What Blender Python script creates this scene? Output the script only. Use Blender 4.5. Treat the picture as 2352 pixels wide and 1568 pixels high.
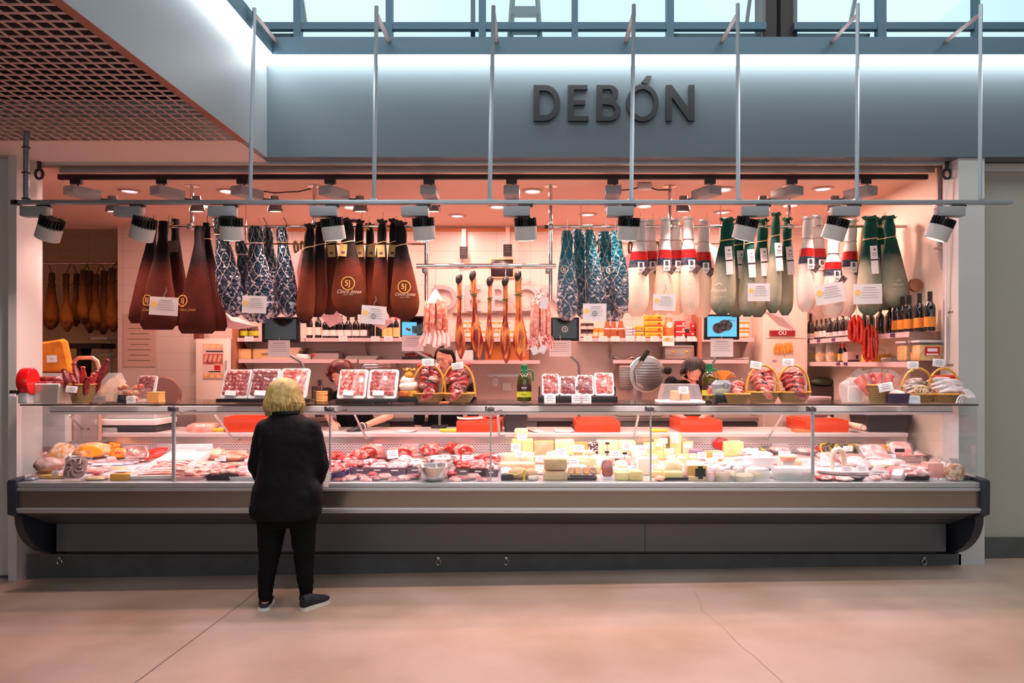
import bpy, bmesh, math, random
from mathutils import Vector, Matrix, noise as mnoise
random.seed(7)
for o in list(bpy.data.objects): bpy.data.objects.remove(o)
SC = bpy.context.scene
COL = SC.collection
PI = math.pi
# ---------------------------------------------------------------- camera
F = 1568.0; VX = 1226.0; VY = 832.0; CZ = 1.69
cam = bpy.data.cameras.new('camera'); cam.sensor_width = 36; cam.lens = 24
cam.shift_x = -50/2352; cam.shift_y = 48/2352
cam.clip_start = .05; cam.clip_end = 200
co = bpy.data.objects.new('camera', cam); COL.objects.link(co)
co.location = (0, 0, CZ); co.rotation_euler = (PI/2, 0, 0)
SC.camera = co
def P(x, y, Y): return Vector(((x-VX)*Y/F, Y, CZ-(y-VY)*Y/F))
def S(px, Y): return px*Y/F
# ---------------------------------------------------------------- colour and light
def lin(c):
    return tuple((v/255/12.92 if v/255 <= .04045 else ((v/255+.055)/1.055)**2.4) for v in c)
SC.view_settings.view_transform = 'Standard'; SC.view_settings.look = 'None'
SC.view_settings.gamma = 1; SC.view_settings.use_curve_mapping = False
SC.view_settings.exposure = 0.0
W = bpy.data.worlds.new('sky'); SC.world = W; W.use_nodes = True
nt = W.node_tree; bg = nt.nodes['Background']
tc = nt.nodes.new('ShaderNodeTexCoord'); nz = nt.nodes.new('ShaderNodeTexNoise'); nz.inputs['Scale'].default_value = 2.2
rp = nt.nodes.new('ShaderNodeValToRGB'); rp.color_ramp.elements[0].position = .42; rp.color_ramp.elements[1].position = .6
rp.color_ramp.elements[0].color = (.66, .86, .96, 1); rp.color_ramp.elements[1].color = (.80, .96, 1.0, 1)
nt.links.new(tc.outputs['Generated'], nz.inputs['Vector']); nt.links.new(nz.outputs['Fac'], rp.inputs['Fac'])
nt.links.new(rp.outputs['Color'], bg.inputs['Color']); bg.inputs['Strength'].default_value = 1.25
PINK = (1, .56, .49)
def lamp(name, kind, loc, power, col=(1,1,1), size=.1, parent=None, aim=None, size_y=None, spot=None, blend=.6):
    d = bpy.data.lights.new(name, kind); d.energy = power; d.color = col
    if kind == 'AREA':
        d.size = size
        if size_y: d.shape = 'RECTANGLE'; d.size_y = size_y
    else: d.shadow_soft_size = size
    if kind == 'SPOT': d.spot_size = spot; d.spot_blend = blend
    o = bpy.data.objects.new(name, d); COL.objects.link(o)
    loc = Vector(loc)
    if aim is not None:
        o.rotation_euler = (Vector(aim)-loc).to_track_quat('-Z', 'Y').to_euler()
    o.location = loc
    if parent is not None:
        o.parent = parent; o.location = loc-parent.location
    return o
# added fill above the aisle, standing in for daylight under the closed roof
lamp('overhead_fill', 'AREA', (0, .6, 7.6), 480, (.92, .97, 1), 14, size_y=3.5, aim=(0, .6, 0))
# made-up fill before the solid hall wall, brightens the stall's outer faces
lamp('frontal_fill', 'AREA', (0, -8.6, 3.6), 330, (.93, .97, 1), 17, size_y=4.5, aim=(0, 5, 1.6))
# ---------------------------------------------------------------- materials
MATS = {}
def mat(name, col, rough=.5, metal=0., spec=.5, col2=None, scale=20, lo=.4, hi=.6, detail=3, bump=0, bscale=60,
        emit=None, coat=0, sss=0, alpha=None, coords='Object', col3=None):
    if name in MATS: return MATS[name]
    m = bpy.data.materials.new(name); m.use_nodes = True
    n = m.node_tree; p = n.nodes['Principled BSDF']; L = n.links.new
    c = lin(col)+(1,)
    p.inputs['Base Color'].default_value = c; p.inputs['Roughness'].default_value = rough
    p.inputs['Metallic'].default_value = metal; p.inputs['Specular IOR Level'].default_value = spec
    if coat: p.inputs['Coat Weight'].default_value = coat; p.inputs['Coat Roughness'].default_value = .12
    if sss: p.inputs['Subsurface Weight'].default_value = sss; p.inputs['Subsurface Radius'].default_value = (.02, .008, .005)
    if emit: p.inputs['Emission Color'].default_value = lin(emit[0])+(1,); p.inputs['Emission Strength'].default_value = emit[1]
    t = n.nodes.new('ShaderNodeTexCoord')
    if col2:
        z = n.nodes.new('ShaderNodeTexNoise'); z.inputs['Scale'].default_value = scale; z.inputs['Detail'].default_value = detail
        oi = n.nodes.new('ShaderNodeObjectInfo'); ad = n.nodes.new('ShaderNodeVectorMath'); ad.operation = 'ADD'
        mu = n.nodes.new('ShaderNodeMath'); mu.operation = 'MULTIPLY'; mu.inputs[1].default_value = 17
        L(oi.outputs['Random'], mu.inputs[0]); L(t.outputs[coords], ad.inputs[0]); L(mu.outputs[0], ad.inputs[1])
        L(ad.outputs[0], z.inputs['Vector'])
        r = n.nodes.new('ShaderNodeValToRGB'); e = r.color_ramp.elements
        e[0].position = lo; e[0].color = c; e[1].position = hi; e[1].color = lin(col2)+(1,)
        if col3:
            k = e.new(min(1, hi+.12)); k.color = lin(col3)+(1,)
        L(z.outputs['Fac'], r.inputs['Fac']); L(r.outputs['Color'], p.inputs['Base Color'])
    if bump:
        z2 = n.nodes.new('ShaderNodeTexNoise'); z2.inputs['Scale'].default_value = bscale; z2.inputs['Detail'].default_value = 4
        b = n.nodes.new('ShaderNodeBump'); b.inputs['Strength'].default_value = bump; b.inputs['Distance'].default_value = .01
        L(t.outputs[coords], z2.inputs['Vector']); L(z2.outputs['Fac'], b.inputs['Height']); L(b.outputs['Normal'], p.inputs['Normal'])
    MATS[name] = m; return m
def clear(name, tint=(255,255,255), gl=.08, rough=.05, body=0., bodycol=(255,255,255)):
    """thin clear glass or plastic film: passes light straight through, with a mirror sheen and an optional milky share"""
    if name in MATS: return MATS[name]
    m = bpy.data.materials.new(name); m.use_nodes = True; n = m.node_tree; n.nodes.clear(); L = n.links.new
    out = n.nodes.new('ShaderNodeOutputMaterial'); t = n.nodes.new('ShaderNodeBsdfTransparent'); t.inputs[0].default_value = lin(tint)+(1,)
    g = n.nodes.new('ShaderNodeBsdfGlossy'); g.inputs['Roughness'].default_value = rough
    fr = n.nodes.new('ShaderNodeLayerWeight'); fr.inputs['Blend'].default_value = .5
    pw = n.nodes.new('ShaderNodeMath'); pw.operation = 'POWER'; pw.inputs[1].default_value = 4.5; L(fr.outputs['Facing'], pw.inputs[0])
    mu = n.nodes.new('ShaderNodeMath'); mu.operation = 'MULTIPLY_ADD'; mu.inputs[1].default_value = .55; mu.inputs[2].default_value = gl*.6; mu.use_clamp = True
    L(pw.outputs[0], mu.inputs[0])
    mx = n.nodes.new('ShaderNodeMixShader'); L(mu.outputs[0], mx.inputs[0]); L(t.outputs[0], mx.inputs[1]); L(g.outputs[0], mx.inputs[2])
    res = mx
    if body:
        d = n.nodes.new('ShaderNodeBsdfDiffuse'); d.inputs[0].default_value = lin(bodycol)+(1,)
        m2 = n.nodes.new('ShaderNodeMixShader'); m2.inputs[0].default_value = body; L(mx.outputs[0], m2.inputs[1]); L(d.outputs[0], m2.inputs[2]); res = m2
    L(res.outputs[0], out.inputs[0]); MATS[name] = m; return m
def uvgrad(name, stops, rough=.7, bump=0, bscale=80, metal=0, noise=.06, coat=0):
    """colour that runs along the length of a thing (dyed cloth, a cured leg): ramp on the V of its own unwrap"""
    if name in MATS: return MATS[name]
    m = bpy.data.materials.new(name); m.use_nodes = True; n = m.node_tree; p = n.nodes['Principled BSDF']; L = n.links.new
    u = n.nodes.new('ShaderNodeTexCoord'); s = n.nodes.new('ShaderNodeSeparateXYZ'); L(u.outputs['UV'], s.inputs[0])
    z = n.nodes.new('ShaderNodeTexNoise'); z.inputs['Scale'].default_value = 14; L(u.outputs['Object'], z.inputs['Vector'])
    a = n.nodes.new('ShaderNodeMath'); a.operation = 'MULTIPLY_ADD'; a.inputs[1].default_value = noise*2; a.inputs[2].default_value = -noise
    L(z.outputs['Fac'], a.inputs[0]); b = n.nodes.new('ShaderNodeMath'); L(s.outputs['Y'], b.inputs[0]); L(a.outputs[0], b.inputs[1])
    r = n.nodes.new('ShaderNodeValToRGB'); e = r.color_ramp.elements
    while len(e) > 1: e.remove(e[0])
    e[0].position = stops[0][0]; e[0].color = lin(stops[0][1])+(1,)
    for q, c in stops[1:]: k = e.new(q); k.color = lin(c)+(1,)
    L(b.outputs[0], r.inputs[0]); L(r.outputs[0], p.inputs['Base Color'])
    p.inputs['Roughness'].default_value = rough; p.inputs['Metallic'].default_value = metal; p.inputs['Specular IOR Level'].default_value = .5 if coat else .15
    if coat: p.inputs['Coat Weight'].default_value = coat
    if bump:
        z2 = n.nodes.new('ShaderNodeTexNoise'); z2.inputs['Scale'].default_value = bscale; L(u.outputs['Object'], z2.inputs['Vector'])
        bb = n.nodes.new('ShaderNodeBump'); bb.inputs['Strength'].default_value = bump; bb.inputs['Distance'].default_value = .01
        L(z2.outputs['Fac'], bb.inputs['Height']); L(bb.outputs[0], p.inputs['Normal'])
    MATS[name] = m; return m
def netfoil(name, top, bot, line, nu=7, nv=6, w=.03):
    """crumpled foil wrapper inside a diamond string net (pattern on the wrapper's own unwrap)"""
    if name in MATS: return MATS[name]
    m = bpy.data.materials.new(name); m.use_nodes = True; n = m.node_tree; p = n.nodes['Principled BSDF']; L = n.links.new
    u = n.nodes.new('ShaderNodeTexCoord'); nz = n.nodes.new('ShaderNodeTexNoise'); nz.inputs['Scale'].default_value = 9
    L(u.outputs['Object'], nz.inputs['Vector'])
    s = n.nodes.new('ShaderNodeSeparateXYZ'); L(u.outputs['UV'], s.inputs[0])
    def M(op, a, b=None, c=None):
        q = n.nodes.new('ShaderNodeMath'); q.operation = op
        for i, v in enumerate((a, b, c)):
            if v is None: continue
            if isinstance(v, (int, float)): q.inputs[i].default_value = v
            else: L(v, q.inputs[i])
        return q.outputs[0]
    wob = M('MULTIPLY_ADD', nz.outputs['Fac'], .9, -.45)
    U = M('MULTIPLY', s.outputs['X'], nu); V = M('MULTIPLY_ADD', s.outputs['Y'], nv, wob)
    d1 = M('ABSOLUTE', M('SUBTRACT', M('FRACT', M('ADD', U, V)), .5)); d2 = M('ABSOLUTE', M('SUBTRACT', M('FRACT', M('SUBTRACT', U, V)), .5))
    ln = M('LESS_THAN', M('MINIMUM', d1, d2), w)
    v1 = n.nodes.new('ShaderNodeTexVoronoi'); v1.inputs['Scale'].default_value = 38; L(u.outputs['Object'], v1.inputs['Vector'])
    n2 = n.nodes.new('ShaderNodeTexNoise'); n2.inputs['Scale'].default_value = 30; n2.inputs['Detail'].default_value = 6; L(u.outputs['Object'], n2.inputs['Vector'])
    r = n.nodes.new('ShaderNodeValToRGB'); e = r.color_ramp.elements; e[0].position = .28; e[1].position = .62
    e[0].color = lin(top)+(1,); e[1].color = lin(bot)+(1,)
    L(M('ADD', s.outputs['Y'], M('MULTIPLY_ADD', n2.outputs['Fac'], .5, -.25)), r.inputs[0])
    gl = n.nodes.new('ShaderNodeMix'); gl.data_type = 'RGBA'; gl.inputs['B'].default_value = lin((186,184,194))+(1,)  # pale glints of the creased foil, painted into its colour
    L(M('GREATER_THAN', M('MULTIPLY', n2.outputs['Fac'], M('MULTIPLY_ADD', s.outputs['Y'], .5, .68)), .60), gl.inputs['Factor']); L(r.outputs[0], gl.inputs['A'])
    mx = n.nodes.new('ShaderNodeMix'); mx.data_type = 'RGBA'; L(ln, mx.inputs['Factor']); L(gl.outputs['Result'], mx.inputs['A']); mx.inputs['B'].default_value = lin(line)+(1,)
    L(mx.outputs['Result'], p.inputs['Base Color'])
    p.inputs['Roughness'].default_value = .3; L(M('MULTIPLY', M('SUBTRACT', 1, ln), .35), p.inputs['Metallic'])
    bb = n.nodes.new('ShaderNodeBump'); bb.inputs['Strength'].default_value = .8; bb.inputs['Distance'].default_value = .012
    L(v1.outputs['Distance'], bb.inputs['Height']); L(bb.outputs[0], p.inputs['Normal'])
    MATS[name] = m; return m
def weave(name, c1, c2, su=30, sv=7):
    """basket weave on the unwrap of the basket wall"""
    if name in MATS: return MATS[name]
    m = bpy.data.materials.new(name); m.use_nodes = True; n = m.node_tree; p = n.nodes['Principled BSDF']; L = n.links.new
    u = n.nodes.new('ShaderNodeTexCoord'); mp = n.nodes.new('ShaderNodeMapping'); mp.inputs['Scale'].default_value = (su, sv, 1)
    b = n.nodes.new('ShaderNodeTexBrick'); b.inputs['Scale'].default_value = 1; b.inputs['Color1'].default_value = lin(c1)+(1,); b.inputs['Color2'].default_value = lin(c2)+(1,)
    b.inputs['Mortar'].default_value = lin(tuple(v*.5 for v in c1))+(1,); b.inputs['Mortar Size'].default_value = .09
    L(u.outputs['UV'], mp.inputs[0]); L(mp.outputs[0], b.inputs['Vector']); L(b.outputs['Color'], p.inputs['Base Color'])
    bb = n.nodes.new('ShaderNodeBump'); bb.invert = True; bb.inputs['Distance'].default_value = .006; L(b.outputs['Fac'], bb.inputs['Height']); L(bb.outputs[0], p.inputs['Normal'])
    p.inputs['Roughness'].default_value = .6; MATS[name] = m; return m
def tiles(name, c, grout, w=.4, h=.2, rough=.3):
    if name in MATS: return MATS[name]
    m = bpy.data.materials.new(name); m.use_nodes = True; n = m.node_tree; p = n.nodes['Principled BSDF']; L = n.links.new
    u = n.nodes.new('ShaderNodeTexCoord'); s = n.nodes.new('ShaderNodeSeparateXYZ'); L(u.outputs['Object'], s.inputs[0])
    cb = n.nodes.new('ShaderNodeCombineXYZ'); ad = n.nodes.new('ShaderNodeMath'); L(s.outputs[0], ad.inputs[0]); L(s.outputs[1], ad.inputs[1])
    L(ad.outputs[0], cb.inputs[0]); L(s.outputs[2], cb.inputs[1])
    b = n.nodes.new('ShaderNodeTexBrick'); b.offset = 0; b.inputs['Scale'].default_value = 1; b.inputs['Brick Width'].default_value = w; b.inputs['Row Height'].default_value = h
    b.inputs['Color1'].default_value = lin(c)+(1,); b.inputs['Color2'].default_value = lin(tuple(v*.985 for v in c))+(1,); b.inputs['Mortar'].default_value = lin(grout)+(1,)
    b.inputs['Mortar Size'].default_value = .0025; L(cb.outputs[0], b.inputs['Vector']); L(b.outputs['Color'], p.inputs['Base Color'])
    p.inputs['Roughness'].default_value = rough; MATS[name] = m; return m
def perforated(name):
    if name in MATS: return MATS[name]
    m = bpy.data.materials.new(name); m.use_nodes = True; n = m.node_tree; p = n.nodes['Principled BSDF']; L = n.links.new
    u = n.nodes.new('ShaderNodeTexCoord'); mp = n.nodes.new('ShaderNodeMapping'); mp.inputs['Rotation'].default_value = (PI/2, 0, 0)
    b = n.nodes.new('ShaderNodeTexBrick'); b.inputs['Scale'].default_value = 1; b.inputs['Brick Width'].default_value = .026; b.inputs['Row Height'].default_value = .014
    b.inputs['Mortar Size'].default_value = .0042; b.inputs['Color1'].default_value = b.inputs['Color2'].default_value = (.03, .022, .022, 1); b.inputs['Mortar'].default_value = lin((214,200,200))+(1,)
    L(u.outputs['Object'], mp.inputs[0]); L(mp.outputs[0], b.inputs['Vector']); L(b.outputs['Color'], p.inputs['Base Color'])
    p.inputs['Roughness'].default_value = .4; p.inputs['Metallic'].default_value = .2; MATS[name] = m; return m
# setting
PAINT = mat('grey_paint', (188,190,188), .45); FASC = mat('fascia_paint', (80,94,101), .5); BULK = mat('bulkhead_paint', (130,140,144), .5)
WHITE = mat('white_paint', (226,218,210), .5)
CEIL = mat('ceiling_paint', (230,190,174), .6)
TILE = tiles('wall_tile', (224,202,190), (190,164,150), .4, .2)
CONC = mat('concrete_floor', (180,158,146), .42, col2=(156,132,112), scale=1.4, lo=.35, hi=.7, detail=8, bump=.06, bscale=30)
DPAINT = mat('dark_grey_paint', (78,80,82), .55, col2=(70,72,73), scale=5)
BLUEM = mat('blue_grey_metal', (98,128,146), .4, .2)
STEEL = mat('brushed_steel', (190,186,182), .28, .9)
STEELD = mat('bronze_steel', (150,138,126), .22, .8)
ALU = mat('aluminium', (196,200,202), .35, .6)
GALV = mat('galvanised_steel', (165,176,184), .35, .55)
CHROME = mat('chrome', (225,222,220), .08, 1)
BLACK = mat('black_plastic', (22,21,22), .4)
NAVY = mat('dark_bumper', (38,42,54), .4)
GREYP = mat('grey_plastic', (150,152,155), .45)
LGREY = mat('light_grey_plastic', (200,198,198), .4)
GLASS = clear('clear_glass', (250,252,252), .05, .02)
WGLASS = clear('window_glass', (240,248,250), .04, .02)
FILM = clear('cling_film', (250,250,250), .10, .12, .05)
BAGF = clear('plastic_bag', (246,246,246), .10, .18, .22)
MILK = clear('milky_plastic', (240,240,240), .08, .2, .4)
CARD = mat('white_card', (244,238,238), .6)
PAPER = mat('white_paper', (238,230,228), .7)
INK = mat('printed_ink', (118,104,112), .7)
INKD = mat('black_ink', (26,24,26), .6)
YEL = mat('yellow_patch', (250,214,120), .6)
GOLD = mat('gold_print', (232,176,84), .5)
CREAM = mat('cream_print', (240,214,190), .6)
ROPE = mat('pale_string', (214,190,140), .8)
DROPE = mat('dark_rope', (52,40,30), .8, col2=(120,92,40), scale=80)
WOOD = mat('pale_wood', (222,178,110), .55, col2=(205,158,90), scale=30)
REDP = mat('red_plastic', (212,62,12), .35)
RED = mat('red_label', (200,24,24), .45)
# ---------------------------------------------------------------- mesh builder
def V(*a): return Vector(a)
class B:
    def __init__(s): s.bm = bmesh.new(); s.uv = s.bm.loops.layers.uv.new('UVMap')
    def _f(s, vs, uvs=None):
        try: f = s.bm.faces.new(vs)
        except ValueError: return None
        if uvs:
            for l, q in zip(f.loops, uvs): l[s.uv].uv = q
        return f
    def box(s, c, d, r=(0,0,0), bev=0):
        M = Matrix.Translation(Vector(c)) @ Matrix.Rotation(r[2],4,'Z') @ Matrix.Rotation(r[1],4,'Y') @ Matrix.Rotation(r[0],4,'X') @ Matrix.Diagonal((d[0],d[1],d[2],1))
        g = bmesh.ops.create_cube(s.bm, size=1, matrix=M)
        if bev:
            es = list({e for v in g['verts'] for e in v.link_edges})
            bmesh.ops.bevel(s.bm, geom=es, offset=bev, segments=2, profile=.5, affect='EDGES')
        return s
    def bb(s, a, b, bev=0):
        a = Vector(a); b = Vector(b); return s.box((a+b)/2, [abs(v) for v in (b-a)], bev=bev)
    def loft(s, rings, cap=True, closed=True):
        R = [[s.bm.verts.new(p) for p in r] for r in rings]; n = len(R[0]); m = len(R)-1
        for i in range(m):
            for j in range(n if closed else n-1):
                k = (j+1) % n; u0, u1 = j/n, (j+1)/n
                s._f((R[i][j], R[i][k], R[i+1][k], R[i+1][j]), ((u0,i/m),(u1,i/m),(u1,(i+1)/m),(u0,(i+1)/m)))
        if cap and closed:
            s._f(list(reversed(R[0]))); f = s._f(R[-1], [(.5,1)]*n)
        return s
    def tube(s, pts, r, n=8, closed=False, cap=True, flat=1.):
        pts = [Vector(p) for p in pts]; N = len(pts); rr = r if isinstance(r, (list, tuple)) else [r]*N; rings = []; up = None
        for i, p in enumerate(pts):
            if closed: t = pts[(i+1) % N]-pts[i-1]
            else: t = pts[min(i+1,N-1)]-pts[max(i-1,0)]
            if t.length < 1e-9: t = Vector((0,0,1))
            t.normalize()
            if up is None: up = Vector((0,0,1)) if abs(t.z) < .9 else Vector((0,1,0))
            a = t.cross(up)
            if a.length < 1e-4: a = t.cross(Vector((1,0,.01)))
            a.normalize(); b = a.cross(t).normalized(); up = b
            rings.append([p+a*(rr[i]*math.cos(2*PI*k/n))+b*(rr[i]*flat*math.sin(2*PI*k/n)) for k in range(n)])
        if closed: rings.append(rings[0])
        s.loft(rings, cap=cap and not closed); return s
    def cyl(s, a, b, r, r2=None, n=14): return s.tube([a, b], [r, r if r2 is None else r2], n)
    def lathe(s, prof, c=(0,0,0), n=20, cap=True, sx=1, sy=1):
        c = Vector(c)
        return s.loft([[c+Vector((r*sx*math.cos(2*PI*k/n), r*sy*math.sin(2*PI*k/n), z)) for k in range(n)] for r, z in prof], cap=cap)
    def ell(s, c, d, n=12, m=8, M=None, noise=0):
        c = Vector(c); rings = []
        for i in range(m+1):
            t = PI*i/m; rr = max(math.sin(t), .02); row = []
            for k in range(n):
                q = Vector((d[0]*rr*math.cos(2*PI*k/n), d[1]*rr*math.sin(2*PI*k/n), d[2]*math.cos(t)))
                if noise: q *= 1+random.uniform(-noise, noise)
                row.append(c+(M @ q if M else q))
            rings.append(row)
        rings.reverse(); return s.loft(rings)
    def prism(s, pts, d, M=None):
        """polygon in XZ, extruded by d along +Y"""
        M = M or Matrix.Identity(4)
        a = [s.bm.verts.new(M @ Vector((x,0,z))) for x, z in pts]; b = [s.bm.verts.new(M @ Vector((x,d,z))) for x, z in pts]; n = len(pts)
        s._f(a); s._f(list(reversed(b)))
        for i in range(n): s._f((a[(i+1)%n], a[i], b[i], b[(i+1)%n]))
        return s
    def xform(s, M): bmesh.ops.transform(s.bm, matrix=M, verts=s.bm.verts); return s
    def build(s, name, m, parent=None, smooth=True, label=None, world=False, ang=38, loc=None, rot=None):
        bm = s.bm; bmesh.ops.recalc_face_normals(bm, faces=bm.faces)
        if world and parent is not None: bmesh.ops.translate(bm, vec=-parent.location, verts=bm.verts)
        if smooth:
            for f in bm.faces: f.smooth = True
            for e in bm.edges:
                if len(e.link_faces) == 2 and e.calc_face_angle(0) > math.radians(ang): e.smooth = False
        me = bpy.data.meshes.new(name); bm.to_mesh(me); bm.free(); me.materials.append(m)
        o = bpy.data.objects.new(name, me); COL.objects.link(o)
        if parent is not None: o.parent = parent
        if loc is not None: o.location = loc
        if rot is not None: o.rotation_euler = rot
        if label: o['label'] = label
        return o
def tag(o, label=None, cat=None, group=None, kind=None):
    if label: o['label'] = label
    if cat: o['category'] = cat
    if group: o['group'] = group
    if kind: o['kind'] = kind
    return o
def T(name, label, cat, loc=(0,0,0), rz=0, group=None, rot=None):
    o = bpy.data.objects.new(name, None); COL.objects.link(o); o.empty_display_size = .05
    o.location = loc; o.rotation_euler = rot if rot is not None else (0,0,rz)
    return tag(o, label, cat, group)
def one(b, name, m, label, cat, group=None, base=None, smooth=True, ang=38):
    """a thing that is a single mesh, its origin at its base"""
    bm = b.bm
    if base is None:
        xs = [v.co for v in bm.verts]; base = Vector(((min(v.x for v in xs)+max(v.x for v in xs))/2, (min(v.y for v in xs)+max(v.y for v in xs))/2, min(v.z for v in xs)))
    bmesh.ops.translate(bm, vec=-Vector(base), verts=bm.verts)
    o = b.build(name, m, smooth=smooth, ang=ang); o.location = base; return tag(o, label, cat, group)
def struct(name, b, m, smooth=False):
    o = b.build(name, m, smooth=smooth); o['kind'] = 'structure'; return o
def dup(root, loc, rz=None, label=None, group=None, scale=None, rot=None):
    r = root.copy(); COL.objects.link(r); r.location = loc
    if rz is not None: r.rotation_euler = (0,0,rz)
    if rot is not None: r.rotation_euler = rot
    if scale is not None: r.scale = (scale,)*3 if isinstance(scale, (int,float)) else scale
    if label: r['label'] = label
    if group: r['group'] = group
    for ch in list(root.children):
        c = ch.copy(); COL.objects.link(c); c.parent = r
        for g in list(ch.children):
            d = g.copy(); COL.objects.link(d); d.parent = c
    return r
def flat2d(name, loops, ext, m, parent, loc, rot=(PI/2,0,0), bevel=0):
    """filled 2D outline (holes allowed) with thickness, as a mesh"""
    cu = bpy.data.curves.new(name, 'CURVE'); cu.dimensions = '2D'; cu.fill_mode = 'BOTH'; cu.extrude = ext; cu.bevel_depth = bevel
    for lp in loops:
        sp = cu.splines.new('POLY'); sp.points.add(len(lp)-1); sp.use_cyclic_u = True
        for q, (x, y) in zip(sp.points, lp): q.co = (x, y, 0, 1)
    return _tomesh(name, cu, m, parent, loc, rot)
def text(name, s, size, m, parent, loc, rot=(PI/2,0,0), ext=.0006, shear=0, align='CENTER', off=0, sx=1):
    cu = bpy.data.curves.new(name, 'FONT'); cu.body = s; cu.size = size; cu.extrude = ext; cu.align_x = align; cu.align_y = 'CENTER'; cu.shear = shear; cu.offset = off; cu.resolution_u = 3
    o = _tomesh(name, cu, m, parent, loc, rot); o.scale = (sx,1,1); return o
def _tomesh(name, cu, m, parent, loc, rot):
    t = bpy.data.objects.new('tmp', cu); COL.objects.link(t); dg = bpy.context.evaluated_depsgraph_get()
    me = bpy.data.meshes.new_from_object(t.evaluated_get(dg)); bpy.data.objects.remove(t); bpy.data.curves.remove(cu)
    me.name = name; me.materials.clear(); me.materials.append(m)
    o = bpy.data.objects.new(name, me); COL.objects.link(o); o.parent = parent; o.location = loc; o.rotation_euler = rot; return o
def remeshed(b, name, m, parent=None, voxel=.012, smooth=4, label=None, disp=0, dscale=.05):
    """several overlapping volumes fused into one continuous skin"""
    o = b.build('tmp', m); md = o.modifiers.new('r', 'REMESH'); md.mode = 'VOXEL'; md.voxel_size = voxel
    if smooth: ms = o.modifiers.new('s', 'SMOOTH'); ms.iterations = smooth; ms.factor = .5
    if disp:
        tx = bpy.data.textures.new('t', 'CLOUDS'); tx.noise_scale = dscale
        dm = o.modifiers.new('d', 'DISPLACE'); dm.texture = tx; dm.strength = disp; dm.mid_level = .5
    dg = bpy.context.evaluated_depsgraph_get(); me = bpy.data.meshes.new_from_object(o.evaluated_get(dg)); old = o.data
    bpy.data.objects.remove(o); bpy.data.meshes.remove(old)
    me.name = name; me.materials.clear(); me.materials.append(m)
    for f in me.polygons: f.use_smooth = True
    r = bpy.data.objects.new(name, me); COL.objects.link(r)
    if parent is not None: r.parent = parent
    if label: r['label'] = label
    return r
def circ(r, n=28, cx=0, cy=0): return [(cx+r*math.cos(2*PI*k/n), cy+r*math.sin(2*PI*k/n)) for k in range(n)]
def lerp(a, b, t): return a+(b-a)*t
def cat(prof, n):
    """smooth resampling of tuples whose first value runs 0..1"""
    out = []
    for i in range(n+1):
        t = i/n; k = 0
        while k < len(prof)-2 and t > prof[k+1][0]: k += 1
        a, b = prof[k], prof[k+1]; u = (t-a[0])/max(b[0]-a[0], 1e-6); u = min(max(u,0),1); p0 = prof[max(k-1,0)]; p3 = prof[min(k+2,len(prof)-1)]
        row = [t]
        for j in range(1, len(a)):
            q = .5*((2*a[j])+(-p0[j]+b[j])*u+(2*p0[j]-5*a[j]+4*b[j]-p3[j])*u*u+(-p0[j]+3*a[j]-3*b[j]+p3[j])*u**3)
            row.append(q)
        out.append(row)
    return out
# ================================================================ SETTING
def flz(X): return .064+.0144*X
def fl(x, y):
    Y = 5.
    for _ in range(12):
        X = (x-VX)*Y/F; Y = (CZ-flz(X))*F/(y-VY)
    return V((x-VX)*Y/F, Y, flz((x-VX)*Y/F))
b = B(); vs = [b.bm.verts.new((x, y, flz(x)+dz)) for dz in (0, -.2) for x, y in ((-9.5,-9),(9.5,-9),(9.5,9.4),(-9.5,9.4))]
for f in ((0,1,2,3),(7,6,5,4),(0,4,5,1),(1,5,6,2),(2,6,7,3),(3,7,4,0)): b._f([vs[i] for i in f])
struct('floor', b, CONC)
def floorline(name, pts, w, m):
    b = B()
    for q0, q1 in zip(pts, pts[1:]):
        a, c = fl(*q0), fl(*q1); d = (c-a).normalized(); s = Vector((0,0,1)).cross(d).normalized()*w/2; h = V(0,0,.0012)
        b._f([b.bm.verts.new(p+h) for p in (a-s, c-s, c+s, a+s)])
    struct(name, b, m)
JOINT = mat('floor_joint', (92,72,60), .8)
floorline('trim_1', [(595,1352), (560,1382), (310,1568), (250,1612)], .006, JOINT)
floorline('trim_2', [(1594,1356), (1609,1385), (1612,1402), (1660,1440), (1700,1482), (1738,1512), (1768,1540), (1800,1568)], .0028, mat('floor_crack', (140,112,96), .8))
b = B()
for a, c in (((-9.5,5.36,-.1),(-4.03,5.6,3.285)),): b.bb(a, c)
struct('wall_left', b, PAINT)
struct('trim_3', B().bb((-4.05,5.26,-.1), (-3.985,5.48,3.285)), PAINT)
struct('baseboard_left', B().bb((-9.5,5.335,-.1), (-4.05,5.36,.02)), DPAINT)
struct('trim_4', B().bb((3.31,5.32,-.1), (3.515,5.53,3.285), .004), PAINT)
struct('wall_right_outer', B().bb((3.515,5.5,-.1), (9.5,5.66,3.285)), mat('olive_grey_paint', (160,158,146), .5))
struct('baseboard_right', B().bb((3.515,5.478,-.1), (9.5,5.5,.285)), DPAINT)
struct('trim_5', B().bb((3.515,5.47,3.22), (9.5,5.5,3.285)), PAINT)
struct('wall_right', B().bb((3.36,5.53,-.1), (3.5,8.2,3.3)), mat('cream_wall', (236,220,202), .45))
struct('wall_back', B().bb((-4.9,8.04,-.15), (3.5,8.2,3.3)), TILE)
struct('wall_back_room', B().bb((-7,9.2,-.2), (-4.7,9.35,3.7)), tiles('beige_tile', (206,184,146), (176,152,120), .4, .2))
struct('wall_back_room_left', B().bb((-7,5.6,-.2), (-6.85,9.2,3.7)), TILE)
struct('wall_back_room_right', B().bb((-4.9,8.2,-.2), (-4.75,9.2,3.7)), TILE)
struct('ceiling', B().bb((-6.9,5.62,3.29), (3.5,8.2,3.45)), CEIL)
struct('ceiling_back_room', B().bb((-6.9,8.2,3.62), (-4.7,9.3,3.75)), CEIL)
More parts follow.
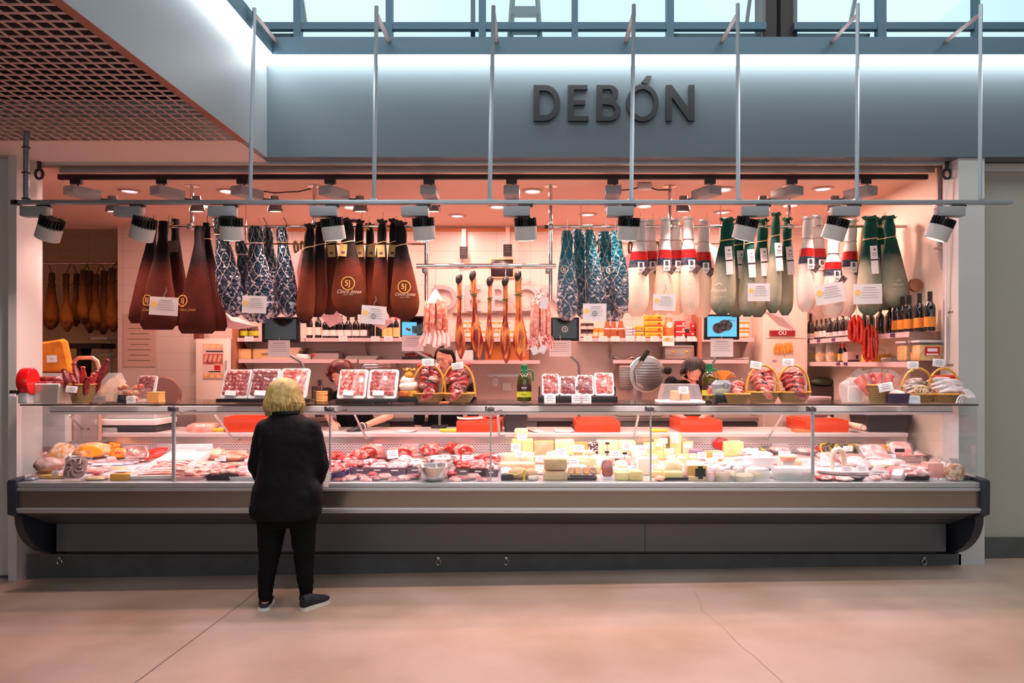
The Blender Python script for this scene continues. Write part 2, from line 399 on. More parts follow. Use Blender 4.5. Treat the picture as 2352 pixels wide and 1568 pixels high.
struct('ceiling_soffit', B().bb((-9.5,4.913,3.285), (-2.08,5.44,3.45)).bb((-2.072,5.31,3.2851),(9.5,5.44,3.45)), mat('soffit_paint', (214,200,194), .5))
b = B().bb((-3.9,5.44,3.40), (3.3,5.62,3.45)).bb((-3.9,5.615,3.25), (3.3,5.63,3.30)).bb((-3.9,5.43,3.262), (3.3,5.445,3.287))
struct('trim_6', b, ALU)
struct('trim_7', B().bb((-3.88,5.50,3.30), (3.28,5.55,3.39)), mat('shutter_slat', (168,160,156), .4, .4))
# the sign fascia, the bulkhead beside the slatted ceiling, the ledge lights and the beam
struct('wall_front', B().bb((-2.12,5.3,3.284), (9.5,5.44,4.01)), FASC)
struct('wall_front_left', B().bb((-2.12,-3,3.28), (-2.072,5.3,4.01)), BULK)
struct('trim_8', B().bb((-2.125,-3,3.276), (-2.068,4.913,3.281)), mat('edge_strip', (150,92,76), .5))
LED = mat('led_strip', (255,255,255), .5, emit=((246,252,255), 13.))
for nm, a, c, lb in (('light_strip', (-1.97,5.15,3.992), (9.4,5.3,4.009), 'long white light strip under the beam above the shop name'),
                     ('light_strip', (-2.072,-2.9,3.992), (-1.97,5.29,4.009), 'white light strip along the side bulkhead, running towards the viewer')):
    tag(B().bb(a, c).build(nm, LED), lb, 'light strip', 'light strips on the ledge')
struct('beam_front', B().bb((-2.072,5.15,4.012), (9.5,5.5,4.145)), BLUEM)
struct('beam_left', B().bb((-2.12,-3,4.012), (-1.97,5.5,4.145)), BLUEM)
# slatted egg-crate ceiling on the left
b = B(); gx0, gx1, gy0, gy1 = -4.9, -2.13, 1.2, 4.913; st = .0745
x = gx1
while x > gx0: b.bb((x-.004,gy0,3.285), (x+.004,gy1,3.293)); x -= st
y = gy1
while y > gy0: b.bb((gx0,y-.004,3.2845), (gx1,y+.004,3.2925)); y -= st
struct('ceiling_grille', b, mat('grille_paint', (206,170,160), .6))
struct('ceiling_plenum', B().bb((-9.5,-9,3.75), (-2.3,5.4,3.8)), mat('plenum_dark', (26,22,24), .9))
struct('ceiling_left', B().bb((-9.5,-9,3.285), (-4.9,4.913,3.30)), PAINT)
# clerestory windows above the beam
WY = 5.44; ms = [(-4.4,.06)]+[((x-VX)*WY/F, S(w, WY)) for x, w in ((685,17),(895,15),(1108,16),(1320,14),(1538,17),(1790,64),(2022,20),(2240,12))]+[(4.6,.05),(5.7,.05),(6.8,.05),(7.9,.05),(9.4,.05)]
zt0, zt1 = CZ+(VY-70)*WY/F, CZ+(VY-54)*WY/F
WFR = mat('window_frame', (86,120,138), .4, .2)
for i in range(len(ms)-1):
    (xa, wa), (xb, wb) = ms[i], ms[i+1]; a, c = xa+wa/2, xb-wb/2
    b = B().bb((xb-wb/2, WY-.03, 4.17), (xb+wb/2, WY+.03, 7.9)) if i not in (5,) else B()
    b.bb((a, WY-.025, zt0), (c, WY+.025, zt1)).bb((a, WY-.03, 4.16), (c, WY+.03, 4.2)).bb((a, WY-.03, 7.85), (c, WY+.03, 7.9)).bb((a, WY-.02, 5.9), (c, WY+.02, 5.96))
    w = struct('window_%d' % (i+1), b, WFR); tag(B().bb((a, WY-.004, zt1), (c, WY+.004, 7.85)).build('pane', WGLASS, w), kind='structure')
    tag(B().bb((a, WY-.004, 4.2), (c, WY+.004, zt0)).build('pane', WGLASS, w), kind='structure')
    if i in (0, 5, 6):                                        # opened top-hung sashes
        for z0, z1 in ((zt1+.05, zt1+.75), (4.2, zt0)):
            s = B(); h = z1-z0
            for p, q in (((a+.02,0,0),(c-.02,.02,.03)), ((a+.02,0,h-.03),(c-.02,.02,h)), ((a+.02,0,0),(a+.05,.02,h)), ((c-.05,0,0),(c-.02,.02,h))): s.bb(p, q)
            s.xform(Matrix.Translation((0,WY+.05,z1)) @ Matrix.Rotation(.5,4,'X') @ Matrix.Translation((0,0,-h)))
            tag(s.build('sash', ALU, w), kind='structure')
struct('trim_9', B().bb(((1752-VX)*5.5/F, 5.5, 4.15), ((1784-VX)*5.5/F, 5.7, 7.9)).bb(((1790-VX)*5.5/F, 5.47, 4.15), ((1828-VX)*5.5/F, 5.7, 7.9)), mat('dark_column', (58,50,46), .5))
struct('trim_10', B().bb(((1081-VX)*5.5/F, 5.5, 4.15), ((1091-VX)*5.5/F, 5.54, 7.9)), mat('blue_post', (34,82,116), .4))
struct('roof_stall', B().bb((-9.5,5.5,4.08), (9.5,9.6,4.14)), mat('roof_felt', (150,150,150), .8))
# the rest of the hall, behind and above the viewer
HALL = mat('hall_wall', (150,146,142), .7)
struct('ceiling_hall', B().bb((-9.6,-9.1,8), (9.6,5.6,8.1)), HALL)
struct('wall_hall', B().bb((-9.6,-9.1,-.3), (9.6,-9,8)), HALL)
struct('wall_hall_left', B().bb((-9.6,-9,-.3), (-9.5,9.5,8)), HALL)
struct('wall_hall_right', B().bb((9.5,-9,-.3), (9.6,9.5,8)), HALL)
struct('wall_upper_left', B().bb((-9.5,5.44,3.45), (-4.4,5.5,8)), HALL)
struct('wall_stall_end', B().bb((-9.5,5.6,-.3), (-7,5.7,4.1)).bb((3.5,5.7,-.3),(9.5,5.75,4.1)), HALL)
# ladder standing on the stall roof behind the glass
t = T('step_ladder', 'aluminium step ladder standing behind the high windows', 'ladder', ((1205-VX)*6.9/F, 6.9, 4.14))
LM = mat('ladder_metal', (150,165,168), .4, .3)
for s in (-1, 1):
    B().tube([(s*.215,0,0), (s*.10,.28,1.9)], .022, 4, flat=.6).build('side_rail', LM, t); B().tube([(s*.2,.75,0), (s*.10,.34,1.9)], .016, 4).build('rear_leg', LM, t)
for z in (.3, .55, .8, .985, 1.18, 1.45, 1.7): B().box((0, z*.147, z), (.43-z*.12, .09, .075)).build('tread', LM, t)
B().box((0,.31,1.9), (.26,.2,.05)).build('top_cap', LM, t)
# ================================================================ SIGN
t = T('shop_sign', 'dark raised letters reading DEBÓN on the grey fascia', 'sign', P(1408, 280, 5.3))
SIGN = mat('sign_letter', (16,20,24), .5)
u = S(1, 5.285); Hh = 82*u; st = 13*u
def arc(cx, cy, rx, ry, a0, a1, n=20): return [(cx+rx*math.cos(math.radians(a0+(a1-a0)*i/n)), cy+ry*math.sin(math.radians(a0+(a1-a0)*i/n))) for i in range(n+1)]
def letter(loops, x):
    flat2d('letter', loops, .012, SIGN, t, ((x-1408)*u, -.016, 0))
w = 61*u
letter([[(0,0)]+arc(w*.42, Hh/2, w*.58, Hh/2, -90, 90)+[(0,Hh)], [(st,st)]+arc(w*.42, Hh/2, w*.58-st, Hh/2-st, -90, 90)+[(st,Hh-st)]], 1225)
w = 47*u; k = st*.8
letter([[(0,0),(w,0),(w,k),(st,k),(st,Hh*.45),(w*.84,Hh*.45),(w*.84,Hh*.45+k),(st,Hh*.45+k),(st,Hh-k),(w*.95,Hh-k),(w*.95,Hh),(0,Hh)]], 1304)
w = 55*u; h2 = Hh*.56
letter([[(0,0)]+arc(w*.5, h2/2, w*.5, h2/2, -90, 60, 12)+arc(w*.5, (h2+Hh)/2-.002, w*.4, (Hh-h2)/2+.002, -48, 90, 12)+[(0,Hh)],
        [(st,st*.8)]+arc(w*.5, h2/2, w*.5-st, h2/2-st*.7, -90, 90, 12)+[(st,h2-st*.6)], [(st,h2+st*.4)]+arc(w*.48, (h2+Hh)/2, w*.4-st, (Hh-h2)/2-st*.7, -90, 90, 12)+[(st,Hh-st*.8)]], 1370)
w = 74*u
o_ = [circ(1), circ(1)]
letter([[(w/2+x*w/2, Hh/2+y*Hh*.52) for x, y in circ(1)], [(w/2+x*(w/2-st*.85), Hh/2+y*(Hh*.52-st*.85)) for x, y in circ(1)]], 1438)
letter([[(0,0),(12*u,-4*u),(24*u,15*u),(12*u,15*u)]], 1472)
COL.objects[-1].location.z = 88*u
w = 65*u
letter([[(0,0),(st,0),(st,Hh*.66),(w-st,0),(w,0),(w,Hh),(w-st,Hh),(w-st,Hh*.34),(st,Hh),(0,Hh)]], 1529)
# ================================================================ FRONT LIGHTING RAIL
RY = 4.72; rz = CZ+(VY-463)*RY/F
t = T('lighting_rail', 'long grey suspended lighting rail across the stall front', 'lighting rail', ((1176-VX)*RY/F, RY, rz))
B().bb(P(30,467.5,RY), P(2328,458.5,RY)+V(0,.05,0), .004).build('rail', GALV, t, world=True)
B().bb(P(24,469,RY), P(40,459,RY)+V(0,.05,0)).build('end_cap', BLACK, t, world=True)
for xt, xb, yt in ((581,571,14),(863,857,10),(1133,1124,9),(1457,1451,6),(1697,1698,4),(1974,1972,4),(2258,2256,6)):
    top, bot = P(xt,yt,RY)+V(0,.025,0), P(xb,459,RY)+V(0,.025,0)
    B().tube([bot, top], .0145, 4).build('post', GALV, t, world=True)
    a = V(top.x,top.y,4.11); B().tube([a, V(a.x, 5.16, a.z)], .017, 4).build('arm', mat('arm_paint', (176,160,160), .4, .4), t, world=True)
    B().box(bot+V(0,0,.006), (.045,.05,.012)).build('foot_plate', GALV, t, world=True)
top = V(P(57,299,RY).x, RY+.02, 3.30); B().tube([P(55,459,RY)+V(0,.02,0), P(55,330,RY)+V(0,.02,0), top], .017, 10).build('hanger', mat('hanger_tube', (120,132,142), .4, .5), t, world=True)
for y in (337, 395, 455): B().tube([P(55,y,RY)+V(.024*math.cos(a), .02+.024*math.sin(a), 0) for a in [i*PI/5 for i in range(10)]], .004, 5, closed=True).build('cable_tie', BLACK, t, world=True)
def spot_proto():
    r = T('track_spotlight', '', 'spotlight', (0,0,0), group='spotlights under the front rail')
    B().box((0,0,-.05), (.185,.07,.07), bev=.006).build('gear_box', GREYP, r)
    B().box((.06,0,-.009), (.1,.03,.012)).build('adapter', BLACK, r)
    return r
def add_head(r, hx, tilt, yaw):
    """lamp head on its knuckle; tilt leans the beam sideways, yaw towards the goods"""
    h = V(hx, 0, -.155); M = Matrix.Translation(h) @ Matrix.Rotation(tilt,4,'Y') @ Matrix.Rotation(yaw,4,'X')
    B().tube([(hx*.8,0,-.07), (hx*.9,0,-.1), M @ V(0,0,.055)], .012, 6).build('knuckle', BLACK, r)
    hd = B().lathe([(.06,-.09),(.077,-.088),(.077,.005),(.07,.008)], n=24).xform(M).build('lamp_head', mat('lamp_grey', (186,182,180), .4), r)
    f = B().lathe([(.05,.0),(.05,.055),(.03,.06)], n=16)
    for k in range(22):
        a = 2*PI*k/22; f.box((.06*math.cos(a), .06*math.sin(a), .033), (.034,.005,.06), (0,0,a))
    f.xform(M).build('heat_sink', BLACK, r)
    B().lathe([(.058,-.0915),(.03,-.0925)], n=20).xform(M).build('lens', mat('lens_glow', (255,244,230), .3, emit=((255,226,205), 3)), r)
    return M
SPX = [(110,-27,.0), (325,-22,.0), (528,-4,.0), (762,6,.0), (972,3,.0), (1207,2,.0), (1445,-2,.0), (1716,-12,.0), (1924,-14,.0), (2166,-18,.0)]
for i, (x, tl, yw) in enumerate(SPX):
    p = P(x, 468, RY)+V(0,.025,0); r = spot_proto(); r.location = p-V((.06 if i < 7 else -.06) if i not in (0,1) else .10,0,0)
    hx = p.x-r.location.x; M = add_head(r, hx, math.radians(-tl), math.radians(14))
    r['label'] = 'grey spotlight with black cooling fins hanging under front rail'
    d = (M.to_3x3() @ V(0,0,-1)).normalized(); s = r.location+M.translation+d*.1
    lamp('lamp_light', 'SPOT', s, 50, (1,.68,.62), .05, parent=r, aim=s+d, spot=1.5, blend=.8)
# ================================================================ INNER TRACK AND SPOTS
TY = 5.72; tz = CZ+(VY-405)*TY/F
t = one(B().bb(P(132,411,TY), P(2132,400,TY)+V(0,.035,0)), 'light_track', mat('track_black', (30,18,18), .4), 'long black light track under the stall ceiling', 'light track')
INX = [(172,1),(370,1),(555,1),(757,1),(985,0),(1175,0),(1408,0),(1632,-1),(1820,-1),(1990,-1)]
for i, (x, sd) in enumerate(INX):
    p = P(x, 411, TY)+V(0,.018,0); r = T('track_spotlight', 'spotlight hanging from the black track inside the stall', 'spotlight', p, group='spotlights on the inner track')
    B().box((0,0,-.018), (.09,.03,.04)).cyl((.015,0,-.03),(.015,0,-.07),.007).build('adapter', BLACK, r)
    a = -.45*sd
    B().box((.02*sd,.05,-.1), (.13,.24,.075), (0,0,a), .004).build('gear_box', GREYP, r)
    c = V(.2*sd+.01, .16, -.16); ax = V(.02*sd, .15, -1).normalized(); q = ax.to_track_quat('-Z','Y').to_matrix().to_4x4(); M = Matrix.Translation(c) @ q
    for s in (-.055, .055): B().tube([(.08*sd+s*.4,.12,-.13), tuple(M @ V(s,0,.02)), tuple(M @ V(s,0,-.03))], .006, 5).build('bracket', BLACK, r)
    B().lathe([(.035,.06),(.04,.0),(.062,-.045),(.066,-.07),(.06,-.072)], n=20).xform(M).build('lamp_head', mat('lamp_bronze', (120,96,86), .4), r)
    B().lathe([(.055,-.0715),(.02,-.0735)], n=18).xform(M).build('lens', mat('lens_warm', (255,240,220), .3, emit=((255,236,200), 9)), r)
    s = p+c+ax*.11; lamp('lamp_light', 'SPOT', s, 80, PINK, .06, parent=r, aim=s+V(.0,-.34,-1), spot=1.95, blend=.7)
# ================================================================ RECESSED DOWNLIGHTS
DL = mat('downlight_glow', (255,235,235), .4, emit=((255,226,214), 6)); DLP = mat('downlight_pink', (255,200,215), .4, emit=((255,190,205), 2.2))
for x, y, k in ((298,438,0),(524,438,1),(748,492,0),(807,475,1),(1050,495,0),(1223,438,1),(1143,474,1),(1350,492,0),(1480,472,1),(1660,434,1),(1660,487,0),(1815,470,1),(1890,433,0),(470,472,1)):
    Y = 1.6*F/(VY-y); p = V((x-VX)*Y/F, Y, 3.29)
    r = T('recessed_downlight', 'round recessed downlight in the stall ceiling%s' % (', lit bright' if k else ', dim pink'), 'downlight', p, group='recessed ceiling lights')
    B().lathe([(.07,-.001),(.1,-.001),(.1,-.008),(.072,-.014),(.066,-.002)], n=28, cap=False).build('trim_ring', mat('ring_paint', (196,168,158), .3), r)
    B().lathe([(.066,-.004),(.03,-.012)], n=24).build('lens', DL if k else DLP, r)
    lamp('lamp_light', 'AREA', p-V(0,0,.02), 18, PINK, .12, parent=r).data.shape = 'DISK'
# small ceiling fittings
t = T('junction_box', 'small white junction box on the stall ceiling with black cable', 'junction box', V(P(1480,424,6.1).x, 6.1, 3.29))
B().box((0,0,-.03), (.12,.08,.05), bev=.008).build('box', LGREY, t)
B().tube([(-.06,0,-.04),(-.12,-.02,-.06),(-.28,-.05,-.08),(-.36,-.08,-.06)], .006, 6).build('cable', BLACK, t); B().tube([(.06,0,-.04),(.12,.02,-.055),(.2,.04,-.05),(.25,.05,-.045)], .006, 6).build('cable', BLACK, t)
one(B().tube([P(590,437,6.05), P(630,443,6.05), P(660,441,6.05), P(685,440,6.05), P(715,433,6.05)], .006, 6), 'cable', BLACK, 'loose black cable slung under the ceiling above the netted hams', 'cable')
for x, lb in ((90,'left'),(2175,'right')):
    p = V((x-VX)*5.42/F, 5.42, 3.27); t = T('shutter_hook', 'black steel shutter hook hanging at the %s end of the opening' % lb, 'hook', p)
    B().cyl((0,0,.02),(0,0,-.05),.014).build('shank', BLACK, t)
    B().tube([(.03*math.sin(a), 0, -.085+.038*math.cos(a)) for a in [i*PI/8 for i in range(16)]], .011, 8, closed=True).build('eye', BLACK, t)
    if x > 1000: B().tube([(0,0,-.12),(.0,0,-.17),(.005,.02,-.9),(.005,.03,-1.6)], .007, 6).build('cord', PAPER, t)
t = T('conduit_pipe', 'grey conduit pipe on the right wall, bending outward lower down', 'pipe', (3.34,5.62,3.29))
B().tube([(0,0,0),(0,0,-.62),(.0,-.02,-.72),(.0,-.2,-1.2),(0,-.2,-1.9)], .02, 10).build('pipe', mat('conduit_grey', (150,146,146), .4, .3), t)
for z, y in ((-.3,0),(-.66,0),(-1.2,-.2),(-1.62,-.2)): B().box((0,y,z), (.065,.065,.016)).build('clamp', STEEL, t)
# ================================================================ CHROME HANGING RACKS
HY = 6.16; HZ = CZ+(VY-520)*HY/F
def X(x, Y): return (x-VX)*Y/F
def Zp(y, Y): return CZ-(y-VY)*Y/F
def rack(label, x0, x1, poles, tilt=0):
    r = T('chrome_rack', label, 'hanging rack', (X((x0+x1)/2,HY), HY, HZ))
    B().tube([(X(x0,HY),HY,HZ), (X(x1,HY),HY,HZ)], .014, 12).build('rail', CHROME, r, world=True)
    for e in (x0, x1): B().lathe([(.018,-.02),(.018,.02)], n=12).xform(Matrix.Translation((X(e,HY),HY,HZ)) @ Matrix.Rotation(PI/2,4,'Y')).build('end_cap', BLACK, r, world=True)
    for x, yb in poles:
        px, py = X(x,HY), HY+.0
        B().tube([(px,py+.03,3.289), (px,py+.03,Zp(yb,HY))], .017, 12).build('pole', CHROME, r, world=True)
        B().lathe([(.06,3.289),(.06,3.283),(.022,3.275)], (px,py+.03,0)).build('flange', CHROME, r, world=True)
        B().box((px,py+.012,HZ), (.05,.075,.05), bev=.01).build('clamp', STEEL, r, world=True)
    return r
rack('chrome ceiling rack carrying the hams left of centre', 378, 968, [(437,522),(720,522),(978,690)])
rack('chrome ceiling rack carrying the hams right of centre', 1256, 2136, [(1265,690),(1540,575),(1815,700)])
r = T('chrome_crossbar', 'thick chrome crossbar with hanging bare ham legs', 'rail', (X(1117,6.06), 6.06, Zp(611,6.06)))
B().tube([(-.62,0,0),(.62,0,0)], .022, 14).build('bar', CHROME, r)
for s in (-.55,.55): B().box((s,.055,-.03), (.05,.09,.06), bev=.012).build('bracket', STEEL, r)
r = T('chrome_rear_rail', 'thin chrome rail far behind the wrapped hams with dark ropes', 'rail', (0,6.95,Zp(560,6.95)))
B().tube([(X(560,6.95),6.95,r.location.z),(X(975,6.95),6.95,r.location.z)], .011, 8).build('rail', CHROME, r, world=True)
B().tube([(X(1330,6.95),6.95,r.location.z),(X(1660,6.95),6.95,r.location.z)], .011, 8).build('rail', CHROME, r, world=True)
for x in (565, 970, 1335, 1655): B().tube([(X(x,6.95),6.95,r.location.z),(X(x,6.95),6.95,3.289)], .008, 6).build('drop_rod', CHROME, r, world=True)
for x in (620,680,695,1372,1395,1448,1460,1510,1560):
    c = V(X(x,6.95),6.95,r.location.z)
    B().tube([c+V(.018*math.sin(a), -.018*math.cos(a), -.035+.06*math.cos(a)) for a in [i*PI/6 for i in range(12)]], .012, 6, closed=True).build('rope_knot', DROPE, r, world=True)
one(B().bb(P(655,531,8.02), P(1262,524,8.02)+V(0,.02,0)), 'wall_rail', mat('orange_wood', (206,130,70), .5), 'long orange wood rail high on the back wall', 'wall rail')
# ================================================================ HANGING HAMS
class Ham:
    """a tapering hanging body: horizontal elliptical sections along a leaning axis, size by profile (t, width, depth, x shift)"""
    def __init__(s, name, label, xt, yt, xb, yb, w, Y, prof, m, d=None, group=None, part='wrapper', n=20, k=22, wob=.0, cat_='ham'):
        s.top = P(xt, yt, Y); s.bot = P(xb, yb, Y); s.w = S(w, Y)/2; s.d = d or s.w*.62
        prof = [tuple(q)+(0,)*(4-len(q)) for q in prof]; s.pr = cat(prof, k)
        s.root = T(name, label, cat_, s.top, group=group); rings = []
        for t, a, dd, sh in s.pr:
            c = s.ctr(t)+V(sh*s.w,0,0); row = []
            for j in range(n):
                q = 2*PI*j/n; f = 1+wob*math.sin(3*q+t*9+xt)+random.uniform(-wob,wob)*.3
                row.append(c+V(a*s.w*f*math.cos(q), dd*s.d*f*math.sin(q), 0))
            rings.append(row)
        rings.reverse(); rings = rings[::-1]
        s.body = B().loft(rings).build(part, m, s.root, world=True, ang=50)
    def ctr(s, t): return s.top.lerp(s.bot, t)
    def at(s, t):
        i = min(int(t*(len(s.pr)-1)), len(s.pr)-2); u = t*(len(s.pr)-1)-i; a, b_ = s.pr[i], s.pr[i+1]
        return s.ctr(t)+V(lerp(a[3],b_[3],u)*s.w,0,0), lerp(a[1],b_[1],u)*s.w, lerp(a[2],b_[2],u)*s.d
    def surf(s, x, z):
        """front surface y (world) at world x, z"""
        t = (s.top.z-z)/(s.top.z-s.bot.z); t = min(max(t,0),1); c, w, d = s.at(t); u = min(abs((x-c.x)/max(w,1e-5)), .98)
        return c.y-d*math.sqrt(1-u*u)
    def ring(s, t, name, m, r=.005, grow=1.03, tilt=.0):
        c, w, d = s.at(t)
        B().tube([c+V(w*grow*math.cos(a), d*grow*math.sin(a), tilt*math.cos(a)) for a in [i*PI/9 for i in range(18)]], r, 6, closed=True).build(name, m, s.root, world=True)
    def band(s, t0, t1, name, m, grow=1.03, n=20, pointy=0):
        rows = []
        for i in range(7):
            t = lerp(t0, t1, i/6); row = []
            for j in range(n):
                q = 2*PI*j/n; tt = t+(pointy*(1-abs(math.sin(q)))*-1*(i/6) if pointy else 0); c, w, d = s.at(tt)
                row.append(c+V(w*grow*math.cos(q), d*grow*math.sin(q), 0))
            rows.append(row)
        return B().loft(rows, cap=False).build(name, m, s.root, world=True)
    def decal(s, o, off=.002):
        """lay a printed outline onto the front of the body"""
        for v in o.data.vertices:
            x = o.location.x+v.co.x*o.scale.x; z = o.location.z+v.co.y
            wx, wz = x+s.root.location.x, z+s.root.location.z
            v.co = (x, s.surf(wx, wz)-off-s.root.location.y, z)
        o.location = (0,0,0); o.rotation_euler = (0,0,0); o.scale = (1,1,1); return o
    def print_ring(s, x, y, r, m, inner=.82):
        c = P(x, y, s.top.y)-s.root.location; R = S(r, s.top.y)
        s.decal(flat2d('emblem', [circ(R), circ(R*inner)], 0, m, s.root, (c.x,0,c.z)))
        s.decal(text('lettering', '5J', R*1.15, m, s.root, (c.x-R*.05,0,c.z), ext=0, off=.0009))
    def print_text(s, x, y, h, txt, m, sx=1, shear=0, name='lettering'):
        c = P(x, y, s.top.y)-s.root.location
        s.decal(text(name, txt, S(h, s.top.y), m, s.root, (c.x,0,c.z), ext=0, shear=shear, sx=sx))
    def card(s, x, y, w, h, m, name='label_tag', t=.0015, roll=0, off=.004):
        Y = s.top.y; c = P(x, y, Y); yy = min(s.surf(c.x+dx, c.z+dz) for dx in (-S(w,Y)/2,0,S(w,Y)/2) for dz in (-S(h,Y)/2,0,S(h,Y)/2))-off
        return B().box((c.x,yy,c.z), (S(w,Y),t,S(h,Y)), (0,roll,0)).build(name, m, s.root, world=True), V(c.x,yy,c.z)
    def knot(s, m, up=.03, r=.6):
        """gathered cloth end above the neck"""
        c, w, d = s.at(0); rows = []
        for z, f in ((0,1),(.012,.72),(up*.6,1.15),(up,1.5)):
            rows.append([c+V(w*f*math.cos(a)*(1+.18*(j%2)), max(d,w*.8)*f*math.sin(a)*(1+.18*(j%2)), z+(.008*((j*7)%3) if z == up else 0)) for j, a in enumerate([i*2*PI/14 for i in range(14)])])
        B().loft(rows).build('gathered_top', m, s.root, world=True)
    def cord(s, y0=498, m=None, lean=6):
        """string from the neck up over the rail, ends sticking out"""
        c, w, d = s.at(.02); z0 = HZ+.03
        B().tube([c+V(0,0,0), V(c.x+.008, HY-.022, HZ-.02), V(c.x+.01,HY-.02,HZ+.012), V(c.x+.012,HY,HZ+.022), V(c.x+S(lean,HY)*.6,HY-.005,HZ+.06), V(c.x+S(lean,HY), HY-.01, Zp(y0,HY))], .0035, 5).build('cord', m or ROPE, s.root, world=True)
PB = [(0,.26,.5),(.06,.27,.5),(.14,.25,.45),(.2,.30,.5),(.45,.56,.7),(.75,.88,1),(.92,1,.9),(.97,.97,.7),(1,.80,.25)]          # flat cloth bag
PH = [(0,.30,.42),(.05,.38,.5),(.12,.40,.52),(.17,.34,.46),(.22,.42,.52),(.4,.62,.7),(.62,.86,.92),(.8,1,1),(.92,.84,.85),(.98,.5,.5),(1,.2,.2)]
PN = [(0,.42,.5),(.06,.52,.6),(.14,.55,.6),(.18,.44,.5),(.23,.52,.6),(.4,.74,.8),(.65,1,1),(.82,.98,1),(.93,.8,.8),(.99,.42,.4),(1,.2,.2)]
PS = [(0,.40,.5),(.05,.52,.6),(.12,.56,.62),(.2,.52,.6),(.3,.66,.72),(.5,.84,.9),(.75,1,1),(.9,.94,.9),(.97,.7,.6),(1,.4,.3)]         # slim, seen edge on
BRN = uvgrad('brown_bag_cloth', [(0,(10,8,9)),(.32,(16,10,11)),(.5,(74,28,18)),(.8,(88,38,26)),(1,(60,24,20))], .75, .3, 60)
BR2 = uvgrad('brown_ham_cloth', [(0,(9,7,8)),(.34,(20,12,12)),(.5,(92,38,22)),(.85,(112,54,32)),(.97,(66,32,24)),(1,(40,20,18))], .6, .25, 70)
FOI = netfoil('foil_net', (18,50,64), (40,54,76), (190,172,166))
FOT = netfoil('foil_net_teal', (16,108,124), (70,90,104), (206,188,178), nu=5, nv=4, w=.022)
WHT = uvgrad('white_ham_cloth', [(0,(205,205,208)),(.28,(214,210,210)),(.45,(244,222,198)),(1,(240,212,188))], .75, .2, 60)
WHT2 = uvgrad('white_ham_cloth_fine', [(0,(214,212,212)),(.3,(228,222,218)),(.6,(244,228,214)),(1,(226,206,192))], .7, .25, 50)
GRN = uvgrad('green_ham_cloth', [(0,(8,84,68)),(.25,(10,68,58)),(.36,(24,62,54)),(.5,(130,134,116)),(.82,(168,164,142)),(.93,(120,130,112)),(1,(60,84,74))], .65, .2, 60)
G1 = 'brown cloth bags on the left'
for i, (xt, yt, xb, yb, w, Y, lb) in enumerate(((352,508,330,742,72,6.16,'brown cloth ham bag at far left, partly hidden behind the next'), (402,503,405,748,70,6.28,'dark brown ham bag hung at the back between two others'),
        (376,508,362,757,84,6.03,'brown cloth ham bag behind the leftmost price sign'), (474,512,494,760,58,6.16,'narrow brown ham bag tied with golden cord beside netted hams'), (458,520,452,766,88,6.03,'wide brown ham bag with gold ring emblem, flat bottom'))):
    h = Ham('ham_bag', lb, xt, yt, xb, yb, w, Y, PB, BRN, d=.055, group=G1, wob=.03, n=24); h.cord(495, DROPE, 4)
    if i == 3: h.ring(.15, 'golden_cord', ROPE, .005)
    if i == 1: h.card(401, 567, 24, 26, mat('grey_pouch', (86,66,62), .6), 'pouch')
    if i == 2: h.print_ring(344, 690, 13, GOLD); h.print_text(343, 712, 9, 'Cinco', GOLD, shear=.4)
    if i == 4: h.print_ring(423, 691, 14, GOLD); h.print_text(435, 712, 9, 'Cinco Jotas', GOLD, shear=.4)
for i, (xt, yt, xb, yb, w) in enumerate(((502,500,540,728,60), (552,553,578,738,52), (586,520,600,742,66), (614,524,628,730,48), (646,522,664,730,50))):
    h = Ham('netted_ham', 'ham in crumpled blue foil under diamond string net, left group', xt, yt, xb, yb, w, 6.05 if i in (0,2,4) else 6.20, PN, FOI, d=.06, group='foil hams left of centre', wob=.04)
    h.ring(.175, 'tie', mat('white_tie', (226,214,204), .6) if i < 3 else DROPE, .006, 1.08); h.cord(500, DROPE if i > 2 else ROPE, -4)
G3 = 'brown wrapped hams with gold emblem'
for i, (xt, yt, xb, yb, w, Y) in enumerate(((712,526,700,742,42,6.04),(736,522,728,728,44,6.16),(762,518,757,722,46,6.28),(797,514,804,728,82,6.03),(826,516,822,722,36,6.16),(850,524,851,722,34,6.28),(878,516,871,726,38,6.04),(904,514,903,728,36,6.16),(920,520,932,737,68,6.03))):
    h = Ham('cloth_ham', ('wide' if w > 60 else 'slim')+' ham in black and brown cloth tied with pale string', xt, yt, xb, yb, w, Y, PH if w > 60 else PS, BR2, d=.058, group=G3, wob=.02)
    h.ring(.2, 'string_tie', ROPE, .005, 1.08, .012); h.knot(mat('black_cloth', (20,17,18), .8), .03); h.cord(496 if i % 2 else 488, None, 7 if i % 3 else -5)
    if i == 3: h.print_ring(803, 652, 16, GOLD, .86); h.print_text(804, 671, 12, 'Cinco Jotas', CREAM, shear=.45); h.print_text(804, 678, 3, 'JABUGO    SPAIN', CREAM)
    if i == 8: h.print_ring(931, 660, 15, GOLD, .86); h.print_text(932, 677, 10, 'Cinco Jotas', CREAM, shear=.45); h.print_text(932, 684, 3, 'JABUGO    SPAIN', CREAM)
    if i in (2,3,4,5,6,7):
        cx = {2:765,3:791,4:829,5:855,6:878,7:904}[i]; cy = 578 if i != 3 else 576
        o, c = h.card(cx, cy, 17, 28, mat('kraft_tag', (206,170,104), .6), roll=.08 if i % 2 else -.05)
        B().box((c.x+.0,c.y-.0015,c.z-.02), (.03,.001,.022)).build('stamp', mat('stamp_ink', (96,70,80), .7), h.root, world=True)
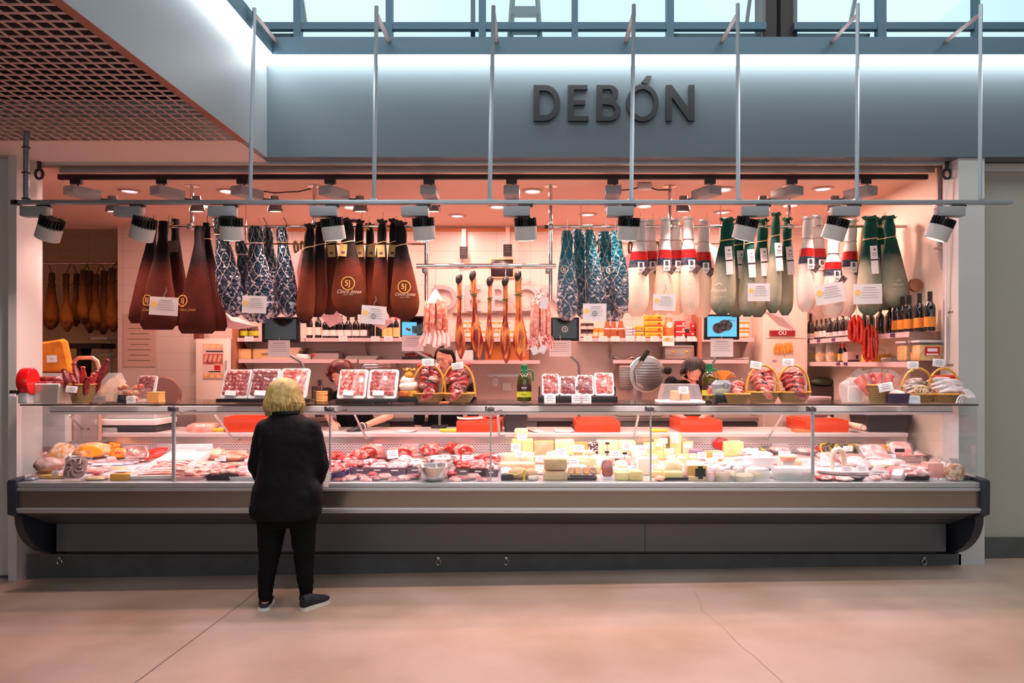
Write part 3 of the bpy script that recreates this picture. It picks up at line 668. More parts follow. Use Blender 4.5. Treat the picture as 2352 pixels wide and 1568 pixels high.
for i, (xt, yt, xb, yb, w) in enumerate(((1302,530,1303,736,50),(1327,527,1346,732,50),(1353,528,1372,722,48),(1388,532,1408,738,60),(1413,530,1432,718,48))):
    h = Ham('netted_ham', 'ham in teal and silver foil under string net, right of centre', xt, yt, xb, yb, w, 6.05 if i % 2 == 0 else 6.2, PS, FOT, d=.062, group='foil hams right of centre', wob=.04)
    h.cord(508, PAPER, 3)
    if i < 1 or i > 2: h.print_ring(xt+(-6 if i < 1 else -12), 620, 9, CREAM, .86)
def white_ham(i, xt, yt, xb, yb, w, Y, m, lb, grp):
    h = Ham('cloth_ham', lb, xt, yt, xb, yb, w, Y, PS, m, d=.06, group=grp, wob=.012)
    h.ring(.2, 'string_tie', mat('grey_string', (176,160,140), .8), .004, 1.05); h.knot(mat('white_cloth', (214,212,214), .8), .016); h.cord(490, None, 5)
    h.band(.31, .40, 'red_collar', mat('red_foil', (190,24,22), .3), 1.05); h.band(.40, .475, 'dark_collar', mat('dark_foil', (40,44,58), .25, col2=(70,76,96), scale=40), 1.05)
    c, ww, d = h.at(.44); py = VY-(c.z-CZ)*F/c.y; px = VX+c.x*F/c.y
    o, q = h.card(px+3, py+9, 15, 24, CARD)
    text('lettering', 'B', .05, INKD, h.root, q+V(0,-.0015,.018)-h.root.location, ext=.0004, off=.002)
    B().box(q+V(0,-.0012,-.02), (.036,.0008,.004)).box(q+V(0,-.0012,-.03), (.03,.0008,.003)).build('print', INK, h.root, world=True)
    h.card(px+15, py+19, 13, 20, mat('dark_tag', (54,46,46), .4, col2=(120,90,80), scale=60), 'swing_tag', roll=.65, off=.008)
for i, a in enumerate(((1471,512,1462,727,54,6.04),(1494,512,1494,724,48,6.19),(1528,508,1523,723,44,6.04),(1552,510,1553,723,46,6.19),(1581,506,1584,723,46,6.04),(1617,513,1612,729,48,6.19))):
    white_ham(i, *a, WHT, 'white cloth ham with red collar and square label, left white group', 'white hams with red collars')
for i, a in enumerate(((1855,506,1851,716,44,6.04),(1877,503,1882,726,50,6.19),(1914,545,1912,730,50,6.04),(1957,512,1944,726,46,6.19))):
    white_ham(i, *a, WHT2, 'white cloth ham with red collar, right group among green hams', 'white hams near the right end')
def green_ham(i, xt, yt, xb, yb, w, Y, lb, logo=None, tagx=0, taglen=64):
    h = Ham('cloth_ham', lb, xt, yt, xb, yb, w, Y, PS if w < 60 else PH, GRN, d=.06, group='green dyed cloth hams', wob=.02)
    h.ring(.19, 'string_tie', ROPE, .005, 1.08, .008); h.knot(mat('green_cloth', (10,74,62), .8), .028); h.cord(488, None, 5)
    if tagx:
        c, ww, d = h.at(.42); px = VX+c.x*F/c.y+tagx; o, q = h.card(px, yt+.42*(yb-yt), 16, taglen, CARD, 'long_label', roll=-.07)
        B().box(q+V(0,-.0014,.0), (S(16,6),.0008,.012), (0,-.07,0)).build('stripe', INKD, h.root, world=True)
        B().box(q+V(0,-.0014,.06), (.036,.0008,.004)).box(q+V(0,-.0014,.05), (.042,.0008,.003)).box(q+V(0,-.0014,.035), (.04,.0008,.003)).box(q+V(0,-.0014,.09), (.02,.0008,.014)).build('print', INK, h.root, world=True)
    if logo:
        x, y, s = logo; h.print_text(x, y, 13*s, 'AltanzA', CREAM, sx=.9); h.print_text(x+2, y+17*s, 4, 'LO · A · DE · SU', CREAM)
        c = P(x, y-11*s, Y)-h.root.location; R = S(8*s, Y); h.decal(flat2d('emblem', [arc(0,0,R,R,10,170,12)+arc(0,0,R*.7,R*.7,170,10,12)], 0, CREAM, h.root, (c.x,0,c.z)))
GL = 'green dyed cloth ham with long white label, '
for i, a in enumerate(((1672,512,1658,722,58,6.04,GL+'arch emblem printed low',(1648,668,.9),4),(1697,524,1690,728,44,6.19,GL+'second of six',None,4),(1722,520,1716,727,40,6.04,GL+'with the widest label',None,2),
        (1753,514,1740,728,44,6.19,GL+'above a paper price sign',None,3),(1783,500,1775,719,36,6.04,GL+'hung highest of six',None,4),(1809,511,1803,724,36,6.19,GL+'last before white hams',None,3),
        (1999,508,1996,724,58,6.04,GL+'behind the right price sign',None,3),(2019,512,2032,712,50,6.19,GL+'squeezed between two others',None,1),(2042,507,2058,708,68,6.05,'green dyed cloth ham at far right, wide, without a label',(2056,655,.6),0))):
    green_ham(i, *a[:7], a[7], a[8])
h = Ham('cloth_ham', 'small beige cloth ham end behind the right white hams', 1978, 520, 1962, 640, 26, 6.31, PS, uvgrad('beige_cloth', [(0,(226,196,160)),(1,(220,186,150))], .7), d=.05); h.cord(500)
# bare legs on the crossbar
def legmat(name, hoof, skin, red, fat, k=.5):
    m = uvgrad(name, [(0,hoof),(.09,skin),(.34,skin),(.45,tuple(v*.8 for v in red)),(1,red)], .35, .7, 30, noise=.1, coat=.35); n = m.node_tree; p = n.nodes['Principled BSDF']; L = n.links.new
    u = n.nodes.new('ShaderNodeTexCoord'); mp = n.nodes.new('ShaderNodeMapping'); mp.inputs['Scale'].default_value = (1,1,.13); L(u.outputs['Object'], mp.inputs[0])
    z = n.nodes.new('ShaderNodeTexNoise'); z.inputs['Scale'].default_value = 24; z.inputs['Detail'].default_value = 5; z.inputs['Distortion'].default_value = .5; L(mp.outputs[0], z.inputs['Vector'])
    r = n.nodes.new('ShaderNodeValToRGB'); r.color_ramp.elements[0].position = k; r.color_ramp.elements[1].position = k+.12; L(z.outputs['Fac'], r.inputs[0])
    mx = n.nodes.new('ShaderNodeMix'); mx.data_type = 'RGBA'; src = p.inputs['Base Color'].links[0].from_socket; L(r.outputs[0], mx.inputs['Factor']); L(src, mx.inputs['A']); mx.inputs['B'].default_value = lin(fat)+(1,); L(mx.outputs['Result'], p.inputs['Base Color']); return m
LEG = legmat('cured_leg', (40,24,18), (150,50,20), (150,26,18), (232,150,84), .47); LEGO = legmat('cured_leg_orange', (90,46,20), (220,104,20), (186,40,24), (240,160,80), .43)
PL = [(0,.42,.5),(.05,.50,.55),(.1,.42,.5),(.16,.46,.55),(.22,.40,.5),(.36,.44,.5),(.44,.40,.5),(.54,.60,.7),(.66,.84,1,.05),(.8,1,1,.12),(.92,.7,.7,.2),(1,.2,.2,.22)]
for i, (xt, yt, xb, yb, w, m, lb) in enumerate(((1055,640,1056,824,23,LEG,'bare cured ham leg, leftmost on the crossbar'),(1086,632,1097,826,29,LEG,'bare cured ham leg with rope loop, second on the crossbar'),(1126,645,1122,824,20,LEG,'thin dark cured leg in the middle of the crossbar'),
        (1161,645,1160,834,25,LEG,'bare cured leg in front of the framed black panel'),(1190,632,1194,828,33,LEGO,'bright orange cured leg, rightmost and thickest on the crossbar'))):
    h = Ham('cured_ham', lb, xt, yt, xb, yb, w, 6.02, PL, m, d=.045, group='bare legs on the crossbar', part='meat', wob=.06)
    h.ring(.22, 'rope', mat('olive_rope', (110,96,50), .8), .007, 1.12, .006); h.ring(.235, 'rope', mat('olive_rope', (110,96,50)), .006, 1.1, -.006)
    c, ww, d = h.at(.03); B().ell(c+V(-.006,-.01,.012), (.028,.034,.045)).ell(c+V(.012,-.012,.03), (.018,.022,.035)).build('hoof', mat('hoof', (48,36,30), .5), h.root, world=True)
    B().tube([c+V(0,0,.03), V(c.x+.002,6.06,Zp(611,6.06)-.018)], .003, 5).build('hook_wire', STEEL, h.root, world=True)
# hams in the back room
HB = 8.75; zr = Zp(604, HB)
r = one(B().tube([(X(40,HB),HB,zr),(X(268,HB),HB,zr)], .018, 10), 'chrome_rail', CHROME, 'chrome rail of hams in the dim room at the left', 'rail')
BACKH = uvgrad('cured_leg_back', [(0,(70,46,30)),(.2,(96,60,32)),(.4,(150,92,40)),(.75,(190,120,48)),(.9,(110,64,34)),(1,(50,34,26))], .45, .4, 30, noise=.15)
for i, (xt, xb, yt, yb, w, lb) in enumerate(((119,117,626,757,34,'leftmost, with orange flank'),(152,152,628,762,28,'with a blue tip at its foot'),(176,172,628,750,24,'third along the dim rail'),(192,190,620,745,26,'dark one under a bow of rope'),(206,203,622,765,30,'fifth along the dim rail'),(222,218,630,758,26,'sixth along the dim rail'),(240,234,622,768,32,'second from the doorway edge'),(258,257,616,762,32,'nearest the doorway edge'))):
    h = Ham('cured_ham', 'cured ham in the dim back room, '+lb, xt, yt, xb, yb, w, HB-.09 if i % 2 else HB+.08, PL if i else PH, BACKH, d=.07, group='hams in the back room', part='meat', wob=.05)
    c, ww, d = h.at(.0); B().tube([c, V(c.x,HB,zr+.008)], .006, 5).build('cord', DROPE, h.root, world=True); h.ring(.2, 'rope', DROPE, .008, 1.15)
# ================================================================ PAPER SIGNS AND SHEETS
def printed(parent, w, h, n=4, m=INK, y=-.0018, top=.32, step=None, lw=.72, head=True, left=0):
    """lines of small print on a card that faces the viewer, centred on its parent"""
    b = B(); step = step or h*.62/max(n,1)
    for i in range(n):
        q = lw*(1 if i % 2 == 0 else .82)*(1 if i or not head else .7)
        b.box((left*w, y, h*top-i*step), (w*q, .0006, max(h*.014, .0018)*(1.7 if head and i == 0 else 1)))
    return b.build('print', m, parent)
def sign(name, label, x, y, w, h, Y, lines=4, roll=0, lean=0, patch=False, group=None, hook=True, emblem=False, m=CARD, cat_='sign', yaw=0):
    c = P(x, y, Y); W_, H_ = S(w, Y), S(h, Y); r = T(name, label, cat_, c, group=group, rot=(lean, roll, yaw))
    B().box((0,0,0), (W_,.002,H_)).build('card', m, r)
    if lines: printed(r, W_, H_, lines, left=.07 if patch else 0, lw=.6 if patch else .76)
    if patch: B().lathe([(W_*.11,-.0012),(W_*.11,.0)], n=14).xform(Matrix.Translation((-W_*.34,-.0022,H_*.08)) @ Matrix.Rotation(PI/2,4,'X')).build('yellow_dot', YEL, r)
    if emblem: flat2d('emblem', [circ(H_*.14), circ(H_*.11)], .0004, INK, r, (0,-.0018,-H_*.08)); text('lettering', '5J', H_*.16, INK, r, (0,-.0018,-H_*.08))
    if hook: B().tube([(0,.002,H_/2-.01),(-.004,.004,H_/2+.02),(.012,.004,H_/2+.05),(.004,.01,H_/2+.085)], .0022, 5).build('wire_hook', STEEL, r)
    return r
SG = 'price signs hung on the hams'
for x, y, w, h, rl, em, lb in ((376,703,66,42,.06,0,'white price sign hung on the brown ham bags at left'),(584,699,56,40,.03,0,'white price sign hung on the blue foil hams'),(858,723,57,42,.08,1,'white price sign with round emblem below the brown hams'),
        (1366,717,54,40,.0,1,'white price sign hung on the teal foil hams'),(1526,694,52,38,.02,0,'white price sign hung on the six white hams'),(1743,671,51,41,0,0,'white price sign hung on the six green hams'),
        (1906,674,68,46,-.16,0,'large tilted price sign on the right white hams'),(1993,675,66,46,-.02,0,'white price sign on the rightmost green hams')):
    sign('price_sign', lb, x, y, w, h, 5.955, 5, rl, 0, True, SG, emblem=bool(em))
def drape(label, pts, Y, m=None, thick=.004, name='paper_sheet'):
    """a sheet of loose paper, gently cupped"""
    pts = [P(x, y, Y) for x, y in pts]; c = sum(pts, V(0,0,0))/len(pts); b = B(); n = len(pts)
    f = [b.bm.verts.new(p) for p in pts]; cc = b.bm.verts.new(c+V(0,-.05,0))
    for i in range(n): b._f((f[i], f[(i+1)%n], cc))
    g = [b.bm.verts.new(p+V(0,thick,0)) for p in pts]; c2 = b.bm.verts.new(c+V(0,-.05+thick,0))
    for i in range(n): b._f((g[(i+1)%n], g[i], c2)); b._f((f[(i+1)%n], f[i], g[i], g[(i+1)%n]))
    tp = max(pts, key=lambda p: p.z); ry = HY if Y < 6.48 else 6.95
    b.tube([tp, tp.lerp(V(tp.x,ry,HZ if ry == HY else Zp(560,6.95)),.5)+V(0,.0,-.01), V(tp.x,ry,HZ if ry == HY else Zp(560,6.95))], .0025, 4)
    return one(b, name, m or mat('pink_paper', (244,206,204), .6), label, 'paper', base=V(c.x, c.y, max(p.z for p in pts)))
drape('pink paper cone hung between foil hams and brown hams', ((665,592),(692,572),(708,640),(690,690),(672,640)), 6.6)
drape('pink paper under the leftmost foil hams', ((500,700),(545,728),(590,750),(545,756),(508,752)), 6.36)
drape('pink paper corner below the slim brown hams', ((735,700),(768,705),(790,735),(757,752),(738,728)), 6.4)
drape('pink paper sheet behind the emblem price sign', ((815,712),(850,715),(905,735),(880,758),(850,742)), 6.42)
drape('pink paper beside the first white ham', ((1430,590),(1458,578),(1468,620),(1450,680),(1436,640)), 6.42)
drape('printed pink paper bag behind the first green ham', ((1618,548),(1652,575),(1646,632),(1622,628)), 6.5)
drape('pink paper cone below the last six green hams', ((1755,715),(1800,700),(1828,760),(1790,748)), 6.45)
drape('pale crumpled plastic below the right white hams', ((1868,690),(1952,690),(1946,722),(1900,732),(1872,716)), 6.4, mat('pale_plastic', (244,214,196), .4))
# ================================================================ SAUSAGE BUNDLES
def sausage_bundle(label, x, ytop, y0, y1, ybot, wpx, m, tailm, n, net=False):
    Y = 6.02; c = P(x, ytop, Y); r = T('sausage_bundle', label, 'sausages', c, group='cured sausage bundles on the crossbar')
    B().tube([(0,0,0), (0,.04,Zp(611,6.06)-c.z-.018)], .003, 5).build('hook_wire', STEEL, r)
    w = S(wpx, Y)/2; z0, z1, z2 = Zp(y0,Y)-c.z, Zp(y1,Y)-c.z, Zp(ybot,Y)-c.z
    B().loft([[V(rr*math.cos(a), rr*.7*math.sin(a), z) for a in [k*2*PI/12 for k in range(12)]] for rr, z in ((.006,0),(.03,z0*.35),(w*.5,z0*.8),(w*.72,z0-.03))]).build('top_netting', tailm, r)
    for i in range(n):
        a = 2*PI*i/n+.3; q = V(w*.74*math.cos(a), w*.5*math.sin(a), 0); k = random.uniform(-.02,.02); rr = .023
        pts = [q*.72+V(0,0,z0+k), q*.85+V(0,0,z0-.02+k), q+V(.004,0,(z0+z1)/2+k), q*1.08+V(0,0,z1+.02+k), q*1.08+V(0,0,z1+k)]
        B().tube(pts, [.008,rr,rr*1.05,rr,.009], 10).build('sausage', m, r)
    b = B()
    for i in range(16):
        a = 2*PI*i/16; q = V(w*.8*math.cos(a), w*.55*math.sin(a), z1+.02); e = V(w*random.uniform(.9,1.5)*math.cos(a), w*.8*math.sin(a), z2+random.uniform(-.01,.04))
        b.tube([q, q.lerp(e,.5)+V(.01,0,.01), e], [.008,.014,.016], 5, flat=.35)
    b.build('paper_tails', tailm, r)
    return r
FUET = mat('fuet', (226,110,84), .5, col2=(246,196,172), scale=26, lo=.4, hi=.62)
r = sausage_bundle('bundle of thin cured sausages with white paper tails, left of legs', 1000, 664, 690, 764, 796, 60, FUET, mat('pale_net', (244,214,206), .6), 9)
r2 = sausage_bundle('bundle of pale cured sausages with red and white twine, right of legs', 1241, 664, 688, 770, 806, 50, mat('fuet_pale', (240,186,172), .55, col2=(224,130,112), scale=30), mat('twine_mix', (240,190,184), .7, col2=(196,44,44), scale=60, lo=.5, hi=.56), 8)
B().box((.03,-.09,-.13), (.07,.002,.1), (0,.12,0)).build('label_tag', CARD, r2); B().box((.02,-.1,-.53), (.06,.002,.07), (0,.5,0)).build('label_tag', CARD, r2); B().box((-.05,-.09,-.54), (.06,.002,.07), (0,-.4,0)).build('label_tag', CARD, r2)
CHO = mat('chorizo', (190,24,14), .3, col2=(214,60,30), scale=40, coat=.4)
for x, yt, yb, n, lb in ((1967,718,790,6,'bunch of red chorizo loops hanging before the wine shelf'),(1997,740,832,5,'slimmer longer bunch of red chorizo beside the first bunch')):
    c = P(x, yt, 6.14); r = T('chorizo_bunch', lb, 'chorizo', c, group='red chorizo bunches')
    B().tube([(0,0,-.02),(0,.01,.3),(0,.02,HZ-c.z)], .003, 5).build('string', ROPE, r); L_ = c.z-Zp(yb,6.14)
    for i in range(n):
        u = (i-(n-1)/2)*.022; z1 = -L_*random.uniform(.86,1); s = .03; k = (i % 3-1)*.03
        B().tube([V(u*.4,k*.5,-.02), V(u-s*.5,k,-.08), V(u-s*.8,k,z1*.55), V(u-s*.6,k,z1+.03), V(u,k,z1), V(u+s*.6,k,z1+.03), V(u+s*.8,k,z1*.55), V(u+s*.5,k,-.08), V(u*.5,k*.5,-.02)], [.004,.012,.015,.016,.012,.016,.015,.012,.004], 8).build('sausage_loop', CHO, r)
# ================================================================ DISPLAY COUNTER
XL, XR = -3.755, 3.25
DK0, DZ0, DSL = 5.03, .815, .09
def dz(Y): return DZ0+(Y-DK0)*DSL
def dk(x, y):
    """point on the display deck seen at pixel (x, y)"""
    Y = 5.3
    for _ in range(14): Y = (CZ-dz(Y))*F/(y-VY)
    Y = min(max(Y, 5.04), 5.93); return V((x-VX)*Y/F, Y, dz(Y))
struct('trim_11', B().bb((-3.95,5.32,-.1), (3.33,6.1,.197)), DPAINT)
for x in (138, 1007, 1163, 2122):
    p = P(x, 1290, 5.315); one(B().tube([p+V(.018*math.sin(a), -.006, .022*math.cos(a)) for a in [i*PI/6 for i in range(12)]], .004, 5, closed=True).box(p+V(0,-.002,.03), (.02,.012,.02)), 'wall_ring', STEEL, 'small steel ring fixed to the grey plinth below the counter', 'ring', 'rings on the plinth')
C = T('display_counter', 'long refrigerated meat and cheese counter with sloping deck and glass front', 'display counter', (-.25,5.45,.197))
def cp(name, b, m, label=None, smooth=True): return b.build(name, m, C, world=True, label=label, smooth=smooth)
cp('front_rail', B().bb((XL,4.952,.783), (XR,5.05,.817), .004), ALU); cp('front_rail', B().bb((XL,4.945,.757), (XR,5.04,.780), .004), ALU)
cp('bumper_band', B().bb((XL,4.962,.634), (XR,5.03,.757)), STEELD)
cp('lower_lip', B().bb((XL,4.937,.612), (XR,5.03,.634), .005).bb((XL,4.945,.597), (XR,5.03,.612), .004), ALU)
cp('underside', B().loft([[V(x,4.96,.6),V(x,5.3,.437),V(x,5.34,.437),V(x,5.04,.6)] for x in (XL,XR)]), mat('underside_grey', (84,84,86), .45))
PANEL = mat('panel_grey', (92,96,100), .35, .2)
for x0, x1 in ((XL+.05,X(1482,5.3)-.002),(X(1482,5.3)+.002,XR-.05)): cp('lower_panel', B().bb((x0,5.3,.222), (x1,5.34,.436)), PANEL)
cp('base_frame', B().bb((XL+.1,5.34,.197), (XR-.1,6.35,.6)), BLACK)
for x0 in (XL-.05, XR-.015):
    pr = [(4.93,.82),(4.94,.838),(5.02,.845),(6.0,.845),(6.0,.2),(5.36,.2)]+[(5.36-.36*math.sin(a)**1.4, .2+.36*(1-math.cos(a))) for a in [i*PI/2/10 for i in range(1,11)]]+[(4.935,.59)]
    b = B(); n = len(pr); fa = [b.bm.verts.new((x0,y,z)) for y, z in pr]; fb = [b.bm.verts.new((x0+.062,y,z)) for y, z in pr]
    b._f(fa); b._f(list(reversed(fb)))
    for i in range(n): b._f((fa[i], fa[(i+1)%n], fb[(i+1)%n], fb[i]))
    cp('end_cap', b, NAVY)
WHITEST = mat('white_steel', (198,186,186), .35, .1)
cp('deck', B().loft([[V(x,5.01,.79),V(x,5.03,dz(5.03)),V(x,5.95,dz(5.95)),V(x,5.97,.85),V(x,5.5,.7)] for x in (XL,XR)]), WHITEST)
cp('perforated_back', B().bb((XL,5.95,.87), (XR,5.956,.985)), perforated('perforated_steel')); cp('back_panel', B().bb((XL,5.944,.985), (XR,5.97,1.041)), STEEL)
for x in range(-3, 4): cp('panel_joint', B().bb((x*1.07-.07,5.938,.88), (x*1.07+.07,5.95,.985)), WHITEST)
cp('rear_ledge', B().bb((X(235,5.93),5.925,1.043), (XR,6.48,1.079), .004), mat('ledge_steel', (216,206,204), .3, .3))
for x0 in (XL, XR-.012): cp('side_panel', B().bb((x0,5.02,.80), (x0+.012,6.0,.86)), WHITEST); cp('side_glass', B().bb((x0+.002,5.01,.86), (x0+.010,5.95,1.372)), GLASS)
DIV = [37,397,757,1127,1495,1868,2247]; DX = [XL]+[X(x,5.0) for x in DIV[1:-1]]+[XR]
for i in range(6):
    cp('front_glass', B().bb((DX[i]+.003,4.996,.817), (DX[i+1]-.003,5.004,1.372)), GLASS, smooth=False)
    cp('top_glass', B().bb((DX[i]+.003,4.99,1.374), (DX[i+1]-.003,5.62,1.384)), GLASS, smooth=False)
    cp('edge_seal', B().bb((DX[i],4.986,1.3735), (DX[i+1],4.991,1.3845)), mat('dark_seal', (40,34,36), .4))
for i in range(1, 6):
    x = DX[i]; w = .011 if i in (1,5) else .006
    cp('glass_post', B().bb((x-w,5.005,.817), (x+w,5.02,1.37)), ALU)
    cp('glass_clamp', B().box((x,5.02,1.345), (.05,.04,.03), bev=.006).tube([(x,5.03,1.34),(x+.03,5.06,1.32),(x+.07,5.2,1.325)], .007, 6).box((x-.035,5.02,1.35),(.012,.03,.035)), mat('clamp_steel', (120,116,116), .3, .7))
cp('canopy', B().loft([[V(x,5.26,1.352),V(x,5.26,1.312),V(x,5.27,1.287),V(x,5.40,1.287),V(x,5.42,1.352)] for x in (XL+.02,XR-.02)]), mat('canopy_alu', (236,230,230), .35, .0), smooth=False)
cp('canopy_groove', B().bb((XL+.03,5.256,1.308), (XR-.03,5.262,1.313)), mat('groove_dark', (110,104,106), .5))
cp('light_tube', B().bb((XL+.1,5.30,1.2852), (XR-.1,5.36,1.288)), mat('tube_glow', (255,236,240), .4, emit=((255,226,232), 5)))
for i in range(6):
    l = lamp('lamp_light', 'AREA', ((DX[i]+DX[i+1])/2, 5.32, 1.280), 4.4, (1,.76,.82), 1.05, size_y=.05, parent=C, aim=((DX[i]+DX[i+1])/2, 5.40, .5))
for x0, y0, x1, y1 in ((495,953,536,1009),(815,953,842,1008),(1466,955,1456,1003),(1797,953,1763,1008),(160,953,190,985),(1143,953,1147,1000)):
    cp('strut', B().tube([P(x0,y0,5.42), P(x1,y1,5.92)], .009, 6), ALU); q = P(x1,y1,5.92); cp('strut_foot', B().box(q+V(.02,0,0), (.06,.03,.012)), STEEL)
# ================================================================ ON THE REAR LEDGE
LZ = 1.079
def box_open(r, w, d, h, m, t=.012, flare=1.08, name='body', depth=.02):
    b = B(); w0, d0 = w/2, d/2; w1, d1 = w0*flare, d0*flare
    def ring(a, c, z, rr=.012): return [V(sx*a-sx*(rr if k else 0), sy*c-sy*(0 if k else rr), z) for sx, sy, ks in ((1,1,(0,1)),(-1,1,(1,0)),(-1,-1,(0,1)),(1,-1,(1,0))) for k in ks]
    b.loft([ring(w0,d0,0), ring(w1,d1,h), ring(w1-t,d1-t,h), ring(w1-t-.004,d1-t-.004,h-depth)])
    return b.build(name, m, r)
for i, (x0, x1, yt, yb, lb) in enumerate(((513,640,958,993,'red plastic block on the ledge, half hidden by the customer'),(1048,1150,967,993,'red block carrying a paper and sliced meat'),(1323,1425,967,992,'red block with nothing on top, right of the black tub'),(1562,1660,966,993,'red block under the hands of the bent assistant'),(1851,1950,966,993,'red block near the right end of the ledge, plate on top'))):
    Y = 5.97; w = S(x1-x0, Y); h = S(yb-yt, Y); r = T('red_block', lb, 'tray', (X((x0+x1)/2,Y), Y+.24, LZ), group='red blocks on the rear ledge')
    b = B().box((0,0,h/2), (w,.48,h), bev=.008); b.build('body', REDP, r)
    B().box((0,0,h+.004), (w*.86,.40,.008), bev=.003).build('cutting_top', mat('red_top', (200,56,14), .4), r)
RB = S(26, 5.97)+LZ+.009
def slab(name, label, cat_, x, Y, z, w, d, h, m, rz=0, group=None, n=3, bumpy=.3):
    """small soft slab with an uneven edge lying flat"""
    b = B(); rings = []
    for k, (f, zz) in enumerate(((.92,0),(1,.35),(.97,.75),(.8,1))):
        rings.append([V(w/2*f*(1+bumpy*.25*math.sin(3*a+k+x))*math.cos(a), d/2*f*(1+bumpy*.25*math.cos(2*a+x))*math.sin(a), h*zz) for a in [i*2*PI/18 for i in range(18)]])
    b.loft(rings); o = b.build(name, m); o.location = (x, Y, z); o.rotation_euler = (0,0,rz); return tag(o, label, cat_, group)
def sheet(label, x0, x1, Y0, Y1, z, rz=0, name='paper_sheet', m=None, lift=.012):
    b = B(); n = 5; rows = [[V(lerp(-1,1,i/n)*(x1-x0)/2, lerp(-1,1,j/n)*(Y1-Y0)/2, .002+lift*(abs(i/n-.5)*2)**2*(1 if j % 2 else .6)) for i in range(n+1)] for j in range(n+1)]
    g = [[b.bm.verts.new(p) for p in r] for r in rows]; k = [[b.bm.verts.new(p-V(0,0,.0018)) for p in r] for r in rows]
    for j in range(n):
        for i in range(n): b._f((g[j][i],g[j][i+1],g[j+1][i+1],g[j+1][i])); b._f((k[j][i],k[j+1][i],k[j+1][i+1],k[j][i+1]))
    o = b.build(name, m or mat('pink_paper', (244,206,204), .6)); o.location = ((x0+x1)/2,(Y0+Y1)/2,z); o.rotation_euler = (0,0,rz); return tag(o, label, 'paper')
MEAT = mat('red_meat', (164,18,18), .32, col2=(216,92,78), scale=26, lo=.48, hi=.72, coat=.3, bump=.5, bscale=50)
MEATD = mat('dark_cured_meat', (104,12,14), .35, col2=(170,50,44), scale=26, lo=.5, hi=.75, coat=.3, bump=.5, bscale=50)
PINKM = mat('pale_pink_meat', (216,96,88), .38, col2=(238,168,152), scale=18, lo=.42, hi=.65, coat=.2, bump=.4, bscale=40)
CHICK = mat('raw_chicken', (230,136,116), .35, col2=(244,206,190), scale=9, lo=.35, hi=.7, coat=.3)
FAT = mat('meat_fat', (244,214,196), .4)
sheet('white paper on the second red block', X(1050,6.1), X(1108,6.1), 6.0, 6.2, RB, .15)
slab('meat_slices', 'small heap of red sliced meat on the second red block', 'meat', X(1130,6.15), 6.14, RB, .12, .1, .022, MEAT)
slab('meat_slices', 'brown piece of cured meat on the rightmost red block', 'meat', X(1885,6.2), 6.2, RB+.008, .12, .1, .025, MEATD)
t = one(B().lathe([(.06,0),(.085,.004),(.09,.008),(.06,.006)], n=24), 'plate', CARD, 'white plate on the rightmost red block', 'plate'); t.location = (X(1885,6.2), 6.2, RB)
def tub(label, x, Y, z, w, d, h, m, group=None, flare=1.15, handle=False, name='black_tub'):
    r = T(name, label, 'tub', (x, Y, z), group=group); box_open(r, w, d, h, m, flare=flare, name='body', depth=h*.7)
    if handle: B().box((0,-d/2*flare*.97,h*.72), (w*.34,.006,h*.14), bev=.002).build('handle_slot', CARD, r)
    B().box((0,0,h-.004), (w*flare+.012,d*flare+.012,.006), bev=.002).build('rim', m, r) if False else None
    return r
TUBB = mat('tub_black', (44,40,46), .35)
tub('black plastic tub beside the second red block', X(1185,6.1), 6.12, LZ, .19, .26, .14, TUBB); tub('large black plastic tub at the right end of the ledge', X(2026,6.1), 6.14, LZ, .36, .3, .15, TUBB)
r = T('paper_bundle', 'white paper sheets standing in the large black tub', 'paper', (X(2026,6.1), 6.14, LZ+.05))
for i in range(4): B().box((-.11+i*.075, .02*i-.03, .12), (.13,.004,.22), (.15,.1*(i-1.5),.1*i)).build('sheet', PAPER, r)
sheet('pink paper lying on the ledge near the gloved hand', X(915,6), X(955,6), 5.96, 6.12, LZ, -.1); sheet('white paper sheet on the ledge right of the black tub', X(1216,6), X(1242,6), 5.95, 6.15, LZ, .35); sheet('pink paper by the third red block', X(1275,6), X(1318,6), 5.95, 6.25, LZ, 0)
for x, lb, dy in ((1030,'knife with yellow handle beside the second red block',0),(1514,'knife with yellow handle left of the fourth red block',.0),(506,'knife with yellow handle at the left red block',.03)):
    r = T('knife', lb, 'knife', (X(x,5.96), 5.965+dy, LZ), group='yellow-handled knives')
    B().tube([(-.075,0,.018),(-.05,0,.019),(.0,0,.017),(.07,0,.018)], [.012,.015,.013,.015], 8).build('handle', mat('yellow_handle', (240,196,30), .35), r); B().box((.01,.1,.004), (.12,.03,.003)).build('blade', STEEL, r)
one(B().box((0,0,.012), (.13,.1,.024), bev=.003), 'orange_sponge', mat('orange_pad', (226,120,60), .6), 'orange pad on the ledge under the fourth knife', 'pad').location = (X(1838,6), 5.99, LZ)
one(B().tube([(0,0,0),(.0,.3,0)], .028, 14, cap=False).tube([(0,.001,0),(0,.29,0)], .022, 14), 'paper_tube', mat('tube_card', (226,190,166), .7), 'cardboard tube end beside the rightmost red block', 'tube').location = (X(1960,6), 5.96, LZ+.028)
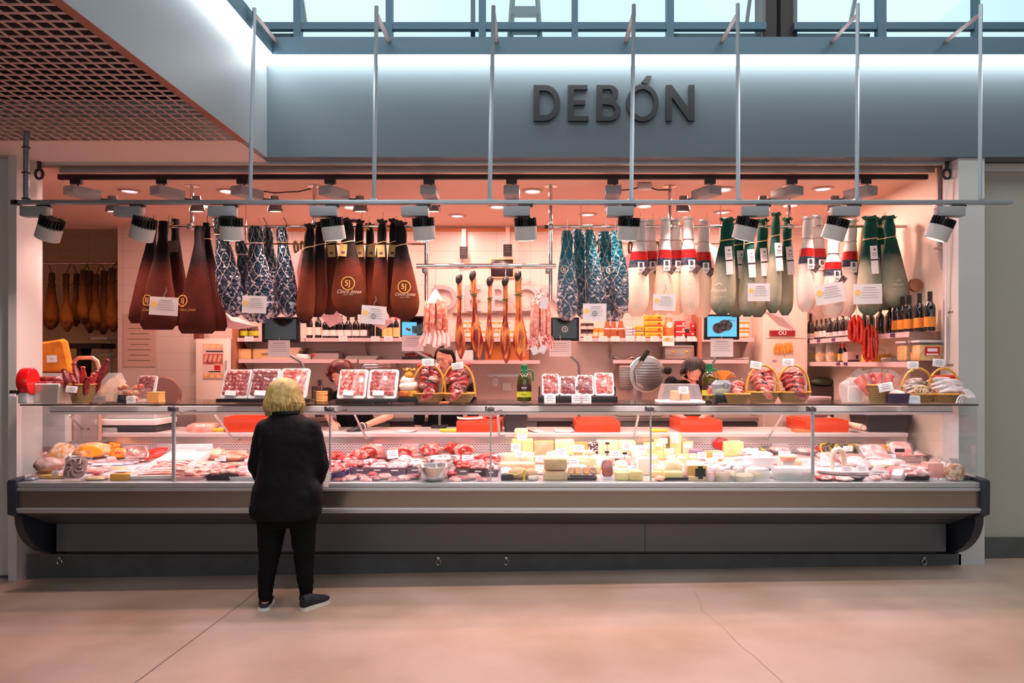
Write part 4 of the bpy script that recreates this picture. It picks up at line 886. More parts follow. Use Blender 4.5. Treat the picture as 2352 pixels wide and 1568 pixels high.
# weighing machine at the left end
r = T('weighing_machine', 'white weighing machine behind the glass at the left end', 'scale', (X(320,6.15), 6.15, LZ))
B().box((0,0,.03), (.5,.34,.05), bev=.01).build('base', mat('dark_base', (50,44,46), .4), r); B().box((-.02,0,.085), (.54,.36,.05), bev=.008).build('weighing_plate', mat('plate_white', (232,222,220), .3), r); B().box((-.02,.04,.155), (.42,.28,.09), bev=.01).build('housing', LGREY, r)
slab('plastic_wrap', 'crumpled white plastic film on the ledge under the weighing machine', 'plastic', X(255,6), 5.97, LZ, .16, .06, .04, BAGF); slab('raw_chicken', 'heap of pale raw chicken on the ledge behind the first glass post', 'meat', X(468,6.05), 6.05, LZ, .26, .2, .07, CHICK, bumpy=.8)
# ---------------------------------------------------------------- scale displays on poles, and notices hung below them
SCRK = mat('screen_black', (16,16,18), .12, coat=.5); CY = mat('screen_blue', (70,170,214), .3, emit=((96,190,226), .9))
for i, (x, y, w, h, px, lb) in enumerate(((646,757,86,58,692,'black scale display on a pole, below the foil hams'),(948,750,56,48,1008,'scale display with a blue picture, beside the hanging sausages'),(1297,756,66,54,1331,'black scale display with round white emblem'),(1657,751,80,58,1640,'scale display showing a dried meat picture on blue'))):
    Y = 6.34; c = P(x, y, Y); r = T('scale_display', lb, 'scale display', (c.x, Y, LZ), group='scale displays on poles'); z = c.z-LZ; W_, H_ = S(w,Y), S(h,Y)
    B().box((0,0,z), (W_,.04,H_), bev=.006).build('housing', BLACK, r); B().box((0,-.021,z+.005), (W_*.84,.002,H_*.8)).build('screen', CY if i == 3 else SCRK, r)
    q = X(px,Y)-c.x; zz = Zp(828,Y)-LZ
    B().tube([(q,.05,0),(q,.05,zz-.06),(q*.9,.05,zz-.015),(q*.6,.05,zz+.02),(0,.035,zz+.09),(0,.03,z-H_*.3)], .013, 8).build('pole', mat('pole_grey', (130,136,138), .35, .4), r); B().box((q,.05,.012), (.14,.14,.024), bev=.004).build('foot', BLACK, r)
    if i == 2: flat2d('emblem', [circ(.028), circ(.022)], .0005, CARD, r, (0,-.024,z)); text('lettering', '5J', .034, CARD, r, (0,-.024,z))
    if i == 1:
        B().box((-W_*.12,-.0225,z-.02), (W_*.6,.0015,H_*.62)).build('picture', CY, r); B().box((W_*.16,-.0237,z-.03), (W_*.34,.0015,H_*.36)).build('picture', SCRK, r)
        B().ell((-.03,-.024,z-.03), (.016,.001,.012)).ell((-.05,-.024,z-.02),(.01,.001,.012)).build('picture_print', mat('print_red', (120,60,70), .5), r)
    if i == 3: B().ell((-.03,-.0235,z-.01), (.06,.001,.05)).build('picture', mat('print_grey', (54,52,60), .5, col2=(110,106,110), scale=40), r); B().ell((.03,-.0243,z+.015), (.07,.001,.05), noise=.1).build('picture', mat('print_grey', (54,52,60)), r); B().tube([(.0,-.0235,z+.05),(.06,-.0235,z+.065),(.12,-.0235,z+.055)], .003, 4).build('picture', mat('print_grey', (54,52,60), .5, col2=(110,106,110), scale=40), r)
for x, y, w, h, lb in ((641,800,50,38,'white printed notice under the leftmost scale display'),(948,788,50,36,'white printed notice left of the pale sausage bundle'),(1287,800,50,37,'white printed notice right of the twine sausage bundle'),(1658,798,52,42,'white printed notice under the blue picture display')):
    r = sign('paper_notice', lb, x, y, w, h, 6.30, 5, 0, 0, group='notices below the scale displays', hook=False, m=PAPER, cat_='notice'); B().tube([(0,.004,S(h,6.3)/2-.005),(0,.02,S(h,6.3)/2+.05)], .002, 4).build('tape', PAPER, r)
# ================================================================ BACK WALL: CUPBOARD, SHELVES, GOODS
BY = 8.04
CAB = mat('cupboard_cream', (232,214,198), .4); STC = mat('cabinet_steel', (190,176,168), .3, .6)
r = T('tall_cupboard', 'tall cream cupboard with a sausage poster, left of the shelves', 'cupboard', (X(490,7.7),7.87,flz(-3.6)))
c0, c1 = X(449,7.7)-r.location.x, X(530,7.7)-r.location.x; zt = Zp(780,7.7)
B().box(((c0+c1)/2,0,zt/2), (c1-c0,.33,zt), bev=.006).build('body', CAB, r); B().box(((c0+c1)/2-.01,-.168,zt/2+.05), (c1-c0-.05,.008,zt-.2), bev=.003).build('door', CAB, r); B().cyl((c1-.05,-.18,1.5),(c1-.05,-.18,1.7),.008).build('handle', STEEL, r)
one(B().box((0,0,.09), (.06,.12,.18)), 'small_brown_box', mat('brown_plastic', (110,54,34), .5), 'small brown box standing on the cream cupboard', 'box').location = (X(452,7.8), 7.85, zt+flz(-3.6))
def poster(label, x, y, w, h, Y, name='poster'):
    return T(name, label, 'poster', P(x,y,Y)), S(w,Y), S(h,Y)
r, w, h = poster('food poster with sausages and a red square on the cupboard', 489, 829, 47, 80, 7.69)
B().box((0,0,0), (w,.002,h)).build('sheet', mat('poster_pink', (226,190,178), .6), r)
B().box((-.0,-.0017,h*.42), (w*.94,.001,h*.15)).build('picture', mat('poster_orange', (226,150,70), .6, col2=(240,200,160), scale=22), r); B().box((0,-.0017,-h*.42), (w*.94,.001,h*.12)).build('picture', mat('poster_orange', (226,150,70), .6, col2=(240,200,160), scale=22), r)
B().box((.02,-.0022,h*.28), (w*.84,.001,h*.035)).box((.02,-.0022,-h*.3), (w*.6,.001,h*.03)).build('print', INKD, r)
B().box((0,-.0017,h*.06), (w*.94,.001,h*.3)).build('picture', mat('poster_meat', (150,62,50), .6, col2=(206,120,100), scale=14), r)
b = B()
for i in range(4): b.ell((-w*.34+i*w*.22,-.0025,h*.08), (w*.08,.001,h*.12), M=Matrix.Rotation(.3,3,'Y'))
b.build('sausage_print', mat('poster_sausage', (226,160,140), .6), r); B().box((w*.22,-.0025,-h*.19), (w*.3,.001,h*.14)).build('red_square', RED, r)
r, w, h = poster('dull printed price list taped on the tiled wall at left', 320, 781, 74, 122, 8.03, 'price_list')
B().box((0,0,0), (w,.002,h)).build('sheet', mat('list_paper', (206,170,152), .7), r); printed(r, w, h, 9, mat('list_ink', (130,100,92), .7), top=.42, step=h*.1)
# shelves
def shelf(label, x0, x1, y, Y0=7.72, brackets=(), th=.022, lip=True, name='wall_shelf'):
    z = Zp(y, Y0); r = T(name, label, 'shelf', (X((x0+x1)/2,Y0), 7.88, z), group='steel shelves on the back wall'); w = X(x1,Y0)-X(x0,Y0)
    B().box((0,0,-th/2), (w,BY-Y0-.005,th)).build('board', STC, r)
    if lip: B().box((0,-(BY-Y0)/2-.002,-.02), (w,.006,.042)).build('lip', mat('shelf_lip', (214,186,186), .4), r)
    for x in brackets:
        q = X(x,Y0)-r.location.x; B().prism([(0,0),(.29,0),(.29,-.22)], .012, Matrix.Translation((q,-.145,-th)) @ Matrix.Rotation(PI/2,4,'Z')).build('bracket', STC, r)
    return r
sh = shelf('upper steel shelf with jars, left of the screen', 545, 700, 776, brackets=(560,)); SZ = sh.location.z
shelf('upper steel shelf carrying the dark wine bottles', 702, 975, 776, brackets=(835,)); shelf('upper steel shelf with jars behind the bare hams', 1030, 1262, 776, brackets=()); shelf('upper steel shelf with toast boxes and sauces', 1330, 1602, 776, brackets=(1408,)); shelf('upper steel shelf with the small jar stack behind the picture display', 1612, 1732, 776, brackets=(1722,))
LS = shelf('lower steel shelf of stacked paper and trays, left', 548, 820, 825, brackets=(560,)).location.z; shelf('lower steel shelf with a narrow plate rack, centre left', 824, 985, 826, brackets=(905,)); shelf('lower steel shelf holding boxes behind the ham legs', 1040, 1240, 827, brackets=()); shelf('lower steel shelf with papers above the slicer', 1408, 1720, 826, brackets=(1415,))
for x, lb in ((541,'left'),(1606,'right')):
    one(B().bb((X(x,7.74)-.02,7.70,1.4),(X(x,7.74)+.02,8.03,2.6) if x > 1000 else (X(x,7.74)+.02,8.03,2.15)), 'shelf_upright', mat('brown_upright', (170,110,84), .5), 'brown upright panel at the %s end of the shelves' % lb, 'upright panel')
def tagrow(xs, y, Y, w=20, h=12, grp='shelf price tickets', m=PAPER):
    for x in xs: r = T('shelf_ticket', 'small white price ticket on the shelf lip', 'ticket', P(x,y,Y), group=grp); B().box((0,0,0), (S(w,Y),.002,S(h,Y))).build('card', m, r); printed(r, S(w,Y), S(h,Y), 2, top=.15)
tagrow((572,668,788,862,892,1350,1385,1413,1447,1472,1504,1563,1588), 778, 7.708)
def bottle_proto(h, r0, mB, mL, lab=(.12,.42), cap=None, capm=None, neck=.3):
    r = T('wine_bottle', 'x', 'bottle', (0,0,0))
    B().lathe([(r0*.9,0),(r0,.01),(r0,h*.58),(r0*.85,h*.66),(r0*neck*1.15,h*.76),(r0*neck,h*.82),(r0*neck,h*.96),(r0*neck*1.2,h*.965),(r0*neck*1.2,h)], n=18).build('glass_body', mB, r)
    if mL:
        B().lathe([(r0*1.02,h*lab[0]),(r0*1.02,h*lab[1])], n=18, cap=False).build('label_band', mL, r)
    B().lathe([(r0*neck*1.25,h*.8 if cap is None else h*cap),(r0*neck*1.28,h*1.002)], n=14).build('capsule', capm or mat('black_foil', (24,20,22), .35), r)
    return r
DG = mat('dark_wine_glass', (20,18,20), .08, coat=.6); LBL = mat('cream_label', (238,214,204), .6); LBD = mat('dark_label', (40,34,36), .6); ORL = mat('orange_label', (226,140,50), .5)
pw = bottle_proto(.30, .037, DG, LBL); ps = bottle_proto(.26, .043, DG, mat('white_label', (240,216,208), .6), (.1,.36), neck=.33); py = bottle_proto(.27, .034, DG, mat('yellow_label', (226,190,120), .6), (.06,.45), capm=mat('red_capsule', (214,20,20), .35), cap=.78); pd = bottle_proto(.27, .04, DG, None)
YB = 7.82; first = set()
def put(proto, x, Y, z, label, grp, scale=None, rz=None):
    if id(proto) not in first:
        first.add(id(proto)); proto.location = (X(x,Y),Y,z); proto['label'] = label; proto['group'] = grp
        if scale: proto.scale = (scale,)*3
        return proto
    return dup(proto, (X(x,Y),Y,z), label=label, group=grp, scale=scale, rz=rz if rz is not None else random.uniform(-.3,.3))
GB = 'wine bottles on the upper left shelf'
for x in (711, 731): put(pw, x, YB, SZ, 'tall dark wine bottle with cream label, left end of wine row', GB)
for x in (749, 766, 783, 800, 818, 836): put(ps, x, YB, SZ, 'dark wine bottle with small square white label on the shelf', GB)
for x in (853, 871): put(pd, x, YB, SZ, 'plain dark bottle with tiny neck tag beside the yellow labels', GB)
for x in (884, 896, 910): put(py, x, YB, SZ, 'slim bottle with red capsule and yellow label at wine row end', GB)
def jar_proto(r0, h, mj, ml, lid, name='jar', catn='jar'):
    r = T(name, 'x', catn, (0,0,0)); B().lathe([(r0*.92,0),(r0,.006),(r0,h*.74),(r0*.85,h*.84)], n=16).build('glass_body', mj, r)
    B().lathe([(r0*1.02,h*.2),(r0*1.02,h*.6)], n=16, cap=False).build('label_band', ml, r); B().lathe([(r0*.9,h*.83),(r0*.92,h*.86),(r0*.92,h),(r0*.85,h*1.005)], n=16).build('lid', lid, r); return r
BRJ = mat('brown_jar', (70,34,20), .2); LIME = mat('lime_label', (180,182,40), .5); AMB = mat('amber_jar', (214,130,40), .2)
pj = jar_proto(.05, .14, BRJ, LIME, mat('brown_lid', (90,56,40), .4)); pa = jar_proto(.034, .10, AMB, LBL, mat('white_lid', (236,214,196), .4)); po = jar_proto(.036, .115, mat('orange_jar', (224,120,30), .25), mat('pale_label', (240,200,160), .6), mat('orange_lid', (226,150,60), .4))
pt = T('bottle', 'x', 'bottle', (0,0,0)); B().lathe([(.05,0),(.052,.01),(.036,.12),(.028,.155),(.024,.185)], n=16).build('glass_body', mat('brown_sauce', (150,84,50), .25), pt); B().lathe([(.0475,.03),(.037,.115)], n=16, cap=False).build('label_band', LBL, pt); B().lathe([(.024,.183),(.025,.2)], n=12).build('cap', mat('sauce_cap', (170,110,60), .4), pt)
pb_ = jar_proto(.04, .085, mat('dark_tin', (60,30,28), .3), mat('pink_label', (236,190,180), .6), mat('dark_lid', (50,26,24), .4), 'preserve_tin', 'tin')
for x in (562, 583): put(pj, x, YB, SZ, 'brown jar with lime label next to the dark screen', 'brown jars with lime labels')
for x in (1060,1076,1092,1108,1124,1140,1156,1172,1188,1204): put(pa, x, YB, SZ, 'amber jar behind the bare ham legs, bottom row', 'amber jars behind the ham legs'); 
for x in (1066,1082,1098,1132,1148,1164,1196): put(pa, x, YB, SZ+.1016, 'amber jar behind the bare ham legs, stacked on top', 'amber jars behind the ham legs')
for x in (1341,1356):
    for k in range(2): put(pb_, x, YB, SZ+k*.086, 'dark tin with pink label, %s of the stack' % ('bottom' if k == 0 else 'top'), 'dark tins stacked on the shelf')
for x in (1367, 1381): put(po, x, YB, SZ, 'orange jar beside the dark tins', 'orange jars')
for x in (1395, 1409, 1426): put(pt, x, YB, SZ, 'tapered brown sauce bottle with cream label', 'tapered sauce bottles')
def carton(name, label, cat_, x, Y, z, w, h, d, m, txt=None, tm=None, side=None, grp=None, ts=.45, rz=0):
    r = T(name, label, cat_, (X(x,Y),Y,z), rz, grp); B().box((0,0,h/2), (w,d,h), bev=.002).build('carton', m, r)
    if side: B().box((0,-d/2-.0008,h*.1), (w*.98,.001,h*.18)).box((w*.3,-d/2-.0008,h*.5), (w*.18,.001,h*.4)).build('stripe', side, r)
    if txt: text('lettering', txt, h*ts, tm, r, (-w*.1,-d/2-.0014,h*.55))
    return r
YC = mat('yellow_carton', (240,186,40), .5); RC = mat('red_carton', (186,28,30), .5); SR = mat('stripe_red', (176,40,30), .5); WC = mat('white_carton', (236,206,200), .5); BL = mat('blue_carton', (110,96,150), .5)
for k in range(4): carton('toast_box', 'yellow toast box reading GRETTA, %s of the stack' % ('lowest','second lowest','second highest','topmost')[k], 'box', 1500, 7.80, SZ+k*.066, .2, .064, .12, YC, 'GRETTA', mat('carton_red', (180,60,30), .5), SR, 'toast boxes on the shelf')
for k in range(2): carton('toast_box', 'short yellow and violet toast box, %s of the pair' % ('lower','upper')[k], 'box', 1467, 7.80, SZ+k*.072, .1, .07, .1, YC, 'RETTA', mat('carton_red', (180,60,30), .5), BL, 'short yellow boxes')
for k in range(4): carton('pate_box', 'flat white and violet box, %s of the stack' % ('lowest','second lowest','second highest','topmost')[k], 'box', 1446, 7.80, SZ+k*.032, .105, .031, .1, WC, None, None, BL, 'flat white boxes')
for k in range(3): carton('red_box', 'red box with white picture, %s of three stacked' % ('lowest','middle','topmost')[k], 'box', 1561, 7.80, SZ+k*.066, .105, .064, .1, RC, None, None, WC, 'red boxes on the shelf')
for k, x in ((0,1590),(1,1591)): 
    r = T('red_bag', 'small red foil bag, %s one at the shelf end' % ('lower','upper')[k], 'bag', (X(x,7.83),7.83,SZ+k*.09), group='red foil bags'); B().box((0,0,.045), (.07,.05,.09), bev=.015).build('bag', mat('red_foil_bag', (200,44,36), .25, coat=.5), r); B().lathe([(.012,0),(.012,.002)], n=12).xform(Matrix.Translation((0,-.0255,.05)) @ Matrix.Rotation(PI/2,4,'X')).build('white_dot', CARD, r)
r = T('tin', 'small dark tin with a red dot beside the red boxes', 'tin', (X(1578,7.79),7.79,SZ)); B().lathe([(.026,0),(.026,.10),(.022,.104)], n=16).build('body', LBD, r); B().lathe([(.0265,.03),(.0265,.06)], n=16, cap=False).build('label_band', RED, r)
r = T('bread_bag', 'brown bread bag with a pale oval label on the shelf', 'bag', (X(1536,7.80),7.80,SZ)); B().loft([[V(a*math.cos(q), c*math.sin(q), z) for q in [k*2*PI/16 for k in range(16)]] for a, c, z in ((.05,.04,0),(.064,.05,.02),(.064,.05,.14),(.04,.03,.19),(.035,.012,.215),(.045,.014,.235))]).build('bag', mat('bread_brown', (190,110,60), .5, col2=(224,160,90), scale=20), r); B().lathe([(.036,0),(.036,.002)], n=18).xform(Matrix.Translation((0,-.054,.15)) @ Matrix.Rotation(PI/2,4,'X')).build('label', LBL, r)
r, w, h = poster('small food leaflet hanging from the shelf below the bread bag', 1535, 783, 27, 23, 7.70, 'leaflet'); B().box((0,0,0), (w,.002,h)).build('sheet', CARD, r); B().box((0,-.0016,h*.15), (w*.8,.001,h*.4)).build('picture', mat('poster_orange', (226,150,70)), r)
for k in range(2):
    for x in (1704, 1714): put(pa, x, YB, SZ+k*.1016, 'amber jar right of the picture display, %s' % ('lower','upper')[k], 'amber jars right of the picture display')
# things on the lower shelves
for i in range(6): one(B().box((0,0,.011), (.42-.03*(i%3),.24,.022), bev=.003), 'paper_pack', mat('paper_tan%d' % (i%2), (214-10*(i%2),180,158), .7), 'flat pack of wrapping paper in the stack on the lower left shelf, layer %s' % ('lowest','second','third','fourth','fifth','topmost')[i], 'paper', 'wrapping paper stack').location = (X(650+6*(i%3),7.86), 7.87, LS+i*.0225)
for x, lb in ((566,'left'),(606,'right')): one(B().box((0,0,.06), (.18,.2,.12), bev=.004), 'cardboard_box', mat('tan_card', (222,178,120), .6), 'small yellow cardboard box on the lower shelf, %s one' % lb, 'box', 'yellow cardboard boxes').location = (X(x,7.86), 7.87, LS)
slab('crumpled_paper', 'loose crumpled paper on the lower shelf right of the stack', 'paper', X(697,7.84), 7.84, LS, .22, .2, .06, PAPER, bumpy=.9)
r = T('plate_rack', 'thin steel tray with a red knob on the lower shelf', 'tray', (X(752,7.84),7.86,LS)); B().box((0,0,.035), (.3,.2,.07), bev=.004).build('body', STC, r); B().box((.02,-.08,.085), (.28,.02,.012)).build('handle', LBD, r); B().ell((-.14,-.1,.05), (.02,.015,.02)).build('knob', RED, r)
for k in range(3): one(B().box((0,0,.008), (.36,.18,.014)), 'steel_tray', STC, 'thin steel tray on the lower shelf above the red-haired assistant, %s' % ('lowest','middle','topmost')[k], 'tray', 'thin steel trays').location = (X(830+3*k,7.86), 7.88, LS-.008+k*.0165)
r = T('meat_tray', 'black tray of dark meat on the lower shelf by the assistant', 'tray', (X(960,7.84),7.86,LS)); B().box((0,0,.015), (.34,.2,.03), bev=.004).build('tray', BLACK, r); B().ell((-.06,0,.045), (.1,.07,.03), noise=.12).ell((.06,0,.045), (.1,.07,.028), noise=.12).build('meat', MEATD, r)
one(B().box((0,0,.11), (.5,.2,.22), bev=.004), 'carton_box', mat('orange_carton', (190,110,50), .6), 'orange brown carton behind the bare ham legs', 'box').location = (X(1165,7.86), 7.87, LS-.012)
r = T('loaf_box', 'white box with a loaf behind the bare ham legs', 'box', (X(1068,7.86),7.87,LS-.012)); B().box((0,0,.06), (.2,.2,.12), bev=.01).build('box', CARD, r); B().ell((0,0,.15), (.08,.07,.045)).build('loaf', mat('loaf', (206,150,100), .6, col2=(226,180,130), scale=20), r)
r = T('drawer_box', 'steel drawer box with two yellow knobs on the lower shelf', 'box', (X(1558,7.84),7.86,LS-.004)); B().box((0,0,.08), (.33,.2,.14), bev=.004).build('body', STC, r); B().box((0,-.1,.155), (.31,.03,.015)).build('lid_edge', LGREY, r)
for s in (-.08,.08): B().ell((s,-.105,.09), (.02,.012,.014)).build('knob', mat('yellow_knob', (226,190,40), .4), r)
for i, x in enumerate((1432,1470,1515)): sheet('loose white paper on the lower shelf, '+('left end of the slicer shelf','above the slicer blade','left of the drawer box')[i], X(x-20,7.84), X(x+20,7.84), 7.76, 7.98, LS+.0, .1*i-.1, lift=.03)
sheet('long paper sheet on the lower shelf beside the picture display', X(1600,7.84), X(1715,7.84), 7.74, 7.98, LS+.0, 0, lift=.02)
# small signs and boards on the wall
for x, y, w, h, lb in ((1065,580,18,28,'small black chalk card on the back wall, left one'),(1166,575,20,28,'small black chalk card on the back wall, right one')):
    r = T('chalk_card', lb, 'card', P(x,y,7.9)); B().box((0,0,0), (S(w,7.9),.004,S(h,7.9))).build('card', mat('chalk_black', (40,34,36), .7), r); printed(r, S(w,7.9), S(h,7.9), 3, mat('chalk', (150,140,136), .8), y=-.003); B().box((0,.01,.14), (.05,.01,.28)).build('strip', mat('clear_strip', (240,196,186), .4), r); B().tube([(0,.01,.25),(0,.13,.26)], .004, 4).build('peg', STEEL, r)
r = T('framed_panel', 'black panel in a cream frame on the back wall', 'panel', P(1153,616,8.02)); B().box((0,0,0), (S(58,8),.03,S(46,8)), bev=.01).build('frame', mat('cream_frame', (236,206,150), .5), r); B().box((0,-.017,0), (S(51,8),.006,S(39,8)), bev=.006).build('panel', mat('panel_black', (44,20,20), .3), r)
# chrome letters on the back wall
r = T('chrome_wall_letters', 'large chrome letters of the shop name on the back wall', 'sign', P(1160,718,8.0)); uu = S(1,8.0)
for ch, x in (('D',1022),('E',1085),('B',1145),('Ó',1208),('N',1274)): o = text('letter', ch, 84*uu, mat('silver_letter', (206,190,188), .25, .45), r, ((x-1160)*uu,0,30*uu), ext=.012, off=.004)
one(B().bb(P(1040,721,8.0), P(1265,718,8.0)+V(0,.04,0)), 'wall_strip', mat('dark_strip', (120,80,70), .5), 'thin dark strip under the chrome letters', 'strip')
# splashback, back worktop and machines
BW = 7.25; BZ = 1.06
r = T('back_worktop', 'steel back worktop with cupboards behind the assistants', 'counter', (X(1150,7.6),7.64,flz(0)))
xa, xb = X(560,7.3)-r.location.x, X(1740,7.3)-r.location.x
B().bb((xa,-.38,BZ-.06),(xb,.39,BZ-.02)).build('worktop', STC, r)
n = 7
for i in range(n):
    a, c = lerp(xa,xb,i/n)+.006, lerp(xa,xb,(i+1)/n)-.006; d = B().bb((a,-.36,.1),(c,-.33,BZ-.07)).build('door', STC if i % 2 else mat('dark_door', (92,62,62), .4), r); B().bb((lerp(a,c,.2),-.385,BZ-.2),(lerp(a,c,.8),-.36,BZ-.17)).build('handle', BLACK, d)
B().bb((xa,-.32,.0),(xb,.39,BZ-.07)).build('carcass', mat('carcass', (110,90,86), .5), r)
one(B().bb((X(560,8),8.02,1.1),(X(1740,8),8.035,1.93)), 'splashback', mat('splash_steel', (196,168,156), .35, .35), 'steel splashback sheet between worktop and upper shelf', 'splashback')
def slicer(label, x, y, Y, s=1., m=None):
    r = T('meat_slicer', label, 'meat slicer', V(X(x,Y),Y,BZ-.02+flz(0)), rz=.0)
    B().box((0,0,.06), (.5*s,.3,.12), bev=.03).build('base', LGREY, r); B().box((-.02,.02,.34), (.12,.14,.5), bev=.02).build('column', STC, r)
    B().lathe([(.02,-.03),(.19*s,-.02),(.2*s,0),(.19*s,.01),(.02,.02)], n=36).xform(Matrix.Translation((.08,-.06,.46)) @ Matrix.Rotation(PI/2,4,'X')).build('blade', m or STEEL, r)
    b = B()
    for i in range(9): b.box((.08,-.10,.34+i*.03), (.3*math.sqrt(max(.05,1-((i-4)/5)**2)),.006,.007))
    b.build('grooved_plate', mat('groove_steel', (120,104,100), .3, .6), r)
    b = B()
    for i in range(9): b.box((-.15,-.07,.32+i*.026), (.12,.006,.006))
    b.build('grooved_plate', mat('groove_steel', (120,104,100)), r); B().box((-.14,-.05,.42), (.16,.03,.27), bev=.02).build('guard', STC, r)
    B().box((.05,-.12,.66), (.05,.05,.14), (0,.6,0), bev=.01).build('grip', BLACK, r); B().tube([(.02,-.14,.6),(-.05,-.16,.5),(-.04,-.16,.36),(.02,-.16,.32)], .012, 6).build('arm', STEEL, r); B().lathe([(.03,0),(.045,.01),(.045,.03),(.03,.04)], n=16).xform(Matrix.Translation((.3,-.1,.5)) @ Matrix.Rotation(PI/2,4,'X')).build('dial', BLACK, r); return r
slicer('steel meat slicer with grooved plates on the back worktop', 1466, 925, 7.5)
r = T('round_slicer', 'round brown slicer guard behind the wooden blocks at left', 'meat slicer', (X(392,6.9),6.9,1.04)); B().box((0,.0,-.40), (.3,.3,1.26-.0)).build('stand', STC, r)
B().lathe([(.02,-.03),(.17,-.02),(.18,0),(.17,.02),(.02,.03)], n=32).xform(Matrix.Translation((-.03,-.1,.33)) @ Matrix.Rotation(PI/2,4,'X') @ Matrix.Rotation(.25,4,'Y')).build('blade_guard', mat('brown_metal', (150,110,100), .35, .4), r)
B().box((-.02,0,.26), (.12,.1,.24)).build('motor', STC, r)
r = T('bent_tube_stand', 'bent steel tube frame standing on the back worktop', 'frame', (X(866,7.5),7.5,BZ-.02+flz(0)))
for q in (0,.03): B().tube([(-.16,q,0),(-.16,q,.52-q),(-.14,q,.56-q),(.14,q,.56-q),(.16,q,.52-q),(.16,q,0)], .01, 6).build('bent_tube', CHROME, r)
r = T('water_bottle', 'dark plastic bottle on the back worktop by the red-haired assistant', 'bottle', (X(735,7.35),7.35,BZ-.02+flz(0))); B().lathe([(.05,0),(.055,.02),(.055,.1),(.05,.12),(.055,.14),(.055,.27),(.035,.33),(.02,.35),(.02,.37)], n=16).build('body', mat('smoky_plastic', (70,50,56), .2), r); B().lathe([(.024,.365),(.024,.4)], n=12).build('cap', mat('violet_cap', (80,56,90), .4), r)
r = T('wall_tap', 'steel rail with a hanging cup and switch box on the splashback', 'rail', P(1155,862,7.99)); B().box((0,0,0), (.36,.02,.03)).build('rail', STEEL, r); B().lathe([(.03,-.13),(.045,-.09),(.045,-.03),(.02,-.01)], (-.09,-.03,0), n=14).build('cup', MILK, r); B().box((.05,.0,-.13), (.1,.03,.09)).build('switch_box', LGREY, r)
one(B().box((0,0,.05), (.045,.06,.10), bev=.004), 'black_holder', BLACK, 'small black holder on the back worktop behind the hoop baskets', 'holder').location = (X(1153,7.4), 7.4, BZ-.02+flz(0))
# ================================================================ RIGHT SIDE: FRIDGE PANEL, POSTER, SIDE SHELVES
r = T('tall_fridge', 'tall cream fridge column with a sausage picture, right of the shelves', 'fridge', (X(1805,7.7),7.85,flz(2.7)))
a, c = X(1757,7.6)-r.location.x, X(1852,7.7)-r.location.x
B().bb((a,-.18,0),(c,.18,2.55)).build('body', CAB, r); B().bb((a+.02,-.19,.1),(c-.02,-.178,1.85)).build('door', CAB, r); B().bb((a+.02,-.19,1.86),(c-.02,-.178,2.53)).build('door', CAB, r)
r = T('red_sign', 'dark red strip with white letters OU on the fridge', 'sign', P(1797,765,7.645)); B().box((0,0,0), (S(59,7.65),.003,S(13,7.65))).build('strip', mat('dark_red_sign', (140,22,30), .5), r); text('lettering', 'OU', S(12,7.65), CARD, r, (0,-.0022,0), off=.001)
r = T('sausage_picture', 'picture of six orange sausages on the fridge', 'picture', P(1799,801,7.645))
for i in range(6): B().ell(((i-2.5)*.035,-.002,.005*(i%2)+(i>3)*.012), (.019,.003,.066), M=Matrix.Rotation(.1*(2.5-i)*.6,3,'Y')).build('sausage_print', mat('sausage_orange', (206,130,40), .5, col2=(222,160,70), scale=30), r)
r = T('small_print', 'two short printed lines below the sausage picture', 'print', P(1779,829,7.645)); B().box((0,0,.008), (.055,.001,.006)).box((0,0,-.008), (.055,.001,.006)).build('print', INKD, r)
def side_shelf(label, z, th=.03):
    r = T('wall_shelf', label, 'shelf', (3.24,6.75,z), group='steel shelves on the right wall'); B().bb((-.13,-1.1,-th),(.118,1.1,0)).build('board', STC, r); B().bb((-.136,-1.1,-.045),(-.13,1.1,.0)).build('lip', mat('shelf_lip', (214,186,186)), r)
    B().bb((-.13,-1.108,-.17),(.118,-1.1,.0)).build('end_plate', mat('brown_steel', (150,120,110), .4, .3), r)
    return r
side_shelf('upper steel shelf of wine bottles along the right wall', 1.945); side_shelf('lower steel shelf with bags and tubs along the right wall', 1.695)
def sidepos(px, off=0):
    """depth along the right wall shelf for pixel column px"""
    xs = 3.22+off; return xs, xs*F/(px-VX)
pch = bottle_proto(.32, .042, DG, ORL, (.10,.36), neck=.34, cap=.68); psn = bottle_proto(.27, .042, DG, mat('black_white_label', (200,190,190), .6), (.08,.26)); pcl = bottle_proto(.31, .038, mat('green_wine_glass', (50,46,34), .1, coat=.5), mat('white_label', (240,216,208)), (.06,.26))
def sput(proto, px, z, label, grp, off=0, scale=None):
    xs, Y = sidepos(px, off); return put(proto, px, Y, z, label, grp, scale, 0)
GW = 'wine bottles on the right wall shelf'
sput(pcl, 1862, 1.945, 'olive glass bottle with white label, far end of the right shelf', GW)
for px in (1876, 1887, 1897): sput(pw, px, 1.945, 'wine bottle with cream label on the far part of the right shelf', GW, scale=.75)
for px in (1906, 1922, 1936, 1952): sput(psn, px, 1.945, 'black bottle with white lettering on the right shelf', GW)
for px in (1985, 2000, 2022, 2044): sput(pd, px, 1.945, 'plain black bottle in the middle of the right shelf', GW)
for px in (2060, 2073, 2088, 2112, 2136): sput(pch, px, 1.945, 'sparkling wine bottle with orange label, near end of right shelf', GW)
xs, Y = sidepos(2093); one(B().lathe([(.05,0),(.06,.02),(.055,.05),(.0,.06)], n=20).xform(Matrix.Rotation(PI/2,4,'X')).tube([(0,.0,0),(.06,.1,0)], .015, 8), 'round_lamp', mat('round_bronze', (160,110,90), .25, .7), 'round bronze fitting on the right wall above the sparkling bottles', 'fitting').location = (3.3, 3.3*F/(2096-VX), Zp(672, 3.3*F/(2096-VX)))
